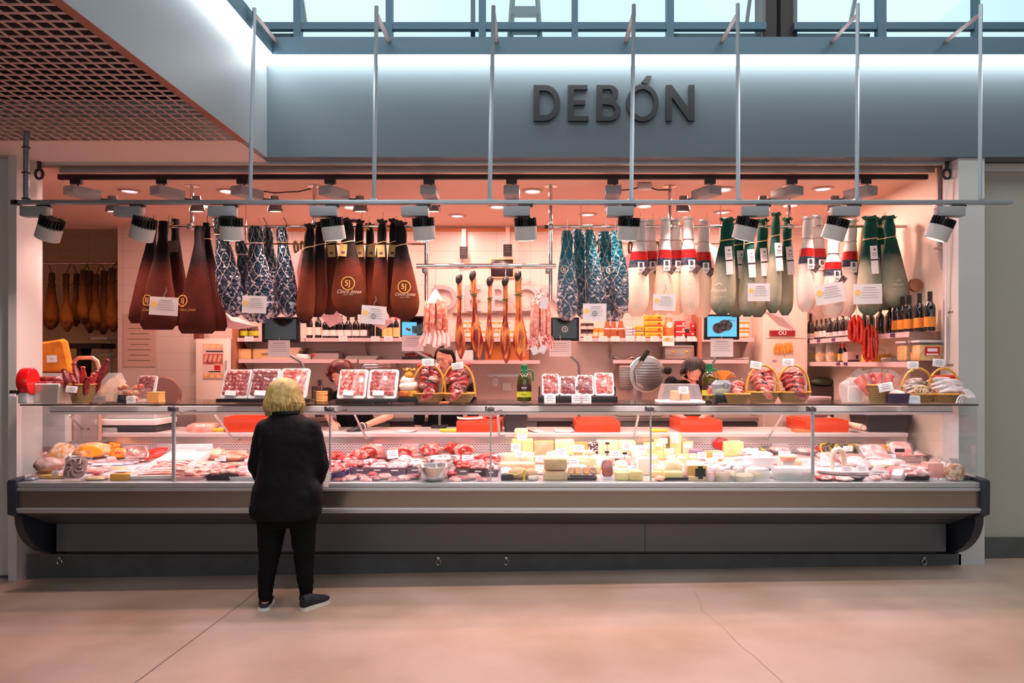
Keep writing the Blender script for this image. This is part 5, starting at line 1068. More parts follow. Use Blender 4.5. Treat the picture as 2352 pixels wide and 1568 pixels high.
def pouch(name, label, loc, w, d, h, mb, content=None, grp=None, ch=.45, tie=False, cat_='bag', rz=0, noise=.05):
    r = T(name, label, cat_, loc, rz, grp); n = 16
    if content: B().loft([[V(w/2*f*.9*math.cos(q)*(1+random.uniform(-.08,.08)), d/2*f*.9*math.sin(q), h*ch*z) for q in [k*2*PI/n for k in range(n)]] for f, z in ((.9,0.02),(1,.3),(1,.7),(.7,.98))]).build('contents', content, r)
    pr = ((.92,0),(1.02,.15),(1,.5),(.8,.72),(.34,.86),(.5,1)) if tie else ((.92,0),(1.02,.15),(1,.6),(.96,.85),(.9,1))
    B().loft([[V(w/2*f*math.cos(q)*(1+random.uniform(-noise,noise)), d/2*f*(1 if z < .6 else .55 if not tie else .9)*math.sin(q)*(1+random.uniform(-noise,noise)), h*z) for q in [k*2*PI/n for k in range(n)]] for f, z in pr]).build('bag', mb, r); return r
CHIP = mat('chips', (222,170,90), .5, col2=(240,204,140), scale=30)
for i, px in enumerate((1868, 1890, 1914)): xs, Y = sidepos(px); pouch('snack_bag', 'clear bag of golden snacks on the lower right shelf', (xs,Y,1.695), .16, .12, .22, BAGF, CHIP, 'snack bags on the lower right shelf', .5)
for px in (1930, 1939): sput(py, px, 1.695, 'small dark bottle with gold neck on the lower right shelf', 'small bottles on the lower right shelf', scale=.72)
xs, Y = sidepos(1955); carton('striped_box', 'white box with dark print beside the small bottles', 'box', 1955, Y, 1.695, .12, .1, .1, WC, None, None, mat('violet_print', (90,60,90), .6))
xs, Y = sidepos(2012); r = T('yellow_pack', 'yellow carton with a clear window on the lower right shelf', 'box', (xs,Y,1.695)); B().box((0,0,.035), (.2,.16,.07), bev=.004).build('carton', YC, r); B().ell((0,0,.09), (.09,.07,.045)).build('window_film', BAGF, r)
xs, Y = sidepos(2045); slab('plastic_pack', 'flat pale plastic pack on the lower right shelf', 'pack', xs, Y, 1.695, .16, .14, .04, BAGF)
for px, lb in ((2096,'nearer'),(2128,'nearest')):
    xs, Y = sidepos(px, -.0); r = T('snack_tub', 'clear tub of pale snacks with red label, %s one' % lb, 'tub', (xs,Y,1.695), group='clear snack tubs'); B().box((0,0,.075), (.19,.15,.13), bev=.015).build('contents', CHIP, r); B().box((0,0,.08), (.2,.16,.155), bev=.018).build('tub', FILM, r); B().box((0,0,.165), (.21,.17,.02), bev=.006).build('lid', LGREY, r); B().box((0,-.083,.085), (.12,.003,.07)).build('label', RED, r); B().box((0,-.085,.095), (.08,.001,.025)).box((0,-.085,.06), (.1,.001,.012)).build('print', CARD, r)
def ticket_side(px, z, w=.05):
    xs, Y = 3.101, 3.101*F/(px-VX); o = T('shelf_ticket', 'violet price ticket on the right wall shelf lip', 'ticket', (xs,Y,z), group='violet shelf tickets'); B().box((0,0,0), (.003,w*1.6,.032)).build('card', mat('violet_ticket', (80,52,100), .5), o)
for px in (1856, 1880, 1914, 1957, 1985, 2012, 2050): ticket_side(px, 1.925)
for px in (1925, 1942): ticket_side(px, 1.675)
r = T('white_bucket', 'white plastic bucket on the worktop below the right shelves', 'bucket', (X(1880,7.2),7.2,1.04)); B().box((0,.1,-.48), (.5,.5,.96)).build('stand', STC, r); B().lathe([(.11,0),(.125,.28),(.13,.285),(.12,.29)], n=24).build('bucket', mat('bucket_white', (226,200,206), .4), r); B().box((.02,-.14,.08), (.3,.02,.04), (0,.6,0)).build('handle', mat('brown_handle', (190,120,60), .5), r)
r = T('green_bag', 'dark green bag on the appliance under the right shelf', 'bag', (X(1890,7.7),7.72,1.42)); B().ell((0,0,.05), (.15,.1,.05), noise=.06).build('bag', mat('green_plastic', (60,76,54), .4), r); B().box((0,.05,-.2), (.34,.25,.4)).build('appliance', mat('dark_appliance', (70,54,56), .4), r)
# left: doorway shelf, microwave, orange envelope
r = T('steel_rack', 'low white shelf rack in the dim back room', 'rack', (X(240,8.9),8.9,0))
for y in (774, 793, 811): B().bb((-.05,-.2,Zp(y,8.7)-.03),(.16,.2,Zp(y,8.7))).build('shelf', LGREY, r)
for sx in (-.05,.13): B().bb((sx,.16,.0),(sx+.03,.19,Zp(774,8.7))).build('upright', LGREY, r)
one(B().bb(P(158,800,8.5), P(232,788,8.5)+V(0,.3,0)).bb(P(170,880,8.5)+V(0,.05,0), P(180,800,8.5)+V(0,.25,0)).bb(V(P(170,880,8.5).x,8.55,-.1), V(P(180,880,8.5).x,8.75,Zp(850,8.5))), 'dark_bench', BLACK, 'dark bench top at the back of the dim room', 'bench')
# ================================================================ ON TOP OF THE GLASS COUNTER
GT = 1.3842
def tp(x, Y=5.25, dz_=0): return V((x-VX)*Y/F, Y, GT+dz_)
def price_card(label, c, w=.1, h=.06, lean=-.25, roll=0, pin=0, group='price cards', lines=3, m=CARD, clip=False):
    r = T('price_card', label, 'price card', c, group=group, rot=(lean, roll, 0)); B().box((0,0,h/2), (w,.002,h), bev=.0006).build('card', m, r)
    b = B()
    for i in range(lines): b.box((.0,-.0015,h*(.78-.22*i)), (w*(.7 if i % 2 else .5),.0006,h*.055))
    b.build('print', INK, r)
    if pin: B().tube([(0,.003,h*.3),(0,.004,-pin)], .0022, 4).build('pin', STEEL if not clip else MILK, r)
    return r
def meat_pack(label, loc, w, h, m, lean=-.5, rows=6, rz=0, group=None, fold=.5, card=True, trm=None):
    """white foam tray standing on edge and leaning back, rows of folded slices under film"""
    r = T('meat_pack', label, 'packed meat', loc, group=group, rot=(lean, 0, rz)); trm = trm or mat('foam_tray', (244,236,232), .45)
    b = B(); q = [(-w/2,.012),(-w/2+.012,0),(w/2-.012,0),(w/2,.012),(w/2,h-.012),(w/2-.012,h),(-w/2+.012,h),(-w/2,h-.012)]
    b.prism(q, .02).build('tray', trm, r); n = max(4, int(w/.034))
    for i in range(rows):
        z = h*.10+(h*.80)*i/rows; b = B(); N = n*5; hh = h*.8/rows*1.25; ph = random.uniform(0,6); lo, mi, hi_ = [], [], []
        for k in range(N+1):
            x = -w*.41+w*.82*k/N; u = k*2*PI/5*(.9+.1*math.sin(k*.4+ph))+ph; a_ = .5+.5*math.sin(u)
            lo.append(V(x, -.002-.004*a_, z+.004*math.sin(u*.5))); mi.append(V(x+.005*math.cos(u), -.012-.008*a_, z+hh*.55+.004*math.sin(u*.7))); hi_.append(V(x+.004*math.cos(u+1)*fold*2, -.004-.012*a_, z+hh+.005*math.cos(u*.6)))
        R_ = [[b.bm.verts.new(p) for p in q_] for q_ in (lo, mi, hi_, [p+V(0,.006,-.004) for p in hi_])]
        for q0, q1 in zip(R_, R_[1:]):
            for k in range(N): b._f((q0[k],q0[k+1],q1[k+1],q1[k]))
        b.build('meat_row', m, r)
    b = B(); k = 6
    b.loft([[V(x*s, y, h/2+(z-h/2)*s) for x, z in q] for s, y in ((1.01,.004),(.97,-.014),(.9,-.019))]).build('film', FILM, r)
    if card: B().box((-.03+random.uniform(-.02,.02),-.024,.035), (.085,.002,.04), (0,.05,0)).build('price_label', CARD, r)
    return r
SL1 = mat('sliced_red', (170,12,14), .3, col2=(232,140,124), scale=42, lo=.52, hi=.64, coat=.4); SL2 = mat('sliced_dark', (136,6,12), .3, col2=(220,110,100), scale=46, lo=.55, hi=.66, coat=.4); SL3 = mat('sliced_orange', (206,44,30), .3, col2=(244,170,150), scale=36, lo=.47, hi=.62, coat=.4)
ST = mat('stand_black', (34,28,30), .35)
def stand(label, x0, x1, Y=5.22, d=.2, h=.028):
    b = B().bb((X(x0,Y),Y-.02,GT), (X(x1,Y),Y+d,GT+h), .004); n = max(2, int((x1-x0)/70))
    for i in range(n+1): x = lerp(X(x0,Y)+.01, X(x1,Y)-.01, i/n); b.bb((x-.006,Y+d*.45,GT+h), (x+.006,Y+d,GT+.12))
    return one(b, 'pack_stand', ST, label, 'stand')
stand('black stand under the three leaning packs at left', 498, 712); stand('black stand under the two leaning packs', 772, 915)
GP = 'leaning packs of sliced meat'
for x, w, h, m, lb in ((537,66,.245,SL1,'leaning pack of bright red sliced ham, leftmost of three'),(601,68,.25,SL2,'leaning pack of dark red sliced ham, middle of three'),(669,66,.255,SL3,'leaning pack of orange-red slices behind the customer, right of three'),(806,66,.245,SL3,'leaning pack of pale orange slices, left of the pair'),(876,68,.245,SL1,'leaning pack of red slices in white film, right of the pair')):
    meat_pack(lb, tp(x,5.235,.03), S(w,5.25), h, m, -.46, 6 if m is not SL3 else 5, 0, GP, .5 if m is not SL3 else .9)
stand('long black stand under the four small packs', 1236, 1418, 5.18, .16, .05)
for x, h, m, lb in ((1265,.185,SL1,'small leaning pack of red slices, first of four by the oil'),(1305,.165,SL2,'small leaning pack of dark slices, second of four'),(1345,.175,SL2,'small leaning pack of dark slices, third of four'),(1389,.195,SL3,'small leaning pack of pale orange slices, last of four')):
    meat_pack(lb, tp(x,5.23,.052), S(45 if x > 1380 else 40,5.25), h, m, -.5, 5, 0, 'four small leaning packs', .5, False)
for x, lb in ((1263,'under the first small pack'),(1326,'under the second small pack'),(1345,'under the third small pack')): price_card('white price card on the black stand '+lb, tp(x,5.135), S(26,5.2), S(20,5.2), -.12, 0, 0, 'cards on the long black stand')
# olive oil
OIL = mat('olive_oil', (64,60,14), .08, coat=.7, spec=.6); GCAP = mat('green_cap', (10,110,62), .35)
def oil(label, loc, s=1.):
    r = T('oil_bottle', label, 'oil bottle', loc, group='olive oil bottles')
    B().lathe([(.046*s,0),(.052*s,.006),(.052*s,.155*s),(.046*s,.185*s),(.03*s,.205*s),(.021*s,.215*s),(.021*s,.235*s)], n=22).build('bottle', OIL, r)
    B().lathe([(.0528*s,.035*s),(.0528*s,.075*s)], n=22, cap=False).build('label_band', mat('lime_band', (190,196,40), .45), r); B().lathe([(.0526*s,.08*s),(.0526*s,.125*s)], n=22, cap=False).build('dark_label', mat('maroon_label', (58,28,28), .4), r)
    B().tube([(-.02*s,-.0536*s,.056*s),(-.008*s,-.0536*s,.062*s),(.004*s,-.0536*s,.052*s),(.02*s,-.0536*s,.058*s)], .0022*s, 4, flat=.4).build('script_print', mat('green_ink', (60,90,30), .6), r); B().box((0,-.0535*s,.105*s), (.04*s,.001,.004)).box((0,-.0535*s,.096*s), (.03*s,.001,.003)).build('print', CARD, r)
    B().lathe([(.026*s,.205*s),(.026*s,.225*s),(.022*s,.228*s),(.022*s,.265*s),(.018*s,.268*s)], n=18).build('cap', GCAP, r)
    B().tube([(.015*s,0,.228*s),(.05*s,0,.226*s),(.062*s,0,.215*s),(.064*s,0,.17*s),(.062*s,0,.15*s)], .006*s, 8).build('handle', GCAP, r); return r
oil('green-capped olive oil bottle standing alone at centre', tp(1204,5.3), 1.08); oil('green-capped olive oil bottle behind the blue bag at right', tp(1629,5.55), 1.1)
# hoop baskets
WV = weave('basket_weave', (232,190,116), (206,156,88)); HOOP = mat('hoop_wood', (226,166,70), .4, col2=(206,140,54), scale=30)
def basket(label, loc, r0, h=.08, hoop=.0, tilt=.0, flare=1.18, tall=False, wv=None, sy=.85):
    r = T('wicker_basket', label, 'basket', loc, group='wicker baskets', rot=(tilt,0,0)); wv = wv or WV
    B().lathe([(r0*.82,0),(r0*.9,h*.2),(r0*(1+flare)/2,h*.65),(r0*flare,h),(r0*flare*.95,h),(r0*.86,h*.3),(r0*.7,.012)], n=32, sy=sy).build('bowl', wv, r)
    B().tube([(r0*flare*math.cos(a), sy*r0*flare*math.sin(a), h) for a in [i*PI/16 for i in range(32)]], .007, 6, closed=True).build('rim', HOOP, r)
    if hoop: B().tube([(r0*flare*1.0*math.cos(a), .0, h*.6+hoop*math.sin(a)**.8 if math.sin(a) > 0 else h*.6) for a in [i*PI/20 for i in range(21)]], .009, 8).build('hoop_handle', HOOP, r)
    return r
MFILM = clear('meat_film', (252,250,250), .06, .1)
def packed_proto(m, film=MFILM):
    r = T('packed_meat', 'x', 'packed meat', (0,0,0)); B().loft([[V(a*math.cos(q)*(1+.12*math.sin(3*q+z*90)), c*math.sin(q)*(1+.1*math.cos(2*q)), z) for q in [k*2*PI/16 for k in range(16)]] for a, c, z in ((.03,.02,-.018),(.05,.035,-.006),(.05,.036,.008),(.03,.02,.018))]).build('meat', m, r)
    B().loft([[V(a*math.cos(q)*(1+.1*math.sin(5*q)), c*math.sin(q)*(1+.1*math.cos(4*q)), z) for q in [k*2*PI/16 for k in range(16)]] for a, c, z in ((.036,.026,-.021),(.07,.052,-.002),(.07,.052,.002),(.036,.026,.021))]).build('film', film, r); return r
PM = [packed_proto(m) for m in (MEAT, MEATD, mat('streaky_meat', (190,46,42), .3, col2=(240,176,160), scale=30, lo=.46, hi=.62, coat=.4), PINKM)]
used = set()
def pm(i, loc, rot, sc, label, grp):
    if i not in used:
        used.add(i); o = PM[i]; o.location = loc; o.rotation_euler = rot; o.scale = (sc,)*3; o['label'] = label; o['group'] = grp; return o
    return dup(PM[i], loc, rot=rot, scale=sc, label=label, group=grp)
def pile(base, desc, n, r0, z0, z1, kinds, sc=1., grp='packed meat in baskets'):
    """pieces heaped in a shallow basket, low at the front and high at the back"""
    for k in range(n):
        row = k/max(n-1,1); a = k*2.4; x = r0*.95*math.sin(a*1.3)*(1-.3*row); y = lerp(-r0*.55, r0*.4, row); z = lerp(z0, z1, row**.9)+random.uniform(-.006,.006)
        pm(kinds[k % len(kinds)], base+V(x,y,z), (random.uniform(-1.2,-.5), random.uniform(-.6,.6), random.uniform(-.5,.5)), sc*random.uniform(.85,1.1), 'vacuum-packed meat piece in '+desc, grp)
for x, hx, lb, ds, kd in ((985,0,'wicker hoop basket left of centre, next to the food bag','the hoop basket next to the food bag',(0,2,1,0,2)),(1053,0,'wicker hoop basket second at centre, overflowing with meat','the second centre hoop basket',(2,0,2,1,0))):
    c = tp(x,5.25); basket(lb, c, .108, .07, .25, .0); pile(c, ds, 22, .165, .055, .27, kd, 1.12)
for x, lb, ds, kd in ((1752,'wide wicker hoop basket of pale packed meat right of the blue bag','the pale hoop basket at right',(3,2,3,0)),(1822,'wicker hoop basket of dark packed meat before the fridge','the dark hoop basket before the fridge',(1,2,0,1))):
    c = tp(x,5.25); basket(lb, c, .108, .08, .235, .0); pile(c, ds, 20, .16, .065, .21, kd, 1.12)
c = tp(1692,5.16); basket('small wicker basket without handle beside the blue bag', c, .085, .07); pile(c, 'the small basket beside the blue bag', 6, .09, .06, .13, (3,2), .85)
for x, lb in ((2108,'wicker hoop basket of twine-tied dry sausages at right'),(2168,'wicker hoop basket of white sausages at far right')): basket(lb, tp(x,5.25), .108, .065, .22, .0)
FU = mat('dry_sausage', (120,92,84), .6, col2=(206,188,178), scale=26, lo=.4, hi=.6); WS = mat('white_sausage', (226,214,212), .5, col2=(196,176,174), scale=18)
for k in range(9):
    a = k*.7-2.6; c = tp(2108+random.uniform(-6,6),5.22+.01*(k%3), .07+.011*k); L_ = .11
    one(B().tube([c+V(-L_*math.cos(a*.3), -.03+.01*k, .0), c+V(-.04,-.03+.008*k,.016), c+V(.04,-.025+.008*k,.014), c+V(L_*math.cos(a*.3)*.95, -.02+.01*k,-.006+.02*math.sin(a))], [.007,.014,.014,.006], 8), 'dry_sausage', FU, 'thin dry sausage heaped in the hoop basket tied with twine', 'sausage', 'dry sausages in the hoop basket')
one(B().tube([tp(2115,5.12,.1)+V(.05*math.sin(t*2.1)*math.cos(t*.6), .02*math.cos(t*1.7), .03*math.cos(t*2.1)) for t in [i*.25 for i in range(60)]], .003, 5), 'twine', ROPE, 'loose twine over the dry sausages in the hoop basket', 'twine')
for k in range(7):
    c = tp(2178+random.uniform(-10,10),5.22, .075+.014*k)
    one(B().tube([c+V(-.11,-.03+.012*k,0), c+V(-.04,-.04+.012*k,.018), c+V(.05,-.04+.012*k,.016), c+V(.12,-.02+.012*k,.01*(k%3)-.03)], [.008,.018,.018,.008], 8), 'white_sausage', WS, 'floury white sausage heaped in the far right hoop basket', 'sausage', 'white sausages at far right')
for k in range(3): one(B().tube([tp(2208+k*6,5.14+.02*k,.08)+V(.05*math.sin(t), -.01+.01*math.cos(t*2), -.066*(t/5)+.02*math.cos(t*2)) for t in [i*.3 for i in range(16)]], .0055, 6), 'white_string', PAPER, 'thick white string trailing from the far right basket, %s strand' % ('left','middle','right')[k], 'string', 'white strings')
for k in range(2): one(B().tube([tp(2140,5.3,.17+.02*k), tp(2195,5.28,.175+.02*k)], .016, 8), 'red_sausage', CHO, 'straight red sausage lying across the far right basket, %s' % ('lower','upper')[k], 'sausage', 'red sausages across the basket')
for x, y, w, h, rl, lb, ch in ((983,832,27,17,0,'white price card clipped on the first centre hoop',.295),(1052,840,27,16,-.18,'tilted price card clipped on the second centre hoop',.29),(1735,838,26,17,.16,'tilted price card clipped on the pale meat hoop',.27),(1810,832,26,17,0,'white price card clipped on the dark meat hoop',.285),(2097,838,26,17,0,'white price card above the twine sausage hoop',.27),(2155,833,28,18,.12,'tilted price card above the white sausage hoop',.29)):
    p = P(x,y+h/2,5.24); price_card(lb, p, S(w,5.24), S(h,5.24), 0, rl, .03, 'price cards clipped on hoops', 3, CARD, True)
# food bag with a yellow bow, blue bag with an orange top
r = T('food_bag', 'clear food bag with yellow tied top on a black tray', 'bag', tp(940,5.26)); B().box((0,0,.02), (.15,.14,.04), bev=.006).build('tray', BLACK, r); B().box((0,0,.065), (.14,.12,.05), bev=.012).build('yellow_goods', mat('yellow_goods', (216,170,60), .4, col2=(190,80,40), scale=18), r)
B().ell((0,0,.12), (.08,.065,.05), noise=.05).ell((-.01,.0,.16), (.06,.05,.05), noise=.05).build('bag', mat('pale_bag', (240,214,200), .35, coat=.4), r)
B().ell((0,-.01,.205), (.035,.035,.035), noise=.08).build('tied_bread', mat('bread_gold', (214,140,40), .5), r); b = B()
for k in range(9): a = k*2*PI/9; b.tube([(0,0,.225),(.03*math.cos(a),.025*math.sin(a),.245),(.05*math.cos(a),.035*math.sin(a),.25+.01*(k%2))], [.008,.014,.012], 5, flat=.3)
b.build('bow', mat('bow_yellow', (240,170,60), .4), r)
r = T('food_bag', 'clear blue-tinted gift bag with orange frilled top', 'bag', tp(1658,5.2)); B().box((0,0,.03), (.12,.1,.06), bev=.006).build('tray', BLACK, r); B().ell((0,0,.08), (.055,.045,.03), noise=.1).build('contents', CHIP, r)
B().loft([[V(a*math.cos(q)*(1+random.uniform(-.06,.06)), c_*math.sin(q), z) for q in [k*2*PI/18 for k in range(18)]] for a, c_, z in ((.055,.045,.03),(.07,.055,.08),(.08,.055,.14),(.05,.03,.17))]).build('bag', clear('blue_film', (206,226,236), .12, .15, .3, (196,214,224)), r)
b = B()
for k in range(13): a = PI*k/12; b.tube([(0.02,.02,.165),(.02+.04*math.cos(a),.02,.19+.02*math.sin(a)),(.02+.09*math.cos(a),.02,.20+.045*math.sin(a))], [.004,.010,.012], 5, flat=.3)
b.build('frilled_top', mat('orange_frill', (226,130,50), .4), r); flat2d('emblem', [circ(.022,20), circ(.018,20)], .0005, INKD, r, (.015,-.058,.13))
for k, (dx, dz_, rt) in enumerate(((.10,.05,.4),(.12,.10,.2),(-.07,.07,-.5),(.15,.03,.7))): pm((2,3,3,0)[k], tp(1660,5.3,.03)+V(dx,0,dz_), (-.9,rt,.2), 1.15, 'packed meat leaning behind the blue gift bag', 'packed meat behind the blue bag')
# cheese box, wood blocks
r = T('cheese_box', 'milky clear cover over blocks of hard cheese on a white tray', 'box', tp(1561,5.24)); B().box((0,0,.008), (.34,.24,.016), bev=.004).build('tray', CARD, r)
B().loft([[V(x*w,y*d,z) for x, y in ((-1,-1),(1,-1),(1,1),(-1,1))] for w, d, z in ((.15,.11,.016),(.145,.105,.06),(.125,.09,.14))]).build('cover', clear('cover_film', (246,236,240), .1, .12, .16), r, smooth=False)
CH = mat('hard_cheese', (236,206,140), .5, col2=(214,176,104), scale=20)
for dx, lb in ((-.035,'left'),(.04,'right')): o = one(B().box((0,0,.037), (.066,.06,.075), bev=.006), 'cheese_block', CH, 'block of hard cheese under the milky cover, %s one' % lb, 'cheese', 'cheese blocks under the cover'); o.location = tp(1561,5.2,.0165)+V(dx,0,0)
price_card('white price card on the milky cheese cover', tp(1570,5.12,.07), .075, .055, -.2, 0, 0)
def blocks(x, Y, desc):
    r = 5
    for k in range(6): one(B().box((0,0,.0065), (.095,.09,.0125), bev=.002), 'wooden_block', mat('block_wood%d' % (k % 2), (236-14*(k%2),170-10*(k%2),96), .5), 'thin wooden board in the small stack '+desc+', '+('lowest','second','third','fourth','fifth','topmost')[k], 'board', 'stacked wooden boards').location = tp(x+random.uniform(-1,1),Y,.013*k)
blocks(358, 5.3, 'beside the round slicer'); blocks(735, 5.42, 'between the leaning packs')
slab('orange_tray', 'flat orange paper between the two centre hoop baskets', 'paper', tp(1020,5.12).x, 5.12, GT, .07, .05, .012, mat('orange_pad', (226,120,60)))
# left end
r = T('ticket_dispenser', 'red rounded ticket dispenser at the far left end of the glass', 'ticket dispenser', tp(60,5.1)); B().box((.005,0,.04), (.07,.09,.08), bev=.008).build('base', LGREY, r); B().lathe([(.0,-.04),(.07,-.04),(.075,-.03),(.075,.03),(.07,.04),(.0,.04)], n=28).xform(Matrix.Translation((.015,0,.165)) @ Matrix.Rotation(PI/2,4,'Y') @ Matrix.Scale(1.35,4,(1,0,0))).build('housing', mat('dispenser_red', (206,16,20), .25, coat=.5), r)
B().box((-.05,-.03,.085), (.06,.07,.03), bev=.008).build('ticket_slot', BLACK, r); B().box((-.05,-.055,.065), (.04,.03,.02)).build('ticket', CARD, r)
r = T('steel_pan', 'deep steel pan full of red cured sausages at the left end', 'pan', tp(114,5.22)); box_open(r, .27, .19, .14, mat('pan_steel', (206,196,190), .25, .6), flare=1.12, depth=.06); B().box((0,-.1,.135), (.3,.006,.026), bev=.002).box((0,.1,.135),(.3,.006,.026),bev=.002).build('rim', CARD, r)
for k in range(9): one(B().tube([V(-.055,0,0), V(-.02,0,.012), V(.02,0,.012), V(.055,0,0)], [.014,.026,.026,.014], 10).xform(Matrix.Rotation(.4*(k%3-1),4,'Z')), 'cured_sausage', MEATD, 'short red cured sausage heaped in the steel pan', 'sausage', 'sausages in the steel pan').location = tp(88+(k%5)*13,5.17+.045*(k//5),.115+.035*(k//5))
r = T('orange_envelope', 'crumpled orange padded bag with a white card behind the steel pan', 'bag', V(X(122,5.75),5.75,1.60)); b = B(); pts = [(-.12,0),(.13,0),(.10,.27),(.06,.29),(-.07,.27),(-.12,.26)]
b.loft([[V(x*s,y+.02*math.sin(i*2.1),z*s+.14*(1-s)) for i, (x, z) in enumerate(pts)] for s, y in ((.86,.0),(1,.03),(1,.05),(.86,.08))]).build('bag', mat('orange_bag', (236,140,30), .5, col2=(220,116,24), scale=9, bump=.6, bscale=14), r); B().box((.0,-.014,.12), (.085,.002,.06), (0,-.03,0)).build('card', CARD, r); printed(r, .06, .04, 2, y=-.018, top=3.1); B().bb((-.1,.0,-.62),(.1,.08,.0)).build('holder', LGREY, r)
tp_ = tp(197,5.9); r = T('metal_hoop', 'bent metal hoop standing behind the tall sausage basket', 'handle', V(X(197,5.9),5.9,1.0)); B().tube([(-.12,0,0),(-.12,0,.62),(-.10,0,.70),(-.06,0,.73),(.06,0,.73),(.10,0,.70),(.12,0,.62),(.12,0,0)], .017, 8).build('bent_tube', mat('peach_metal', (214,170,150), .3, .6), r); B().box((0,0,.01), (.3,.2,.02)).build('base', STEEL, r)
c = tp(190,5.2); basket('tall straight wicker basket of wrapped sausages at left', c, .085, .14, 0, 0, 1.1)
for k in range(12):
    a = k*2.4; h = .13+.10*(k % 4)/3+(.08 if k > 7 else 0); c2 = c+V(.052*math.sin(a)*(.6+.4*(k%2)), .045*math.cos(a)+(.02 if k > 7 else 0), .03)
    o = one(B().tube([V(0,0,0),V(0,0,h*.3),V(0,0,h*.8),V(0,0,h)], [.012,.024,.024,.010], 9).ell((0,0,h), (.02,.012,.012)), 'wrapped_sausage', MEATD if k % 3 else MEAT, 'film-wrapped red sausage standing in the tall left basket', 'sausage', 'wrapped sausages in the tall basket'); o.location = c2; o.rotation_euler = (.3*math.cos(a)*-.8, .35*math.sin(a), 0)
def bundle_box(label, x, Y, w, h, d, loose, m):
    r = T('clear_box', label, 'box', tp(x,Y)); B().box((0,0,h*.25), (w,d,h*.5), bev=.004).build('box', FILM, r); return r
r = T('dried_fish_bag', 'bag of peach coloured salted pieces leaning in a clear box', 'bag', tp(258,5.24)); B().bb((-.09,-.07,0),(.09,.07,.075)).build('clear_box', FILM, r); b = B()
for k in range(6): b.tube([(-.07+k*.026,-.03,.01),(-.065+k*.024,0,.1),(-.03+k*.02,.04,.2-.012*abs(k-2))], [.018,.024,.014], 7, flat=.6)
b.build('salted_piece', mat('peach_piece', (240,196,156), .4, col2=(226,160,110), scale=14, coat=.3), r); B().loft([[V(a*math.cos(q)*(1+random.uniform(-.05,.05))+sh, c_*math.sin(q), z) for q in [k*2*PI/16 for k in range(16)]] for a, c_, z, sh in ((.085,.06,.01,0),(.095,.065,.09,0),(.08,.06,.17,.01),(.05,.03,.225,.02))]).build('bag', BAGF, r)
meat_pack('clear pack of red slices leaning behind the small jar box at left', tp(330,5.42,.0), .15, .21, SL2, -.3, 5, 0, GP, .5, False)
r = T('clear_tub', 'clear tub of mixed cured pieces with two small cards before it', 'tub', tp(302,5.22)); B().bb((-.09,-.07,.0),(.1,.07,.11)).build('tub', FILM, r); b = B()
for k in range(14): b.ell((-.06+.035*(k%4)+random.uniform(-.01,.01), -.04+.035*((k//4)%3), .02+.045*(k//5)+.01*(k%2)), (.026,.02,.018), 14, 9, Matrix.Rotation(k,3,'X'))
b.build('cured_pieces', mat('mixed_pieces', (190,60,40), .4, col2=(200,170,110), scale=24, coat=.3), r)
price_card('black price card on the clear tub at left', tp(280,5.12), .075, .06, -.1, .1, 0, None, 2, mat('card_black', (34,34,40), .5)); price_card('white price card beside the black one on the clear tub', tp(301,5.115), .07, .055, -.1, -.1, 0); price_card('white price card clipped between the steel pan and tall basket', tp(163,5.10,.08), .085, .05, -.1, .1, .08)
price_card('grey price card inside the clear box of salted pieces', tp(228,5.14), .09, .055, -.2, 0, 0, None, 2, mat('card_grey', (150,130,126), .6))
# right end
r = T('white_bag', 'white translucent bag of paper standing left of the tall right basket', 'bag', tp(1958,5.3)); B().loft([[V(a*math.cos(q)*(1+random.uniform(-.05,.05))+sh, c_*math.sin(q), z) for q in [k*2*PI/18 for k in range(18)]] for a, c_, z, sh in ((.08,.07,.0,0),(.09,.075,.08,-.01),(.085,.06,.14,-.01),(.04,.03,.19,.02))]).build('bag', BAGF, r); B().box((.01,-.02,.065), (.11,.03,.12), bev=.01).build('paper_packet', PAPER, r)
c = tp(2020,5.18); basket('tall straight wicker basket of flat packs at right', c, .085, .135, 0, 0, 1.12)
STK = mat('streaky_meat', (206,70,60))
for k in range(9):
    a = -.95+k*.22; r = T('flat_meat_pack', 'flat film pack of streaky meat fanned in the tall right basket', 'packed meat', c+V(-.05+.012*k,.012*(k%3)-.01,.05), group='flat packs in the tall right basket', rot=(-.12,a*.75,.1*(k%3-1)))
    w = .07 if k else .12; B().box((0,0,.11), (w,.008,.2 if k > 1 else .24), bev=.003).build('film', FILM, r); B().box((0.0,.0,.10), (w*.55,.012,.16), bev=.004).build('meat', STK if k % 2 else PINKM, r)
price_card('tilted white price card on the tall right basket', c+V(.0,-.105,.09), S(33,5.1), S(20,5.1), -.1, -.16, 0)
r = tub('purple tub of pale grated cheese between two right baskets', tp(2062,5.1).x, 5.14, GT, .145, .13, .075, mat('tub_purple', (70,50,76), .35), None, 1.15); B().ell((0,0,.07), (.07,.06,.03), noise=.08).build('grated_cheese', mat('grated_pink', (240,206,196), .6, bump=.6, bscale=90), r)
price_card('pale blue price card with orange clip beside the purple tub', tp(2101,5.1), .085, .06, -.2, .05, 0, None, 2, mat('card_blue', (196,206,220), .6))
# cabinets behind the left end of the case
one(B().bb((X(92,6.2),6.15,-.05),(X(172,6.2),6.4,1.33),.006), 'white_cabinet', WHITEST, 'plain white cabinet seen through the left end of the glass case', 'cabinet'); one(B().bb((X(186,6.3),6.3,-.05),(X(246,6.3),6.55,1.28),.006), 'grey_cabinet', mat('pinkish_grey', (206,186,182), .4), 'narrow grey cabinet beside the white one behind the left glass', 'cabinet')
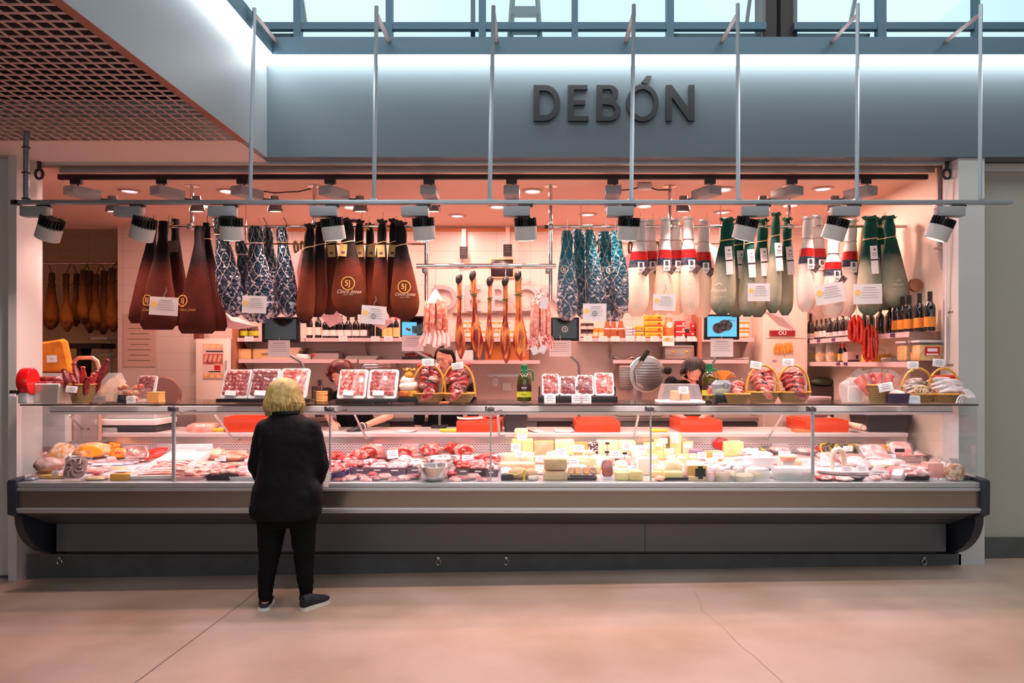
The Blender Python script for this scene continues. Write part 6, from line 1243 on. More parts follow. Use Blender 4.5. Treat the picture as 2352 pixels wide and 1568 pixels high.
# ================================================================ GOODS IN THE DISPLAY CASE
CHP = mat('cheese_pale', (244,224,186), .45, col2=(238,212,168), scale=12); CHY = mat('cheese_yellow', (244,222,158), .45, col2=(238,210,136), scale=10); CHB = mat('cheese_beige', (222,188,150), .5, col2=(210,172,132), scale=12); CHW = mat('cheese_white', (246,238,226), .45); RIND = mat('cheese_rind', (206,160,104), .6, col2=(186,136,84), scale=25); CHO2 = mat('cheese_orange', (226,160,70), .5)
PKR = mat('pack_red', (180,22,34), .35, col2=(236,170,168), scale=26, lo=.46, hi=.62, coat=.3); PKP = mat('pack_pale', (230,140,136), .4, col2=(244,204,200), scale=22); LIL = mat('lilac_fish', (140,112,124), .35, col2=(206,182,186), scale=22, coat=.4); TRAYW = mat('foam_tray_case', (222,212,210), .5); TRAYK = mat('tray_dark', (46,38,44), .4)
OCC = []
def flatpack(label, x, y, w, d, m, rz=0, tilt=0, lift=0, grp=None, hh=.022, film=FILM, name='flat_pack', roll=0):
    """sealed plastic pack lying on the deck: rim of clear film round a flat piece of goods"""
    p = dk(x, y)+V(0,0,lift)
    if tilt > .25: p += V(0, d/2*(1-math.cos(tilt))*.5, d/2*math.sin(tilt))
    W_, r = S(w,p.y), None; OCC.append((p.x,p.y,S(w,p.y)/2)); r = T(name, label, 'packed food', p, group=grp, rot=(tilt,roll,rz))
    def rg(a, c, z, k=.25): return [V(a*(abs(math.cos(q))**k)*math.copysign(1,math.cos(q)), c*(abs(math.sin(q))**k)*math.copysign(1,math.sin(q)), z) for q in [i*2*PI/20+.08 for i in range(20)]]
    w2, d2 = W_/2, d/2
    B().loft([rg(w2*.7,d2*.7,.003,.5), rg(w2*.84,d2*.84,hh*.5,.55), rg(w2*.7,d2*.7,hh,.6)]).build('contents', m, r)
    B().loft([rg(w2,d2,.0), rg(w2*1.02,d2*1.02,.003), rg(w2*.9,d2*.88,hh*.7), rg(w2*.74,d2*.72,hh*1.18)]).build('film', film, r); return r
def lump(label, x, y, w, h, m, d=None, lift=0, rz=0, name='meat_piece', cat_='meat', grp=None, cut=None, rough=.10, roll=0):
    """an irregular solid piece; 'cut' puts a flat cut face towards the viewer"""
    p = dk(x, y)+V(0,0,lift); OCC.append((p.x,p.y,S(w,p.y)/2)); a, hh = S(w,p.y)/2, S(h,p.y)/2; d = d or a*.8; n = 28; rings = []; sd = V(x*.37, y*.71, 0)
    for i in range(15):
        t = PI*i/14; rr = max(math.sin(t), .05); row = []
        for q in [k*2*PI/n for k in range(n)]:
            u = V(rr*math.cos(q), rr*math.sin(q), math.cos(t)); f = 1+rough*(2.2*mnoise.noise(u*1.6+sd)+1.1*mnoise.noise(u*4+sd))
            row.append(V(a*u.x*f, d*u.y*f, hh-hh*u.z*(f if u.z < 0 else 1)))
        rings.append(row)
    r = T(name, label, cat_, p, group=grp, rot=(0,roll,rz)); B().loft(rings).build('body', m, r)
    if cut: B().lathe([(.02,-.004),(.9,-.002),(1,.004),(.9,.012)], n=22).xform(Matrix.Translation((0,-d*.80,hh*1.02)) @ Matrix.Diagonal((a*.74,1,hh*.74,1)) @ Matrix.Rotation(PI/2,4,'X')).build('cut_face', cut, r)
    return r
def cheese(label, x, y, w, h, m, d=.12, lift=0, rind=None, bev=.018, rz=0, name='cheese', grp=None):
    p = dk(x, y)+V(0,0,lift); OCC.append((p.x,p.y+d/2,S(w,p.y)/2)); W_, H_ = S(w,p.y), S(h,p.y); r = T(name, label, name.split('_')[-1], p+V(0,d/2,0), rz, grp)
    B().box((0,0,H_/2), (W_,d,H_), bev=min(bev,H_*.35)).build('body', m, r)
    if rind: B().box((0,d*.02,H_/2), (W_+.004,d*.96,H_+.004), bev=min(bev,H_*.35)).build('rind', rind, r)
    return r
def wedge(label, x, y, w, h, m, d=.14, lift=0, rz=0, grp=None, lean=0):
    p = dk(x, y)+V(0,0,lift); OCC.append((p.x,p.y+d/2,S(w,p.y)/2)); W_, H_ = S(w,p.y), S(h,p.y); r = T('cheese_wedge', label, 'cheese', p, group=grp, rot=(lean,0,rz))
    B().loft([[V(-W_/2,0,0),V(W_/2,0,0),V(W_*.42,d,0),V(-W_*.42,d,0)],[V(-W_/2,0,H_*.96),V(W_/2,0,H_),V(W_*.3,d*.8,H_*.9),V(-W_*.4,d*.8,H_*.86)]]).build('body', m, r)
    B().bb((-W_*.36,-.003,H_*.55),(W_*.3,-.001,H_*.82)).build('label', CARD, r); return r
def card(label, x, y, w=22, h=16, Y=None, yb=None, roll=0, m=CARD):
    """price card on a pin stuck between the goods; (x, y) is its centre, Y its depth"""
    Y = Y or 5.45; p = P(x, y+h/2, Y); price_card(label, p, S(w,Y), S(h,Y), -.15, roll, max(.02, p.z-dz(Y)+.005), 'price cards in the display case', 3, m)
def crate(label, x, y, w, h, m, d=.2, goods=None, hl=None, grp=None, handle=True, heap=.03, rz=0):
    p = dk(x, y); OCC.append((p.x,p.y+d/2,max(S(w,p.y),d)/2)); r = T('tub', label, 'tub', p+V(0,d/2,0), rz, grp); W_, H_ = S(w,p.y)*.9, S(h,p.y)*.9; box_open(r, W_, d*.9, H_, m, flare=1.1, depth=H_*.5)
    if handle: B().box((0,-d*.48,H_*.68), (W_*.36,.008,H_*.16), bev=.003).build('handle_slot', CARD, r)
    if goods:
        b = B(); nx = max(3, int(W_/.04))
        for i in range(nx):
            for j in range(4): b.ell((-W_*.4+W_*.8*(i+.5)/nx, -d*.36+d*.72*(j+.5)/4, H_*.86+random.uniform(0,heap)), (W_*.5/nx*1.25, d*.13, .018), 14, 9, Matrix.Rotation(random.uniform(-.4,.4),3,'Y'), .025)
        b.build('goods', goods, r)
    return r
# ---- first bay from the left
r = flatpack('white pack of orange dried pieces propped up at the left end', 137, 1066, 56, .21, mat('dried_orange', (240,160,60), .45, col2=(250,226,200), scale=34, lo=.46, hi=.56), .1, .95, .0, roll=.2)
r = flatpack('clear bag with a greyish octopus standing in front at left', 170, 1104, 62, .19, mat('octopus', (150,116,116), .4, col2=(196,164,160), scale=20, coat=.4), 0, 1.15, .0)
b = B()
for k in range(8): a = k*2*PI/8; b.tube([(0,.0,.028),(.045*math.cos(a),.045*math.sin(a),.03),(.07*math.cos(a+.4),.07*math.sin(a+.4),.026),(.062*math.cos(a+.9),.062*math.sin(a+.9),.022)], [.014,.011,.008,.005], 6)
b.build('tentacles', mat('octopus', (150,116,116)), r)
one(B().box((0,0,.012), (.26,.16,.024), bev=.004), 'wooden_board', WOOD, 'pale wooden board under the ham shank in the left corner', 'board').location = dk(113,1098)+V(0,.06,0)
lump('greyish ham shank on the wooden board in the left corner', 108, 1092, 54, 34, mat('shank', (150,112,100), .45, col2=(206,170,160), scale=14), .07, .025, .3); lump('second smaller shank end behind the octopus bag', 128, 1078, 44, 26, mat('shank', (150,112,100)), .06, 0, -.3)
flatpack('dull grey-blue pack in the front left corner', 66, 1102, 46, .12, mat('grey_blue_pack', (130,134,156), .4)); card('small white price card before the ham shank', 127, 1088, 17, 15, 5.1)
lump('tied boned ham with bright orange cut face', 215, 1052, 72, 36, mat('boned_ham', (232,176,130), .45, col2=(214,140,100), scale=12), .09, 0, .2, cut=mat('orange_cut', (244,160,30), .4)); lump('pale tied ham end left of the orange cut ham', 178, 1056, 50, 26, mat('boned_ham', (232,176,130)), .06, 0, -.2); lump('yellow flat piece below the orange cut ham', 168, 1066, 30, 12, CHO2, .05)
lump('orange waffled piece at the back left', 262, 1040, 30, 22, mat('waffle_orange', (240,150,20), .45, col2=(226,110,20), scale=60), .05, .02); lump('red and orange marinated meat behind the tilted tray', 272, 1053, 44, 24, mat('marinated', (206,60,24), .35, col2=(246,170,40), scale=40, coat=.4), .06)
r = flatpack('dark tray of red pieces under film, tilted on its corner', 312, 1062, 50, .17, mat('bean_red', (170,36,30), .35, col2=(90,70,60), scale=40, coat=.3), .7, .7, .02, film=FILM)
for k in range(6): one(B().tube([V(-.11,0,0),V(-.05,.0,.012),V(.04,0,.014),V(.12,0,.004)], [.007,.012,.012,.007], 8), 'chorizo_stick', CHO, 'thin bright red sausage in the slanting row of the first bay', 'sausage', 'red sausages in the first bay').location = dk(342,1062-3*k)+V(.012*k,0,.015+.004*k); 
for o in [o for o in COL.objects if o.name.startswith('chorizo_stick')]: o.rotation_euler = (0,-.22,-.12)
for x, y, lb in ((236,1068,'left'),(268,1066,'middle'),(298,1064,'right')): flatpack('flat clear pack of lilac grey fish, %s of three' % lb, x, y, 48, .13, LIL, random.uniform(-.3,.3), 0, 0, 'packs of grey fish')
flatpack('flat pack of pink salmon in the first bay', 222, 1084, 56, .12, mat('salmon', (240,120,96), .35, col2=(246,176,150), scale=26)); flatpack('flat pack of greenish pickles in the first bay', 272, 1080, 40, .1, mat('pickle', (196,180,110), .4)); flatpack('pale yellow flat pack at the front of the first bay', 222, 1101, 56, .12, mat('pale_yellow', (240,206,160), .45))
cheese('terrine block with white top at the front of the first bay', 274, 1104, 44, 16, CHO2, .1, bev=.006); flatpack('white topped film on the terrine block', 274, 1098, 44, .1, CARD, 0, 0, S(16,5.1), hh=.008)
p = dk(350,1103); r = T('sausage_tray', 'large white tray sloping up to the back with pink fresh sausages', 'tray', p, group=None, rot=(.16,-.02,.0)); B().bb((-.17,0,0),(.17,.62,.012)).bb((-.17,0,.0),(-.158,.62,.05)).bb((.158,0,0),(.17,.62,.05)).bb((-.17,0,0),(.17,.012,.035)).bb((-.17,.608,0),(.17,.62,.1)).build('tray', TRAYW, r)
for k in range(7): B().tube([V(-.13+.01*k%.02,.05+.05*k,.025),V(-.05,.04+.055*k,.03),V(.05,.05+.055*k,.03),V(.13,.06+.05*k,.025)], [.012,.02,.02,.012], 8).build('sausage', CHICK if k < 3 else PINKM, r)
B().bb((-.15,.36,.03),(.15,.59,.045)).build('white_paper', PAPER, r)
# ---- second bay: raw poultry and pork
cheese('upright white sheet between sausages and poultry', 428, 1062, 46, 30, TRAYW, .004, bev=.001, name='white_divider')
for i, (x, y, w, h, m, lb) in enumerate(((448,1062,56,22,CHICK,'raw chicken piece beside the white divider'),(497,1058,52,28,mat('raw_orange', (240,140,110), .35, col2=(246,180,150), scale=10, coat=.3),'orange raw chicken with dark end, back of second bay'),(540,1058,56,26,mat('raw_orange', (240,140,110)),'smooth orange chicken breast at back of second bay'),(585,1056,40,16,PINKM,'pink pork cut beside the customer at back'),
        (470,1074,60,16,CHICK,'flat chicken pieces in the middle of the second bay'),(535,1076,54,14,PINKM,'flat pink pork slices in the middle of the second bay'),(424,1096,58,24,CHICK,'coiled pale sausage meat behind the first glass post'),(462,1094,54,20,CHICK,'raw chicken strips at the front of the second bay'))):
    lump(lb, x, y, w, h, m, .075, 0, .3*(i%3-1), 'poultry_piece', 'meat', 'raw meat in the second bay', rough=.16)
crate('black tray of chicken wrapped in film, front of second bay', 505, 1104, 74, 14, TRAYK, .22, CHICK, handle=False); crate('white tray of pale pork beside the customer', 560, 1105, 78, 10, TRAYW, .22, PKP, handle=False); crate('pale tray of strips at the front left of second bay', 425, 1106, 74, 10, mat('tray_pink', (232,170,170), .4), .16, CHICK, handle=False)
card('white price card before the orange chicken', 506, 1052, 26, 13, 5.6); card('white price card on the flat chicken pieces', 468, 1072, 26, 11, 5.4, roll=.1); card('small white price card right of the white divider', 405, 1062, 20, 16, 5.55)
# ---- third bay: cured and minced meat
for i, (x, y, w, h, m, lb, ct) in enumerate(((775,1056,40,20,MEAT,'red cured shank piece beside the customer',None),(800,1060,46,14,PKR,'flat red cured piece near the second glass post',None),(826,1056,44,24,mat('streaky_meat', (206,70,60)),'jagged cured meat chunk at back of third bay',None),(856,1050,52,30,PINKM,'ham chunk with pale rind and red cut, back of third bay',MEAT),(880,1058,40,16,MEATD,'dark roasted chunk behind the grey tubs',None),
        (922,1050,64,26,PINKM,'boned ham with dark red cut, behind the mince tub',MEAT),(990,1046,58,26,mat('streaky_meat', (206,70,60)),'netted boned ham at back centre of third bay',PKR),(1037,1044,30,28,MEAT,'upright red ham piece at back of third bay',None),(1066,1050,46,32,PINKM,'round tied ham with white rind and red centre',MEAT),(960,1058,32,12,MEATD,'small dark cured piece behind the steel bowls',None),(957,1066,46,14,mat('streaky_meat', (206,70,60)),'streaky bacon pieces behind the steel bowls',None),(1120,1066,56,26,MEAT,'ham piece with red cut at right end of third bay',PKR),(1092,1074,46,20,PKR,'red meat slices heaped behind the black tub',None),(768,1080,40,20,PKR,'mixed wrapped pieces left of the grey tubs',None))):
    lump(lb, x, y, w, h, m, .07, 0, .25*(i%3-1), 'cured_meat', 'meat', 'cured meats in the third bay', ct, .14)
flatpack('pale pack with a red heart of meat in the third bay', 812, 1072, 58, .12, PKR, -.2, .3)
TG = mat('tub_grey', (112,92,112), .4)
for i, (x, y, w, h, m, d, lb) in enumerate(((826,1092,50,20,TG,.18,'grey-violet tub with chops and a card leaning on it'),(866,1092,46,20,TG,.18,'grey-violet tub with a pale paper and slices'),(906,1094,52,22,TG,.34,'grey-violet tub heaped with neat minced meat, white rimmed'),(952,1092,44,20,TG,.2,'grey-violet tub left of the steel bowl'),(1064,1092,46,16,mat('tub_steel', (120,110,104), .35, .4),.18,'low steel tray of red skewers right of the bowl'),(1098,1096,46,22,TRAYK,.2,'black tub with white card before the third glass post'),(1128,1096,34,18,TG,.2,'small grey tub of plastic cutlery strips'))):
    crate(lb, x, y, w, h, m, d, (PKR, PKP, mat('mince', (226,120,120), .45, col2=(244,180,176), scale=60, lo=.4, hi=.6), PKP, MEAT, PKR, PKP)[i], grp='tubs in the third bay', heap=.015 if i == 2 else .03)
crate('dark purple crate partly hidden by the customer', 762, 1104, 50, 20, mat('crate_purple', (70,54,110), .4), .2, PKR, handle=False)
for x, y, w, h, lb in ((1011,1074,72,24,'wide steel bowl standing behind the other bowl'),(996,1103,78,34,'deep steel bowl at the front of the third bay')):
    p = dk(x,y); r = T('steel_bowl', lb, 'bowl', p, group='steel bowls'); a = S(w,p.y)/2; H_ = S(h,p.y); B().lathe([(a*.42,0),(a*.55,.004),(a*.82,H_*.4),(a*.97,H_*.85),(a,H_),(a*.97,H_),(a*.93,H_*.84),(a*.78,H_*.4),(a*.5,.012),(.01,.008)], n=36).build('bowl', CHROME if False else mat('bowl_steel', (222,212,210), .22, .8), r); B().tube([(a*1.0*math.cos(q), a*1.0*math.sin(q), H_) for q in [i*PI/18 for i in range(36)]], .004, 6, closed=True).build('rim', STEEL, r)
for i, x in enumerate((782,804,824,842,862,884,906,928,950,1046,1066,1088,1108)):
    y = 1105-(i%3)*3; flatpack('flat white pack of pink slices along the front glass, third bay', x, y, 36, .10, (PKR,PKP)[i%2], random.uniform(-.5,.5), .2*(i%2), .004*(i%3), 'flat packs along the front glass')
for x, y, Y, lb in ((797,1086,5.22,'pinkish price card on the first grey tub'),(868,1024,5.8,'small price card at the back of the third bay'),(903,1043,5.55,'tilted price card behind the mince tub'),(1073,1054,5.5,'price card below the round tied ham'),(1103,1081,5.2,'price card on the black tub'),(1128,1053,5.5,'price card by the third glass post'),(955,1063,5.45,'price card on the tub left of the bowl')): card(lb, x, y, 26 if Y < 5.6 else 16, 19 if Y < 5.6 else 9, Y, roll=-.12 if x == 903 else .05)
# ---- fourth bay: cheeses
for x, y, w, h, m, d, lf, rd, lb in ((1200,1046,50,38,CHY,.12,0,None,'half cheese with yellow cut face carrying a smaller piece'),(1197,1044,32,22,CHP,.1,.142,None,'small pale cheese piece on top of the half cheese'),(1249,1045,48,33,CHB,.12,0,RIND,'half cheese with beige cut face, second in back row'),(1297,1046,46,36,CHP,.12,0,None,'tall pale half cheese, third in back row'),(1334,1046,34,30,CHO2,.1,0,RIND,'orange rinded cheese beside the patterned pack'),
        (1396,1045,52,34,CHP,.12,0,None,'half cheese with small black label, right of patterned pack'),(1441,1045,40,34,CHP,.12,0,None,'half cheese with two dark labels, last in back row'),(1470,1054,34,30,CHW,.1,0,None,'white wrapped cheese by the fourth glass post'),(1184,1064,58,22,CHP,.1,0,None,'pale cheese slab in front of the first half cheese'),(1240,1066,46,18,CHB,.1,0,None,'low beige cheese behind the white cards'),
        (1286,1066,44,20,CHW,.1,0,None,'white cheese with stacked cards'),(1334,1068,42,20,CHP,.1,0,None,'pale cheese beside the round cheese'),(1424,1068,50,20,mat('cheese_pink', (244,196,180), .45),.1,0,None,'pinkish cheese below the dark label card'),(1188,1084,82,20,CHB,.12,0,CHB,'wide flat beige cheese with crumpled film top'),(1276,1106,58,22,CHB,.12,0,None,'lower of two stacked beige cheese blocks'),(1276,1104,54,26,CHB,.11,.078,None,'upper of two stacked beige cheese blocks'),
        (1330,1092,40,22,CHW,.1,0,None,'white cheese left of the orange packs'),(1430,1106,32,20,CHY,.09,0,None,'yellow cheese block at front, left of the pair'),(1462,1106,34,22,CHY,.09,0,None,'yellow cheese block at front, right of the pair'),(1444,1092,56,14,mat('cheese_green', (170,196,176), .4),.1,0,None,'greenish wrapped cheese above the yellow blocks'),(1480,1092,30,40,CHW,.1,0,None,'tall white wrapped cheese before the fourth post')):
    cheese(lb, x, y, w, h, m, d, lf, rd, grp='cheeses in the fourth bay')
r = T('round_cheese', 'round yellow-white cheese under white film, middle of fourth bay', 'cheese', dk(1378,1072)+V(0,.08,0)); B().lathe([(.075,0),(.085,.02),(.084,.06),(.07,.075)], n=28).build('body', CHY, r); B().lathe([(.088,.045),(.088,.066),(.06,.085),(.01,.084)], n=22).build('film', BAGF, r)
cheese('patterned black and white packet between the half cheeses', 1363, 1045, 24, 30, mat('speckled', (40,30,30), .5, col2=(230,200,200), scale=70, lo=.48, hi=.52), .06, bev=.004, name='packet')
r = T('tied_cheese', 'small cheeses in brown paper tied with yellow ribbon at the front', 'cheese', dk(1200,1103)+V(0,.06,0)); B().ell((-.03,0,.045), (.08,.06,.045), noise=.05).ell((.06,0,.04), (.05,.05,.04), noise=.05).build('paper_wrap', mat('brown_wrap', (206,170,130), .6), r)
B().tube([(-.13,-.07,.06),(-.05,-.07,.045),(.0,-.075,.06),(.02,-.075,.085),(.03,-.07,.06),(-.02,-.075,.03)], .006, 6, flat=.4).tube([(.01,-.07,.08),(.012,-.075,.0)], .008, 5, flat=.3).build('ribbon', mat('ribbon_yellow', (236,206,70), .4), r)
cheese('dark box under the tied cheeses', 1164, 1104, 26, 14, TRAYK, .1, bev=.004, name='dark_box'); flatpack('rolled white paper packet left of the ribbon', 1163, 1096, 32, .1, PAPER, .2, .8)
crate('dark tray of small orange and brown snack packs', 1338, 1106, 70, 8, TRAYK, .12, None, handle=False)
for k, (dx, m) in enumerate(((-.08,CHO2),(-.03,CHO2),(.03,mat('snack_orange', (236,140,40), .4)),(.08,mat('snack_brown', (110,60,40), .4, col2=(226,170,120), scale=50)))): 
    o = flatpack('small snack pack standing in the dark tray', 1338, 1104, 18, .075, m, .1*(k-1.5), .9, .03, 'snack packs in the dark tray'); o.location.x += dx; o.location.y += .03
flatpack('upright pack of orange and striped salmon with pink film', 1395, 1100, 30, .16, mat('salmon_dark', (214,70,40), .35, col2=(110,50,40), scale=18), 0, 1.2, .0)
for x, y, Y, lb, w, h in ((1199,1003,5.7,'price card on the topmost small cheese',22,15),(1184,1027,5.62,'price card on the yellow half cheese',22,18),(1194,1043,5.5,'price card on the pale slab',24,14),(1242,1054,5.45,'price card before the second half cheese',26,14),(1290,1038,5.5,'price card on the tall pale cheese',22,18),(1278,1056,5.4,'wide price card on the white cheese',34,18),(1329,1030,5.55,'price card on the orange rinded cheese',25,17),(1319,1064,5.35,'price card with violet strip',22,22),(1413,1043,5.5,'price card beside the dark label',24,16),(1440,1025,5.6,'price card on the last half cheese',20,18),(1454,1077,5.25,'price card on the greenish cheese',25,11),(1396,1101,5.07,'price card at the foot of the salmon pack',28,13),(1162,1085,5.15,'curled price card by the third glass post',24,18),(1475,1030,5.6,'price card before the fourth glass post',18,14)): card(lb, x, y, w, h, Y, roll=random.uniform(-.06,.06))
for x, y, Y in ((1394,1038,5.51),(1435,1041,5.49),(1418,1056,5.4),(1395,1018,5.72)): one(B().box(P(x,y,Y), (.035,.002,.018)).tube([P(x,y,Y)+V(0,.002,0), V(P(x,y,Y).x,Y,dz(Y))], .002, 4), 'small_tag', INKD, 'small black tag stuck in the half cheeses', 'tag', 'small black tags')
# ---- fifth bay: yellow cheeses and white packs
for i, (x, y, w, h, m, lb) in enumerate(((1492,1050,28,36,CHY,'pale yellow wedge, left end of fifth bay'),(1516,1048,26,42,CHY,'tall yellow wedge with white label, second in fifth bay'),(1536,1054,26,24,CHP,'short pale wedge between the tall ones'),(1552,1046,26,52,CHY,'tallest yellow wedge reaching the ledge'),(1580,1048,24,36,CHP,'pale wedge right of the tallest one'),(1500,1068,30,26,CHP,'pale wedge in the second row, left'),(1566,1066,30,24,CHY,'yellow wedge in the second row, middle'),(1592,1064,26,22,CHP,'pale wedge in the second row, right'))):
    wedge(lb, x, y, w, h, m, .12, 0, .2*(i%3-1), 'wedges in the fifth bay')
cheese('grey-violet wrapped cheese right of the wedges', 1603, 1055, 32, 22, mat('cheese_violet', (130,110,136), .45), .1, grp='cheeses in the fifth bay'); cheese('brown rinded cheese with a wide card', 1640, 1060, 40, 22, CHO2, .1, rind=RIND, grp='cheeses in the fifth bay')
lump('red waxed cheese at the back of the fifth bay', 1658, 1038, 40, 28, mat('red_wax', (206,24,20), .3), .06, .03, 0, 'cheese', 'cheese'); cheese('cut yellow cheese in front of the red waxed one', 1686, 1048, 46, 34, CHY, .12, .0, bev=.012, grp='cheeses in the fifth bay')
for x, lb in ((1715,'left'),(1735,'right')): r = T('small_jar', 'small white jar at the back of the fifth bay, '+lb, 'jar', dk(x,1046), group='small white jars'); B().lathe([(.028,0),(.03,.04),(.026,.05),(.027,.062)], n=16).build('jar', CARD, r); B().lathe([(.0305,.008),(.0305,.022)], n=16, cap=False).build('label_band', INKD, r)
flatpack('dark pack with yellow edge at the back of the fifth bay', 1764, 1042, 44, .12, mat('yellow_green', (206,196,40), .4, col2=(40,40,50), scale=14), 0, .3, .02)
for i, (x, y, w, lift) in enumerate(((1716,1064,56,.0),(1752,1060,50,.02),(1700,1080,60,.0),(1665,1078,56,.0),(1720,1050,46,.01),(1640,1086,44,.01),(1740,1084,46,.0))): lump('soft white film bag heaped in the fifth bay', x, y, w, 18, mat('white_film_bag', (240,222,222), .35, coat=.3), .07, lift, .2*i, 'white_bag', 'bag', 'white bags in the fifth bay', None, .18)
r = pouch('white_bag', 'white bag with a red stamp and dark label at right of fifth bay', dk(1757,1090), .2, .1, .13, mat('white_film_bag2', (236,222,222), .35, coat=.4)); B().box((.0,-.056,.04), (.045,.002,.03)).build('dark_label', INKD, r); flat2d('stamp', [circ(.016,16), circ(.011,16)], .0004, RED, r, (.06,-.053,.075))
r = pouch('yellow_cheese_bag', 'tied white bag over a yellow cheese in front of the tall wedges', dk(1548,1086), .14, .11, .14, BAGF, CHY, None, .62, True)
crate('black tray with yellow cheese and a white card', 1556, 1106, 62, 8, TRAYK, .14, None, handle=False); cheese('yellow cheese lying in the black tray', 1548, 1104, 44, 16, CHY, .09, .015, grp='cheeses in the fifth bay')
lump('orange-red piece at the foot of the fourth glass post', 1516, 1105, 24, 12, mat('raw_orange', (240,140,110)), .04); cheese('brown half cheese with a black cross label', 1602, 1102, 48, 34, mat('cheese_brown', (226,170,90), .5), .1, rind=mat('cheese_pink', (244,196,180)), grp='cheeses in the fifth bay')
one(B().box((0,0,.03), (.075,.003,.06)).box((0,-.0,.03), (.035,.0032,.095)), 'black_label', INKD, 'black cross-shaped label on the brown half cheese', 'label').location = dk(1608,1103)+V(0,-.01,.012)
cheese('flat beige cheese under the brown half cheese', 1612, 1107, 62, 10, CHB, .05, bev=.006, grp='cheeses in the fifth bay')
for i, (x, w, m) in enumerate(((1660,44,CHB),(1708,50,CHP),(1632,20,PKP))): r = pouch('white_bag', 'tied film bag with pale goods at front of fifth bay', dk(x,1104), S(w,5.1), .1, .13-.02*(i%2), BAGF, m, 'tied bags at the front', .5, True)
for i, (x, y, w) in enumerate(((1815,1052,80),(1845,1060,70),(1800,1062,60),(1852,1046,50),(1790,1046,56))): flatpack('flat pink pack stacked near the fifth glass post', x, y, w, .14, PKP, .2*(i-2), .12, .012*i, 'pink packs by the fifth post')
for i in range(3): o = one(B().box((0,0,.016), (.26,.14,.03), bev=.004), 'clear_food_box', MILK, 'flat clear food box in the stack before the fifth post, '+('lowest','middle','topmost')[i], 'box', 'clear food boxes'); o.location = dk(1822,1104)+V(.004*i,.07,.031*i)
for i in range(2): o = one(B().box((0,0,.045), (.13,.12,.085), bev=.004), 'clear_food_box', MILK, 'square clear box with dark slices at the front, '+('left','right')[i], 'box', 'square clear boxes'); o.location = dk(1748,1104)+V(.0+.0*i,.06,0) if i == 0 else dk(1740,1092)+V(0,.1,0)
r = T('cheese_tub', 'round tub with pink side and cream lid before the pink packs', 'tub', dk(1816,1088)+V(0,.06,.09)); B().lathe([(.05,0),(.068,.035)], n=24).build('tub', mat('tub_pink', (226,160,140), .4), r); B().lathe([(.07,.035),(.07,.045),(.06,.05)], n=24).build('lid', CHP, r); B().bb((-.05,-.04,-.09),(.05,.04,-.002)).build('box_below', MILK, r)
for x, y, Y, lb, w, h in ((1549,1000,5.72,'price card on top of the tallest wedge',18,14),(1524,1012,5.65,'price card on the second tall wedge',18,12),(1650,1046,5.5,'wide price card on the brown rinded cheese',26,15),(1613,1046,5.5,'price card on the violet cheese',20,16),(1560,1090,5.12,'large price card in the black tray',30,16),(1802,1041,5.55,'price card on the pink packs',28,11),(1770,1060,5.42,'price card on the white bags',22,10),(1675,1088,5.2,'price card between the tied bags',22,18),(1542,1034,5.6,'pale violet card among the wedges',14,10)): card(lb, x, y, w, h, Y)
# ---- sixth bay
r = T('mesh_bag', 'black and yellow tangled nets at the back of the sixth bay', 'net', dk(1942,1046)); b = B(); b2 = B()
for k in range(12): a = k*.55; (b if k % 3 else b2).tube([V(-.16+.028*k+.05*math.cos(t), .0+.06*math.sin(t+a), .045+.05*math.sin(t)) for t in [i*.5 for i in range(13)]], .008, 6)
b.ell((.0,.03,.03), (.17,.08,.035), noise=.1); b.build('black_net', mat('net_black', (40,36,32), .5, col2=(120,110,70), scale=60), r); b2.build('yellow_net', mat('net_yellow', (226,176,50), .5), r)
crate('small dark tray of red pieces by the fifth glass post', 1884, 1046, 24, 10, TRAYK, .08, MEAT, handle=False); cheese('orange cheese edge behind the white packs', 2030, 1046, 60, 16, CHO2, .06, .03, grp='cheeses in the sixth bay')
r = flatpack('large white label pack leaning at the back of the sixth bay', 2008, 1064, 76, .2, PKP, .2, .7, .02); flatpack('leaning clear box with a black label at right', 2070, 1054, 56, .16, PKP, -.1, .9, .02)
one(B().box((0,0,.015), (.08,.003,.03)), 'black_label', INKD, 'black label on the leaning clear box', 'label').location = dk(2062,1058)+V(0,-.03,.075)
for i, (x, y, w, m) in enumerate(((1990,1062,70,PKP),(1965,1056,56,PKR),(2020,1072,60,PKP),(1960,1072,56,PKP),(1900,1068,60,PKP),(1905,1052,56,PKP),(2050,1070,50,PKP),(1985,1078,50,PKR))): flatpack('clear pack of pale sliced meat heaped in the sixth bay', x, y, w, .13, m, .4*(i-3.5)/2, .25*(i%2), .014*(i%4), 'pale packs in the sixth bay', film=BAGF)
p = dk(1932,1090); r = T('white_tray', 'long white tray with a thick white sausage loop', 'tray', p+V(.1,.06,0)); B().loft([[V(a*math.cos(q), c_*math.sin(q), z) for q in [k*2*PI/24 for k in range(24)]] for a, c_, z in ((.22,.1,0),(.27,.13,.03),(.25,.12,.03),(.2,.09,.008))]).build('tray', TRAYW, r)
one(B().tube([V(-.045,0,0),V(-.045,.0,.10),V(-.03,.0,.145),V(0,.0,.16),V(.03,.0,.145),V(.045,.0,.10),V(.045,.0,0)], [.014,.022,.024,.024,.024,.022,.014], 10), 'sausage_loop', mat('pale_loop', (226,196,170), .4, col2=(240,220,206), scale=14), 'thick pale sausage bent in an arch on the white tray', 'sausage').location = dk(1932,1090)+V(0,.05,.03)
for k, x in enumerate((2010,2038)): one(B().lathe([(.022,0),(.045,.006),(.047,.02),(.03,.03),(.018,.02)], n=20), 'cheese_ring', CHP, 'small pale cheese ring on the white trays, %s one' % ('left','right')[k], 'cheese', 'pale cheese rings').location = dk(x,1080)+V(0,0,.03)
r = lump('pink cooked ham cylinder with a dark end', 2062, 1092, 52, 22, mat('cooked_ham', (226,130,124), .35), .05, 0, -.5, 'cooked_ham')
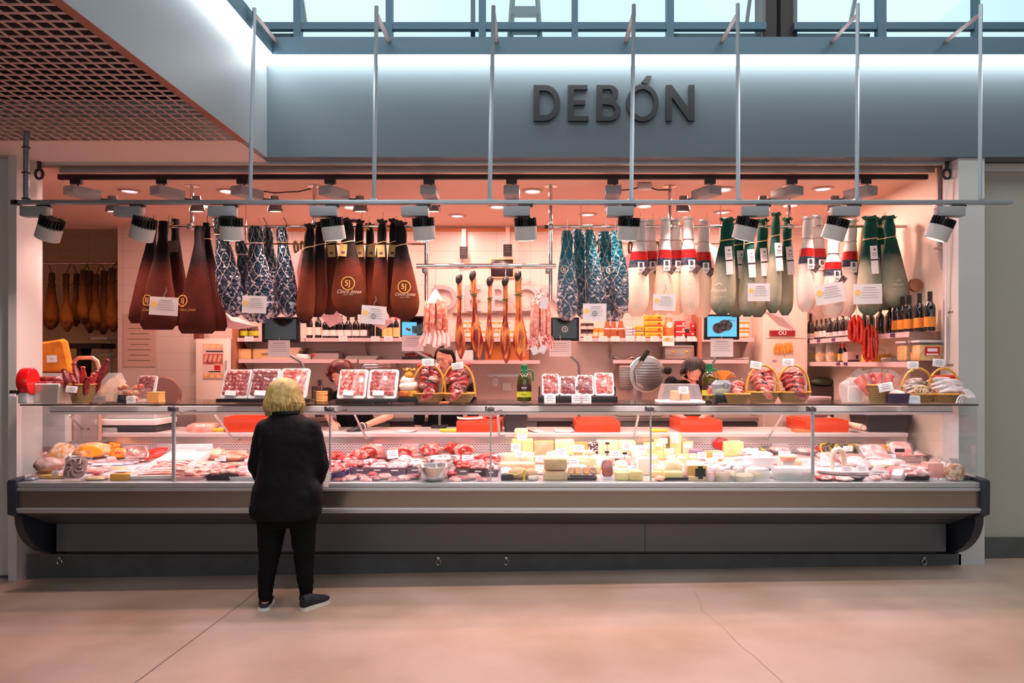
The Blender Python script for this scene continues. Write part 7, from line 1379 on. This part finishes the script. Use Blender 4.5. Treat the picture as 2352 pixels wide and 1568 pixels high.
flatpack('black-backed salmon tray tilted above the pale packs', 2098, 1062, 72, .12, mat('salmon', (240,120,96)), .1, -.25, .05, hh=.012); flatpack('orange salmon slices below the tilted tray', 2108, 1074, 60, .12, mat('salmon', (240,120,96)), 0, 0, .0)
for i, (x, y, w, h, m, lb) in enumerate(((1896,1102,48,12,PKR,'open tray of red meat slices by the fifth glass post'),(1938,1104,40,10,PKP,'small pack with a red square at the front of the sixth bay'),(1966,1102,36,12,TRAYK,'dark pack with a red piece at the front'))): lump(lb, x, y, w, h, m, .06, 0, 0, 'meat_pack', 'packed meat', 'small packs at the front right')
crate('black tray of pale tripe in film at front right', 2108, 1106, 62, 10, TRAYK, .14, PKP, handle=False); lump('pale pink pieces heaped in the black tray at right', 2108, 1101, 54, 24, PKP, .06, .02, 0, rough=.2)
cheese('pale pink clear box near the right end', 2150, 1100, 36, 36, clear('pink_box', (246,220,216), .08, .15, .5, (240,200,190)), .1, bev=.004, name='clear_food_box'); r = pouch('snack_bag', 'clear bag of brown crisps at the right end of the case', dk(2192,1102), .15, .1, .16, FILM, mat('crisps', (196,120,60), .5, col2=(240,206,180), scale=30), None, .75, True)
crate('black tray in the right corner of the case', 2218, 1107, 50, 8, TRAYK, .16, None, handle=False)
for x, y, Y, lb, w, h in ((2020,1090,5.12,'large price card on the front packs, sixth bay',46,20),(2067,1102,5.07,'grey price card at the front, sixth bay',28,12),(2140,1103,5.06,'price card before the pale pink box',28,10),(2172,1103,5.06,'price card before the brown crisps',28,10),(1946,1078,5.2,'price card on the white tray, left of two',26,16),(1981,1078,5.2,'price card on the white tray, right of two',28,16),(1948,1030,5.7,'violet price card on the tangled nets',22,12),(2078,1076,5.25,'white folded card on the pink ham',34,14)): card(lb, x, y, w, h, Y)
# small packs that fill the gaps between the larger goods
random.seed(21)
OCC += [(p_.x,p_.y+.1,.2) for p_ in (dk(350,1100),dk(350,1075),dk(1932,1090),dk(1960,1090))]
BAYS = ((90,300),(405,585),(765,1122),(1135,1490),(1500,1862),(1876,2200)); NM = ('first','second','third','fourth','fifth','sixth'); cnt = [0]*6
for i in range(900):
    k = random.choice((0,1,2,2,3,3,4,4,5,5)); x = random.uniform(*BAYS[k]); y = random.uniform(1049,1104); p_ = dk(x,y); w_ = random.uniform(22,36)
    if cnt[k] > (12,14,22,22,22,22)[k] or any((p_.x-a)**2+(p_.y-c_)**2 < (r_*.86+S(w_,5.4)*.42)**2 for a, c_, r_ in OCC): continue
    cnt[k] += 1; j = random.random()
    if k in (3,4) and j < .45: cheese('small piece of cheese tucked between larger ones, %s bay' % NM[k], x, y, w_*.8, random.uniform(10,20), random.choice((CHP,CHW,CHB,CHY)), .06, 0, None, .01, random.uniform(-.6,.6), 'cheese', 'small cheeses in the case')
    elif k in (1,2) and j < .4: lump('small cut of meat tucked between larger ones, %s bay' % NM[k], x, y, w_, random.uniform(10,16), random.choice((MEAT,PINKM,PKR)), .045, 0, random.uniform(-1,1), 'meat_piece', 'meat', 'small meat cuts in the case', None, .14)
    else: flatpack('small clear pack tucked between larger goods, %s bay' % NM[k], x, y, w_, random.uniform(.07,.1), random.choice((PKP,PKR,PINKM) if k not in (3,4) else (PKP,CHW,CHY,CHP)), random.uniform(-1,1), random.choice((0,0,.3,.6)), .0, 'small packs in the case', hh=random.uniform(.015,.035), film=random.choice((FILM,BAGF)))
for i, x in enumerate((250,320,445,540,600,770,845,935,1015,1045,1150,1215,1265,1350,1480,1505,1590,1625,1690,1725,1850,1895,1965,2045,2110,2160)):
    card('white price card standing among the goods', x, 1040+(i*37%40), 20+(i%3)*3, 14+(i%2)*3, 5.75-(i*37%40)*.011, roll=.08*((i%5)-2)/2)
# ================================================================ PEOPLE
random.seed(5)
def chain(b, pts, rad, n=12):
    """tapering limb with rounded ends"""
    pts = [Vector(p) for p in pts]; m = 4; P2, R2 = [], []
    for i in range(len(pts)-1):
        for k in range(m): t = k/m; P2.append(pts[i].lerp(pts[i+1], t)); R2.append(lerp(rad[i], rad[i+1], t*t*(3-2*t)))
    P2.append(pts[-1]); R2.append(rad[-1]); b.tube(P2, R2, n)
    for p, r in ((pts[0],rad[0]),(pts[-1],rad[-1])): b.ell(p, (r*.99,)*3, 12, 8)
    for p, r in zip(pts[1:-1], rad[1:-1]): b.ell(p, (r,)*3, 12, 8)
def rings(b, rs, n=28, k=.85):
    """trunk: (centre, half width, half depth) from bottom to top"""
    out = []; rs2 = cat([(i/(len(rs)-1), c[0], c[1], c[2], w, d) for i, (c, w, d) in enumerate(rs)], len(rs)*4)
    for t, x, y, z, w, d in rs2: out.append([V(x+w*math.copysign(abs(math.cos(q))**k, math.cos(q)), y+d*math.copysign(abs(math.sin(q))**k, math.sin(q)), z) for q in [i*2*PI/n for i in range(n)]])
    b.loft(out)
def frame(fwd, up):
    f = Vector(fwd).normalized(); s = f.cross(Vector(up)).normalized(); u = s.cross(f).normalized(); return Matrix((s, f, u)).transposed()
def hand(b, wrist, fwd, up, left, curl=.5, s=1.):
    """palm, four unequal bent fingers, thumb from the side of the palm"""
    R = frame(fwd, up); W_ = Vector(wrist); sg = -1 if left else 1
    def q(x, y, z): return W_+R @ V(x*s*sg, y*s, z*s)
    b.tube([q(0,-.02,0), q(0,.02,0), q(0,.06,0), q(0,.095,-.002)], [.026*s,.032*s,.040*s,.036*s], 12, flat=.45)
    for i, (x, L_, r) in enumerate(((-.030,.068,.0088),(-.010,.077,.0092),(.011,.072,.009),(.031,.058,.008))):
        a = curl*(.7+.12*i); p0 = q(x,.085,0); d1 = V(x*.25,math.cos(a*.6),-math.sin(a*.6)); d2 = V(x*.25,math.cos(a*1.3),-math.sin(a*1.3)); d3 = V(x*.2,math.cos(a*1.9),-math.sin(a*1.9))
        def ad(p, d, l): return p+R @ (V(d.x*sg,d.y,d.z)*l*s)
        p1 = ad(p0,d1,L_*.48); p2 = ad(p1,d2,L_*.32); p3 = ad(p2,d3,L_*.24); chain(b, [p0,p1,p2,p3], [r*1.1*s,r*s,r*.92*s,r*.78*s], 8)
    chain(b, [q(-.026,.025,-.004), q(-.052,.05,-.012), q(-.058,.078,-.022), q(-.054,.1,-.03)], [.014*s,.0125*s,.011*s,.009*s], 8)
def head(b, c, R, s=1.):
    c = Vector(c)
    def q(x, y, z): return c+R @ V(x*s, y*s, z*s)
    b.ell(c+R @ V(0,-.01*s,.03*s), (.074*s,.092*s,.088*s), 18, 12, R); b.ell(q(0,.02,-.05), (.055*s,.062*s,.066*s), 16, 10, R); b.ell(q(0,.045,-.088), (.03*s,.028*s,.022*s), 12, 8, R)
    b.tube([q(0,.08,.012), q(0,.098,-.018), q(0,.102,-.03)], [.008*s,.013*s,.012*s], 8); b.ell(q(0,.084,.028), (.05*s,.014*s,.012*s), 12, 6, R); b.ell(q(0,.076,-.06), (.026*s,.014*s,.011*s), 10, 6, R)
    for k in (-1, 1): b.ell(q(.076*k,-.008,-.01), (.012*s,.022*s,.032*s), 8, 8, R); b.ell(q(.04*k,.052,-.022), (.022*s,.022*s,.02*s), 10, 6, R)
    return q
def face(root, q, R, s, lip=(150,70,60)):
    for k in (-1, 1):
        B().ell(q(.031*k,.074,.006), (.0125*s,.009*s,.0075*s), 10, 6, R).build('eye', mat('eye_white', (226,214,206), .3), root, world=True); B().ell(q(.031*k,.0815,.006), (.0055*s,.003*s,.0055*s), 8, 5, R).build('iris', mat('iris_dark', (40,26,20), .3), root, world=True)
        B().tube([q(.014*k,.088,.026), q(.03*k,.088,.031), q(.05*k,.078,.025)], [.002*s,.0035*s,.002*s], 6).build('eyebrow', mat('brow', (50,30,24), .8), root, world=True)
    B().ell(q(0,.087,-.058), (.022*s,.006*s,.0045*s), 10, 6, R).ell(q(0,.086,-.067), (.019*s,.006*s,.005*s), 10, 6, R).build('lips', mat('lips%d' % lip[0], lip, .45), root, world=True)
def hairball(root, m, lumps, strands, r=.005, voxel=.009, name='hair', smooth=2):
    b = B()
    for c, d, R in lumps: b.ell(c, d, 18, 12, R)
    o = remeshed(b.xform(Matrix.Translation(-root.location)), name, m, root, voxel, smooth, disp=.006, dscale=.05)
    if strands:
        b = B()
        for pts in strands: b.tube([Vector(p)-root.location for p in pts], [r,r*1.1,r*.9,r*.4][:len(pts)] if len(pts) <= 4 else [r]*(len(pts)-1)+[r*.3], 5, flat=.7)
        b.build('hair_strands', m, root)
    return o
def strandset(c, R, rx, ry, rz, n, a0, a1, drop, ragged=.03, flare=1.06):
    """locks running from the crown down over a head of given radii"""
    out = []; c = Vector(c)
    for i in range(n):
        a = lerp(a0, a1, (i+random.uniform(0,.8))/n); pts = []
        for t in (.12,.35,.6,.85,1.1,1.35,1.57): pts.append(c+R @ V(rx*math.sin(t)*math.cos(a), ry*math.sin(t)*math.sin(a), rz*math.cos(t)))
        e = pts[-1]; d = drop+random.uniform(-ragged,ragged); pts.append(e+V((flare-1)*rx*math.cos(a)*2, (flare-1)*ry*math.sin(a)*2, -d*.6)); pts.append(e+V(random.uniform(-.012,.012), random.uniform(-.01,.01), -d)); out.append(pts)
    return out
SKIN = mat('skin', (226,160,130), .45, sss=.08); SKINW = mat('skin_warm', (226,166,140), .45, sss=.08); GLOVE = mat('black_glove', (30,28,34), .35)
BLK = mat('black_jacket', (16,15,18), .75, col2=(20,18,21), scale=8, bump=.5, bscale=24, spec=.12); TRO = mat('black_trousers', (11,10,12), .85, bump=.3, bscale=30, spec=.12); SHOE = mat('navy_shoe', (24,26,36), .7, bump=.2); SOLE = mat('white_sole', (220,214,206), .5); STAFFB = mat('black_shirt', (22,17,20), .8, bump=.3, bscale=30, spec=.12)
def move(b, root): return b.xform(Matrix.Translation(-root.location))
# ---------------------------------------------------------------- customer, seen from behind
def Q(x, y, Y): return P(x, y, Y)
root = T('person', 'blond customer in black jacket and trousers seen from behind, bending to the glass', 'person', V(Q(655,1400,4.6).x, 4.6, flz(-1.7)))
hc = Q(654,908,4.76); HR = Matrix.Rotation(-.35,3,'X')
Lh, Rh = Q(628,1180,4.62), Q(696,1180,4.62); Lk, Rk = Q(617,1290,4.60), Q(699,1290,4.62); La, Ra = Q(609,1378,4.55), Q(704,1368,4.60)
Ls, Rs = Q(603,982,4.68), Q(722,982,4.68); Le, Re = Q(590,1066,4.69), Q(735,1066,4.69); Lw, Rw = Q(602,1100,4.76), Q(733,1100,4.76)
b = B(); q = head(b, hc, HR, 1.0); chain(b, [Q(656,930,4.72), Q(656,955,4.69)], [.052,.06])
rings(b, [(Q(660,1180,4.62),.15,.10),(Q(658,1120,4.63),.16,.11),(Q(658,1050,4.66),.15,.10),(Q(660,985,4.68),.17,.09),(Q(657,958,4.69),.08,.06)])
for s_, e_, w_ in ((Ls,Le,Lw),(Rs,Re,Rw)): chain(b, [s_,e_,w_], [.034,.032,.027])
for h_, k_, a_ in ((Lh,Lk,La),(Rh,Rk,Ra)): chain(b, [h_,k_,a_], [.06,.036,.03])
hand(b, Lw, (.55,.75,-.35), (0,.3,1), True, .6); hand(b, Rw, (-.5,.75,-.3), (.3,.3,1), False, .6)
remeshed(move(b, root), 'body', SKIN, root, .009, 2); face(root, q, HR, 1.)
b = B()                                                     # jacket: trunk, sleeves, collar, full lower pockets
rings(b, [(Q(658,1186,4.62),.228,.165),(Q(658,1165,4.62),.236,.175),(Q(659,1120,4.63),.212,.165),(Q(661,1060,4.655),.19,.15),(Q(663,1010,4.67),.198,.135),(Q(662,980,4.68),.192,.115),(Q(660,962,4.69),.14,.095),(Q(656,948,4.70),.08,.075)])
for s_, e_, w_, dx in ((Ls,Le,Lw,1),(Rs,Re,Rw,-1)): chain(b, [s_+V(.02*dx,0,-.01),e_,w_+V(0,-.01,0)], [.072,.064,.046])
for x in (592, 728): b.ell(Q(x+(4 if x < 650 else -5),1142,4.61), (.05,.09,.12), 14, 10)
remeshed(move(b, root), 'jacket', BLK, root, .011, 5, disp=.014, dscale=.09)
b = B(); b.tube([Q(656,948,4.70)+V(.082*math.cos(a),.078*math.sin(a),.0) for a in [i*PI/12 for i in range(24)]], .016, 8, closed=True); b.build('collar', BLK, root, world=True)
b = B(); rings(b, [(Q(660,1205,4.62),.19,.13),(Q(660,1180,4.62),.2,.14),(Q(660,1150,4.62),.17,.12)])
chain(b, [Q(625,1190,4.62), Q(622,1240,4.61), Lk+V(0,.0,0), Q(611,1335,4.57), Q(609,1368,4.55)], [.1,.086,.066,.054,.046]); chain(b, [Q(696,1190,4.62), Q(697,1240,4.62), Rk+V(0,.0,0), Q(701,1325,4.60), Q(704,1356,4.60)], [.09,.08,.066,.055,.046])
remeshed(move(b, root), 'trousers', TRO, root, .011, 4, disp=.012, dscale=.06)
def shoe(root, heel, toe, m=SHOE, sole=SOLE):
    h, t = Vector(heel), Vector(toe); d = (t-h); L_ = d.length; R = frame(d, (0,0,1)); b = B(); rr = []
    for u, w, z in ((-.04,.022,.05),(.0,.034,.085),(.25,.036,.09),(.45,.04,.072),(.7,.045,.052),(.9,.036,.038),(1.02,.012,.024)): rr.append([h+R @ V(w*math.cos(a), u*L_, .014+max(0,z*(.5+.5*math.sin(a)))) for a in [i*2*PI/18 for i in range(18)]])
    b.loft(rr); b.build('shoe', m, root, world=True); b = B(); out = [(-.05,.02),(.0,.036),(.25,.038),(.5,.04),(.72,.047),(.92,.038),(1.04,.01)]
    pts = [(w, u*L_) for u, w in out]+[(-w, u*L_) for u, w in reversed(out)]; lo = [b.bm.verts.new(h+R @ V(x,y,.0)) for x, y in pts]; hi = [b.bm.verts.new(h+R @ V(x,y,.022)) for x, y in pts]; b._f(lo); b._f(list(reversed(hi)))
    for i in range(len(pts)): b._f((lo[i], lo[(i+1)%len(pts)], hi[(i+1)%len(pts)], hi[i]))
    b.build('sole', sole, root, world=True)
h1 = fl(606,1403); t1 = fl(598,1366); h1.z = flz(h1.x); shoe(root, V(h1.x,h1.y,flz(h1.x)), V(h1.x-.045,h1.y+.2,flz(h1.x-.045)))
for a_, h_ in ((La,h1),(Ra,fl(695,1402))): B().tube([a_+V(0,0,.03), a_.lerp(V(h_.x,h_.y+.05,flz(h_.x)+.06),.8), V(h_.x,h_.y+.06,flz(h_.x)+.05)], [.04,.042,.036], 12).build('sock', TRO, root, world=True)
h2 = fl(695,1402); shoe(root, V(h2.x,h2.y,flz(h2.x)), V(h2.x+.12,h2.y+.17,flz(h2.x+.12)))
BLOND = mat('blond_hair', (196,170,104), .5, col2=(150,122,70), scale=34, lo=.35, hi=.65, detail=5)
cH = hc+V(.0,-.005,.012)
hairball(root, BLOND, [(cH, (.106,.112,.106), HR), (cH+V(0,-.02,-.05), (.112,.092,.08), None), (cH+V(.055,-.01,-.085), (.066,.07,.06), None), (cH+V(-.058,-.01,-.10), (.06,.07,.07), None), (cH+V(0,-.035,-.095), (.09,.06,.05), None)], strandset(cH, Matrix.Rotation(-.1,3,'X'), .113, .118, .110, 130, PI*.80, PI*2.2, .125, .03, 1.10)+strandset(cH, Matrix.Rotation(-.1,3,'X'), .110, .112, .110, 60, PI*.9, PI*1.8, .15, .03, 1.05), .0085)
one(B().box((0,0,.055), (.035,.005,.11), (0,.2,.3)), 'white_slip', CARD, 'white paper slip held at the right side of the customer', 'paper').location = Rw+V(.03,.09,-.075)
# ---------------------------------------------------------------- assistants behind the counter
def assistant(label, hc, HR, hs, neck, Ls, Rs, Le, Re, Lw, Rw, Y, lhand, rhand, skin, hipx, glove=None, hair=None, hm=None, strands=None, short=True, lean=0.):
    fz = flz(hipx); root = T('person', label, 'person', V(hipx, Y+.1, fz)); b = B(); q = head(b, hc, HR, hs); chain(b, [hc+HR @ V(0,-.02,-.06), neck], [.05,.058])
    hip = V(hipx, Y+.1, fz+.92); mid = hip.lerp((Ls+Rs)/2, .5); top = (Ls+Rs)/2; sw = (Rs-Ls).length/2
    rings(b, [(hip,.15,.1),(mid,.14,.1),(top.lerp(mid,.2),.15,.09),(top+V(0,0,.03),.07,.06)])
    for s_, e_, w_ in ((Ls,Le,Lw),(Rs,Re,Rw)): chain(b, [s_,e_,w_], [.048,.038,.026])
    for k in (-1, 1): chain(b, [hip+V(.09*k,0,-.02), V(hipx+.1*k,Y+.08,fz+.48), V(hipx+.1*k,Y+.12,fz+.08)], [.075,.05,.035]); chain(b, [V(hipx+.1*k,Y+.12,fz+.045), V(hipx+.11*k,Y-.06,fz+.035)], [.038,.03])
    if lhand and glove != 'L': hand(b, Lw, lhand[0], lhand[1], True, .6)
    if rhand and glove != 'R': hand(b, Rw, rhand[0], rhand[1], False, .6)
    remeshed(move(b, root), 'body', skin, root, .009, 2); face(root, q, HR, hs)
    b = B(); rings(b, [(hip+V(0,0,-.06),.19,.13),(hip+V(0,0,.05),.185,.13),(mid,.175,.13),(top.lerp(mid,.25),.19,.115),(top+V(0,0,.005),sw*.85,.09),(neck.lerp(top,.35),.085,.075)])
    for s_, e_ in ((Ls,Le),(Rs,Re)): chain(b, [s_, s_.lerp(e_,.45), s_.lerp(e_,.8 if short else 1.)], [.07,.062,.058])
    remeshed(move(b, root), 'shirt', STAFFB, root, .011, 4, disp=.01, dscale=.07)
    b = B(); rings(b, [(hip+V(0,0,-.12),.19,.13),(hip+V(0,0,.03),.19,.13),(hip+V(0,0,.06),.17,.12)])
    for k in (-1, 1): chain(b, [hip+V(.09*k,0,-.06), V(hipx+.1*k,Y+.08,fz+.48), V(hipx+.1*k,Y+.12,fz+.1)], [.1,.07,.06]); B().tube([V(hipx+.1*k,Y+.16,fz+.05), V(hipx+.11*k,Y+.02,fz+.045), V(hipx+.115*k,Y-.09,fz+.035)], [.045,.048,.03], 12, flat=.9).build('shoe', BLACK, root, world=True)
    remeshed(move(b, root), 'trousers', TRO, root, .012, 3)
    if glove:
        b = B(); w_ = Lw if glove == 'L' else Rw; hd = lhand if glove == 'L' else rhand; hand(b, w_, hd[0], hd[1], glove == 'L', .55, 1.06); e_ = Le if glove == 'L' else Re; chain(b, [w_, w_.lerp(e_,.12)], [.033,.036]); remeshed(move(b, root), 'glove', GLOVE, root, .005, 2)
    if hair: hairball(root, hm, hair, strands, .005)
    return root, q
# red-haired assistant leaning over the ledge
REDH = mat('red_brown_hair', (120,36,22), .45, col2=(60,20,16), scale=30, lo=.35, hi=.65, detail=5)
hc = P(782,862,6.46); R1 = Matrix.Rotation(PI*.93,3,'Z') @ Matrix.Rotation(-.75,3,'X')
sk = assistant('red-haired assistant in black leaning over the ledge, wearing a black glove', hc, R1, 1.0, P(800,885,6.55), P(862,905,6.58), P(752,905,6.58), P(894,955,6.42), P(752,950,6.35), P(826,982,6.05), P(760,968,6.2), 6.62, ((-.95,-.35,-.35),(0,-.3,1)), ((.5,-.8,-.3),(0,-.3,1)), SKINW, P(815,900,6.6).x, 'L',
    [(hc+V(0,.02,.055), (.118,.13,.10), None), (hc+V(.075,.03,-.02), (.055,.1,.09), None), (hc+V(-.08,.05,.01), (.045,.09,.08), None)], REDH, strandset(hc+V(0,.02,.05), Matrix.Rotation(.1,3,'X'), .122, .132, .105, 90, -.3, PI*1.25, .05, .03))
r = sk[0]; w_ = P(826,982,6.05); e_ = P(894,955,6.42); d = (e_-w_).normalized(); R = frame(d, (0,0,1)); wc = w_+d*.035
B().tube([wc+R @ V(.034*math.cos(a),0,.034*math.sin(a)) for a in [i*PI/10 for i in range(20)]], .007, 6, closed=True).build('watch_strap', mat('watch_white', (226,214,206), .4), r, world=True); B().ell(wc+V(-.012,-.034,.0), (.022,.012,.022), 12, 6).build('watch', mat('watch_face', (236,226,222), .2, .3), r, world=True)
# assistant standing behind the hoop baskets
DKH = mat('dark_hair', (44,24,20), .45, col2=(24,14,14), scale=30, lo=.35, hi=.65)
hc = P(1020,826,6.86); R2 = Matrix.Rotation(PI*.90,3,'Z') @ Matrix.Rotation(-.12,3,'X')
sk = assistant('dark-haired assistant standing behind the centre hoop baskets, face half hidden', hc, R2, 1.04, P(1026,876,6.92), P(1076,890,6.95), P(970,890,6.95), P(1092,985,6.9), P(960,985,6.9), P(1070,1010,6.68), P(985,1010,6.68), 6.92, ((-.6,-.7,-.2),(0,0,1)), ((.6,-.7,-.2),(0,0,1)), SKINW, P(1022,900,6.95).x, None,
    [(hc+V(.0,.035,.055), (.092,.1,.078), R2), (hc+V(.02,-.015,.088), (.075,.08,.042), None), (hc+V(.05,.075,.0), (.062,.07,.1), None), (hc+V(.075,.085,-.05), (.04,.045,.07), None)], DKH, strandset(hc+V(0,.03,.04), Matrix.Rotation(.2,3,'X'), .096, .104, .1, 50, -.1, PI*1.05, .05, .02))
text('lettering', 'rece', .05, CARD, sk[0], P(1028,858,6.76)-V(0,.0,.04)-sk[0].location, rot=(PI/2-.2,0,0))
# assistant bent over the fourth red block
hc = P(1594,858,6.50); R3 = Matrix.Rotation(PI*.95,3,'Z') @ Matrix.Rotation(-.95,3,'X')
sk = assistant('dark-haired assistant bent low over the fourth red block', hc, R3, 1.0, P(1580,868,6.62), P(1622,880,6.66), P(1542,880,6.66), P(1640,940,6.5), P(1530,940,6.5), P(1612,960,6.2), P(1570,960,6.2), 6.7, ((-.7,-.6,-.2),(0,0,1)), ((.7,-.6,-.2),(0,0,1)), SKINW, P(1585,900,6.7).x, None,
    [(hc+V(0,.03,.06), (.108,.115,.1), None), (hc+V(.06,.0,-.01), (.06,.08,.11), None), (hc+V(-.05,.04,.03), (.06,.08,.08), None)], DKH, strandset(hc+V(.0,.02,.05), Matrix.Rotation(-.2,3,'X'), .112, .118, .112, 80, 0, 2*PI, .05, .025))
B().ell(P(1571,861,6.42), (.007,)*3, 8, 6).build('earring', CHROME, sk[0], world=True)
# ================================================================ LABELS: tell look-alikes apart by their order in the picture
bpy.context.view_layer.update()
WORD = ['','first','second','third','fourth','fifth','sixth','seventh','eighth','ninth','tenth','eleventh','twelfth','thirteenth','fourteenth','fifteenth','sixteenth','seventeenth','eighteenth','nineteenth','twentieth']
def ordinal(i, n):
    if n == 2: return ('left', 'right')[i-1]+' one of two'
    if n == 3: return ('leftmost', 'middle', 'rightmost')[i-1]+' of three'
    if i == 1: return 'leftmost of all'
    if i == n: return 'rightmost of all'
    if i <= 20: return WORD[i]+' from left'
    k = n+1-i
    return WORD[k]+' from right' if k <= 20 else '%dth from left' % i
byl = {}
for o in COL.objects:
    if o.parent is None and o.get('label'): byl.setdefault(o['label'], []).append(o)
for lb, os_ in byl.items():
    if len(os_) < 2: continue
    os_.sort(key=lambda o: (o.location.x/max(o.location.y,.1), -o.location.z))
    for i, o in enumerate(os_, 1): o['label'] = '%s, %s' % (lb, ordinal(i, len(os_)))
for o in list(COL.objects):
    if o.parent is not None and 'category' in o: del o['category']
